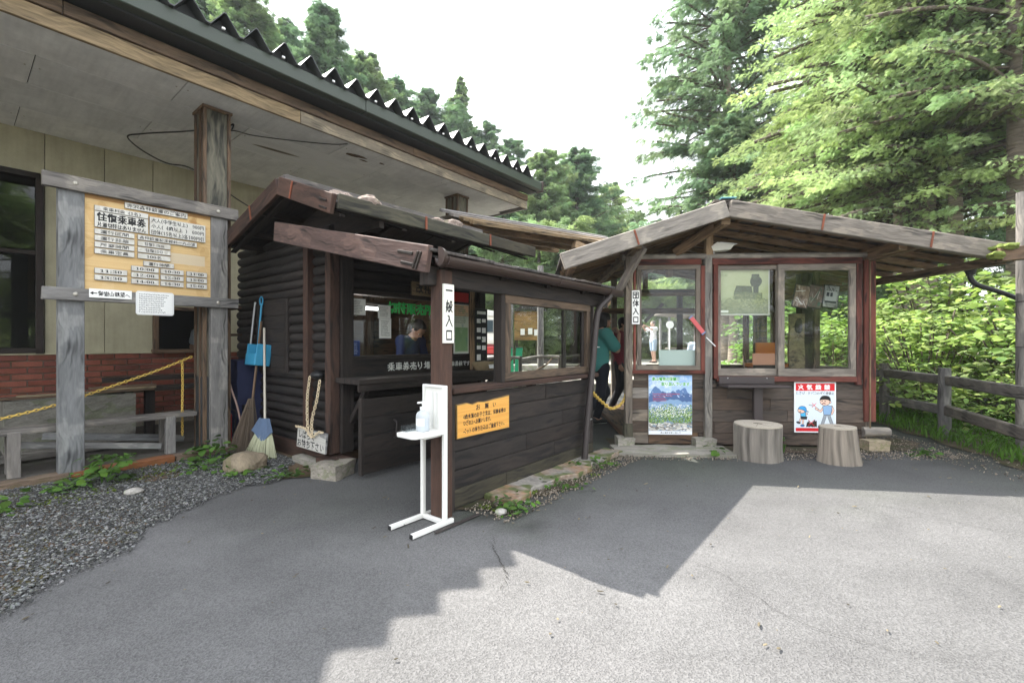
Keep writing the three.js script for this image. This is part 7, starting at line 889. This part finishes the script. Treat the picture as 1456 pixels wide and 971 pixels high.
const crs = (a, b) => [a[1] * b[2] - a[2] * b[1], a[2] * b[0] - a[0] * b[2], a[0] * b[1] - a[1] * b[0]];
function hand(w, d, n, right, curl) {                        // wrist, finger direction, palm normal
  d = nrm(d); let s = nrm(crs(d, n)); n = nrm(crs(s, d)); if (right) s = s.map((v) => -v); const out = [], at3 = (f, g, h) => add3(add3(add3(w, d, f), s, g), n, h);
  for (const g of [-0.028, -0.01, 0.01, 0.028]) out.push(B(at3(0.0, g * 0.5, 0), at3(0.075, g, 0), 0.013, 0.0115));
  [[-0.031, 0.058], [-0.011, 0.068], [0.01, 0.073], [0.031, 0.062]].forEach(([g, L], i) => { let f = 0.078, h = 0, a = curl * (0.5 + 0.12 * i); let p = at3(f, g, h); for (let k = 0; k < 3; k++) { const l = L * [0.45, 0.3, 0.25][k]; f += Math.cos(a) * l; h += Math.sin(a) * l; const q = at3(f, g * (1 + 0.1 * k), h); out.push(B(p, q, 0.0088 - k * 0.001, 0.008 - k * 0.001)); p = q; a += curl * 0.6; } });
  out.push(B(at3(0.02, 0.026, 0.004), at3(0.05, 0.052, 0.018), 0.012, 0.0095), B(at3(0.05, 0.052, 0.018), at3(0.08, 0.058, 0.03), 0.0095, 0.008)); return out;
}
function person(label, base, turn, j, look) {                // j: joints of the pose; the figure faces +z before turning
  const T = new Thing('person', label, 'person', base, turn), f = j.fat || 1, skin = M(...(look.skin || [0.46, 0.27, 0.19]), { roughness: 0.55 });
  const leg = (h, k, a, t) => [B(h, k, 0.082 * f, 0.055), B(k, a, 0.055, 0.036), B(a, t, 0.036, 0.026)];
  const body = [B(j.pelvis, j.waist, 0.115 * f, 0.1 * f, 1.2), B(j.waist, j.chest, 0.1 * f, 0.115 * f, 1.25), B(j.shL, j.shR, 0.062, 0.062), B(j.chest, j.neck, 0.09, 0.05), B(j.neck, j.head, 0.048, 0.05), B(j.shL, j.elL, 0.048, 0.038), B(j.elL, j.wrL, 0.036, 0.026), B(j.shR, j.elR, 0.048, 0.038), B(j.elR, j.wrR, 0.036, 0.026), ...leg(j.hipL, j.knL, j.anL, j.toL), ...leg(j.hipR, j.knR, j.anR, j.toR)];
  const [lo, hi] = bounds(body, 0.03), geos = [nets(field(body, 0.05), lo, hi, 0.015)];
  const H = j.head, F = nrm(j.face || [0, 0, 1]), S = nrm(crs([0, 1, 0], F)), U = crs(F, S), hp = (s, u, w) => add3(add3(add3(H, S, s), U, u), F, w);
  const hb = [B(hp(0, 0.035, -0.02), hp(0, 0.035, 0.015), 0.083, 0.078), B(hp(0, -0.03, 0.02), hp(0, -0.062, 0.052), 0.06, 0.034), B(hp(0, 0.012, 0.088), hp(0, -0.018, 0.106), 0.009, 0.014), B(hp(-0.03, 0.022, 0.074), hp(0.03, 0.022, 0.074), 0.016), B(hp(0.08, 0.015, -0.01), hp(0.083, -0.02, -0.008), 0.014, 0.009), B(hp(-0.08, 0.015, -0.01), hp(-0.083, -0.02, -0.008), 0.014, 0.009), B(hp(-0.018, -0.042, 0.084), hp(0.018, -0.042, 0.084), 0.009), B(j.neck, H, 0.045, 0.05)];
  { const [a, b] = bounds(hb, 0.02); geos.push(nets(field(hb, 0.02), a, b, 0.0075)); }
  for (const s of ['L', 'R']) { const d = j['dir' + s] || add3(j['wr' + s], j['el' + s], -1), bones = hand(j['wr' + s], d, j['palm' + s] || [0, 0, 1], s === 'R', j.curl ?? 0.7), [a, b] = bounds(bones, 0.01); geos.push(nets(field(bones, 0.008), a, b, 0.0055)); }
  T.put('body', join(geos), skin);
  for (const s of [-1, 1]) { const e = T.put('eye', new THREE.SphereGeometry(0.012, 10, 8), MAT.white, hp(s * 0.031, 0.004, 0.079)); e.castShadow = true; T.put('iris', new THREE.SphereGeometry(0.0065, 8, 6), MAT.black, hp(s * 0.031, 0.004, 0.0875)); }
  T.put('mouth', new THREE.SphereGeometry(0.016, 10, 6).scale(1.2, 0.3, 0.4), M(0.3, 0.1, 0.09), hp(0, -0.042, 0.09));
  const hair = [B(hp(0, 0.05, -0.03), hp(0, 0.05, 0.005), 0.092, 0.088), B(hp(0.055, 0.03, -0.03), hp(0.058, look.hairLow ?? -0.02, -0.035), 0.042, 0.032), B(hp(-0.055, 0.03, -0.03), hp(-0.058, look.hairLow ?? -0.02, -0.035), 0.042, 0.032), B(hp(0, 0.02, -0.06), hp(0, (look.hairLow ?? -0.02) - 0.03, -0.07), 0.055, 0.04)];
  { const [a, b] = bounds(hair, 0.02), hf = field(hair, 0.03); T.put(look.cap ? 'cap' : 'hair', nets((x, y, z) => { const r = [x - H[0], y - H[1], z - H[2]], fw = r[0] * F[0] + r[1] * F[1] + r[2] * F[2], u = r[0] * U[0] + r[1] * U[1] + r[2] * U[2]; return Math.max(hf(x, y, z) + 0.004 * noise3(x * 60, y * 25, z * 60), Math.min(fw - 0.055, 0.075 - u + Math.max(0, fw - 0.02) * 0.2), fw - 0.092); }, a, b, 0.008), M(...look.hair, { roughness: 0.6 })); }
  const cloth = (name, bones, col, cut, k = 0.045) => { const [a, b] = bounds(bones, 0.02), ff = field(bones, k); T.put(name, nets((x, y, z) => { let d = ff(x, y, z) + 0.007 * (noise3(x * 16, y * 9, z * 16) - 0.5); if (cut) d = Math.max(d, cut(x, y, z)); return d; }, a, b, 0.0125), M(...col, { roughness: 0.92 })); };
  const g = (b, e) => ({ ...b, ra: b.ra + e, rb: b.rb + e }), mix = (a, b, t) => a.map((v, i) => v + (b[i] - v) * t);
  const sl = look.sleeve ?? 0.6, loose = look.loose ?? 0.022, top = [g(body[0], 0.03 + loose * 0.6), g(body[1], loose), g(body[2], loose * 0.7), B(j.chest, mix(j.chest, j.neck, 0.75), 0.1, 0.055)];
  for (const s of ['L', 'R']) { if (sl <= 1) top.push(B(j['sh' + s], mix(j['sh' + s], j['el' + s], sl), 0.066 + loose * 0.6, 0.062 + loose)); else top.push(B(j['sh' + s], j['el' + s], 0.066, 0.054), B(j['el' + s], mix(j['el' + s], j['wr' + s], sl - 1), 0.05, 0.04)); }
  const hem = j.pelvis[1] - (look.hem ?? 0.08); cloth('shirt', top, look.shirt, (x, y, z) => hem - y);
  const tl = look.trouser ?? 0.97, tr = [g(body[0], 0.02)]; for (const s of ['L', 'R']) { const h = j['hip' + s], k = j['kn' + s], a = j['an' + s]; if (tl > 0.5) tr.push(B(h, k, 0.098 * f, 0.074), B(k, mix(k, a, (tl - 0.5) * 2), 0.074, 0.056)); else tr.push(B(h, mix(h, k, tl * 2), 0.1 * f, 0.092)); }
  const wl = j.waist[1] - 0.03; cloth('trousers', tr, look.pants, (x, y, z) => y - wl - Math.abs(z - j.waist[2]) * 0.1);
  for (const s of ['L', 'R']) { const a = j['an' + s], t = j['to' + s], lowA = [a[0], Math.min(a[1] - 0.04, a[1]), a[2]]; const sb = [B(add3(lowA, nrm(add3(t, a, -1)), -0.03), t, 0.047, 0.038)], [lo2, hi2] = bounds(sb, 0.02), sf = field(sb, 0.02), yb = Math.min(t[1], lowA[1]) - 0.032; T.put('shoe', nets((x, y, z) => Math.max(sf(x, y, z), yb - y), lo2, hi2, 0.009), M(...(look.shoe || [0.04, 0.04, 0.045]))); if (look.sole) T.put('sole', nets((x, y, z) => Math.max(sf(x, y, z) - 0.003, y - yb - 0.016, yb - y), lo2, hi2, 0.009), MAT.white); }
  return T;
}
const stand = (o = {}) => ({ pelvis: [0, 0.92, 0], waist: [0, 1.06, 0], chest: [0, 1.25, 0], neck: [0, 1.43, 0.0], head: [0, 1.57, 0.03], shL: [0.16, 1.375, 0], shR: [-0.16, 1.375, 0], elL: [0.22, 1.1, -0.03], elR: [-0.22, 1.1, -0.03], wrL: [0.2, 0.86, 0.06], wrR: [-0.2, 0.86, 0.06], palmL: [-1, 0, 0], palmR: [1, 0, 0], hipL: [0.085, 0.88, 0], hipR: [-0.085, 0.88, 0], knL: [0.09, 0.48, 0.02], knR: [-0.09, 0.48, 0.02], anL: [0.09, 0.085, -0.02], anR: [-0.09, 0.085, -0.02], toL: [0.1, 0.04, 0.14], toR: [-0.1, 0.04, 0.14], ...o });
// walking figure in teal, one hand raised to the face
person('person in loose teal top and black trousers walking through the passage, hand to face', V(1.33, 0, -6.85), 1.95, stand({ pelvis: [0, 0.92, -0.02], chest: [0, 1.25, 0.02], head: [0, 1.57, 0.08], neck: [0, 1.43, 0.03], elR: [-0.2, 1.14, 0.16], wrR: [-0.1, 1.38, 0.27], dirR: [0.3, 0.9, -0.35], palmR: [0.4, 0.2, -1], elL: [0.21, 1.13, 0.16], wrL: [0.1, 1.33, 0.28], dirL: [-0.3, 0.9, -0.25], palmL: [-0.3, 0.2, -1], knL: [0.09, 0.5, 0.14], anL: [0.08, 0.1, -0.02], toL: [0.09, 0.045, 0.14], knR: [-0.09, 0.47, -0.06], anR: [-0.09, 0.17, -0.34], toR: [-0.09, 0.06, -0.22], curl: 0.9 }), { hair: [0.012, 0.01, 0.01], hairLow: -0.07, shirt: [0.06, 0.235, 0.215], pants: [0.012, 0.013, 0.02], shoe: [0.03, 0.03, 0.03], sole: true, sleeve: 0.75, loose: 0.03, hem: 0.1, skin: [0.4, 0.22, 0.15] });
person('person in dark red jacket and black trousers half hidden behind the hut left post', V(1.98, 0, -8.2), 0.9, stand({ head: [0, 1.57, 0.05], knL: [0.09, 0.48, 0.1], anL: [0.09, 0.085, 0.08], toL: [0.1, 0.04, 0.24], anR: [-0.09, 0.1, -0.16], toR: [-0.09, 0.04, 0.0] }), { hair: [0.015, 0.012, 0.01], shirt: [0.17, 0.022, 0.035], pants: [0.012, 0.012, 0.015], shoe: [0.25, 0.24, 0.23], sleeve: 1.9, loose: 0.04 });
person('person in white shirt and pale shorts raising a camera on the bright platform', V(5.72, 0.42, -18.4), -1.2, stand({ elL: [0.2, 1.36, 0.24], wrL: [0.1, 1.5, 0.46], dirL: [-0.2, 0.2, 1], palmL: [-1, 0, 0], elR: [-0.2, 1.34, 0.24], wrR: [-0.1, 1.48, 0.46], dirR: [0.2, 0.2, 1], palmR: [1, 0, 0], knL: [0.11, 0.48, 0.04], knR: [-0.1, 0.48, -0.03], anR: [-0.11, 0.085, -0.1], toR: [-0.12, 0.04, 0.06] }), { hair: [0.16, 0.13, 0.11], shirt: [0.72, 0.71, 0.74], pants: [0.32, 0.4, 0.5], shoe: [0.1, 0.06, 0.05], trouser: 0.42, sleeve: 0.6, skin: [0.5, 0.31, 0.24] });
{ const T = new Thing('camera', 'small dark camera held out by the person in white', 'camera', V(5.72, 0.42, -18.4), -1.2); T.put('body', box(0.13, 0.08, 0.06, { r: 0.008 }), MAT.black, [0, 1.55, 0.56]); T.put('lens', at(cyl(0.03, 0.034, 0.07, 16), 0, 0, 0, Math.PI / 2), MAT.iron, [0, 1.55, 0.62]); T.put('viewfinder', box(0.04, 0.025, 0.04), MAT.black, [0, 1.6, 0.56]); }
const sit = (o = {}) => stand({ pelvis: [0, 0.5, 0], waist: [0, 0.64, 0.02], chest: [0, 0.84, 0.06], neck: [0, 1.0, 0.1], head: [0, 1.12, 0.15], shL: [0.17, 0.95, 0.07], shR: [-0.17, 0.95, 0.07], elL: [0.24, 0.7, 0.12], elR: [-0.24, 0.7, 0.12], wrL: [0.14, 0.7, 0.34], wrR: [-0.14, 0.7, 0.34], palmL: [0, -1, 0], palmR: [0, -1, 0], hipL: [0.09, 0.48, 0.02], hipR: [-0.09, 0.48, 0.02], knL: [0.11, 0.48, 0.42], knR: [-0.11, 0.48, 0.42], anL: [0.11, 0.085, 0.42], anR: [-0.11, 0.085, 0.42], toL: [0.11, 0.04, 0.56], toR: [-0.11, 0.04, 0.56], ...o });
person('clerk in navy shirt seated behind the booth glass, head bent down', P(3.92, 0.32, -5.0), THETA + 0.1, sit({ head: [0, 1.1, 0.2], face: [0, -0.75, 0.66] }), { hair: [0.02, 0.018, 0.018], shirt: [0.02, 0.035, 0.12], pants: [0.03, 0.03, 0.04], sleeve: 1.8 });
solo('stool', join([at(cyl(0.17, 0.17, 0.05, 20), 0, 0.63, 0), at(cyl(0.03, 0.03, 0.55, 10), 0, 0.35, 0), at(cyl(0.18, 0.16, 0.04, 20), 0, 0.14, 0)]), MAT.iron, 'round stool under the clerk behind the booth glass', 'stool', P(3.92, 0.0, -5.0), THETA);
person('person in checked pale shirt sitting low at the stall, back turned', V(5.45, 0.23, -13.4), 2.6, sit({}), { hair: [0.10, 0.06, 0.045], shirt: [0.4, 0.46, 0.56], pants: [0.06, 0.07, 0.1], sleeve: 0.7, hairLow: -0.05 });
solo('bench_block', box(0.5, 0.4, 0.36, { r: 0.01 }), WD.weather[0], 'plain wooden seat block under the person at the stall', 'seat', V(5.45, 0.42, -13.4), 2.6);
person('figure in cap and pale shirt added inside for a reflection in the small station window', P(3.25, 0.07, -10.6), THETA + 2.4, stand({}), { hair: [0.05, 0.05, 0.055], cap: true, shirt: [0.5, 0.5, 0.52], pants: [0.05, 0.05, 0.06] });  // body added behind the glass where a passer-by is only reflected
renderer.render(scene, camera);
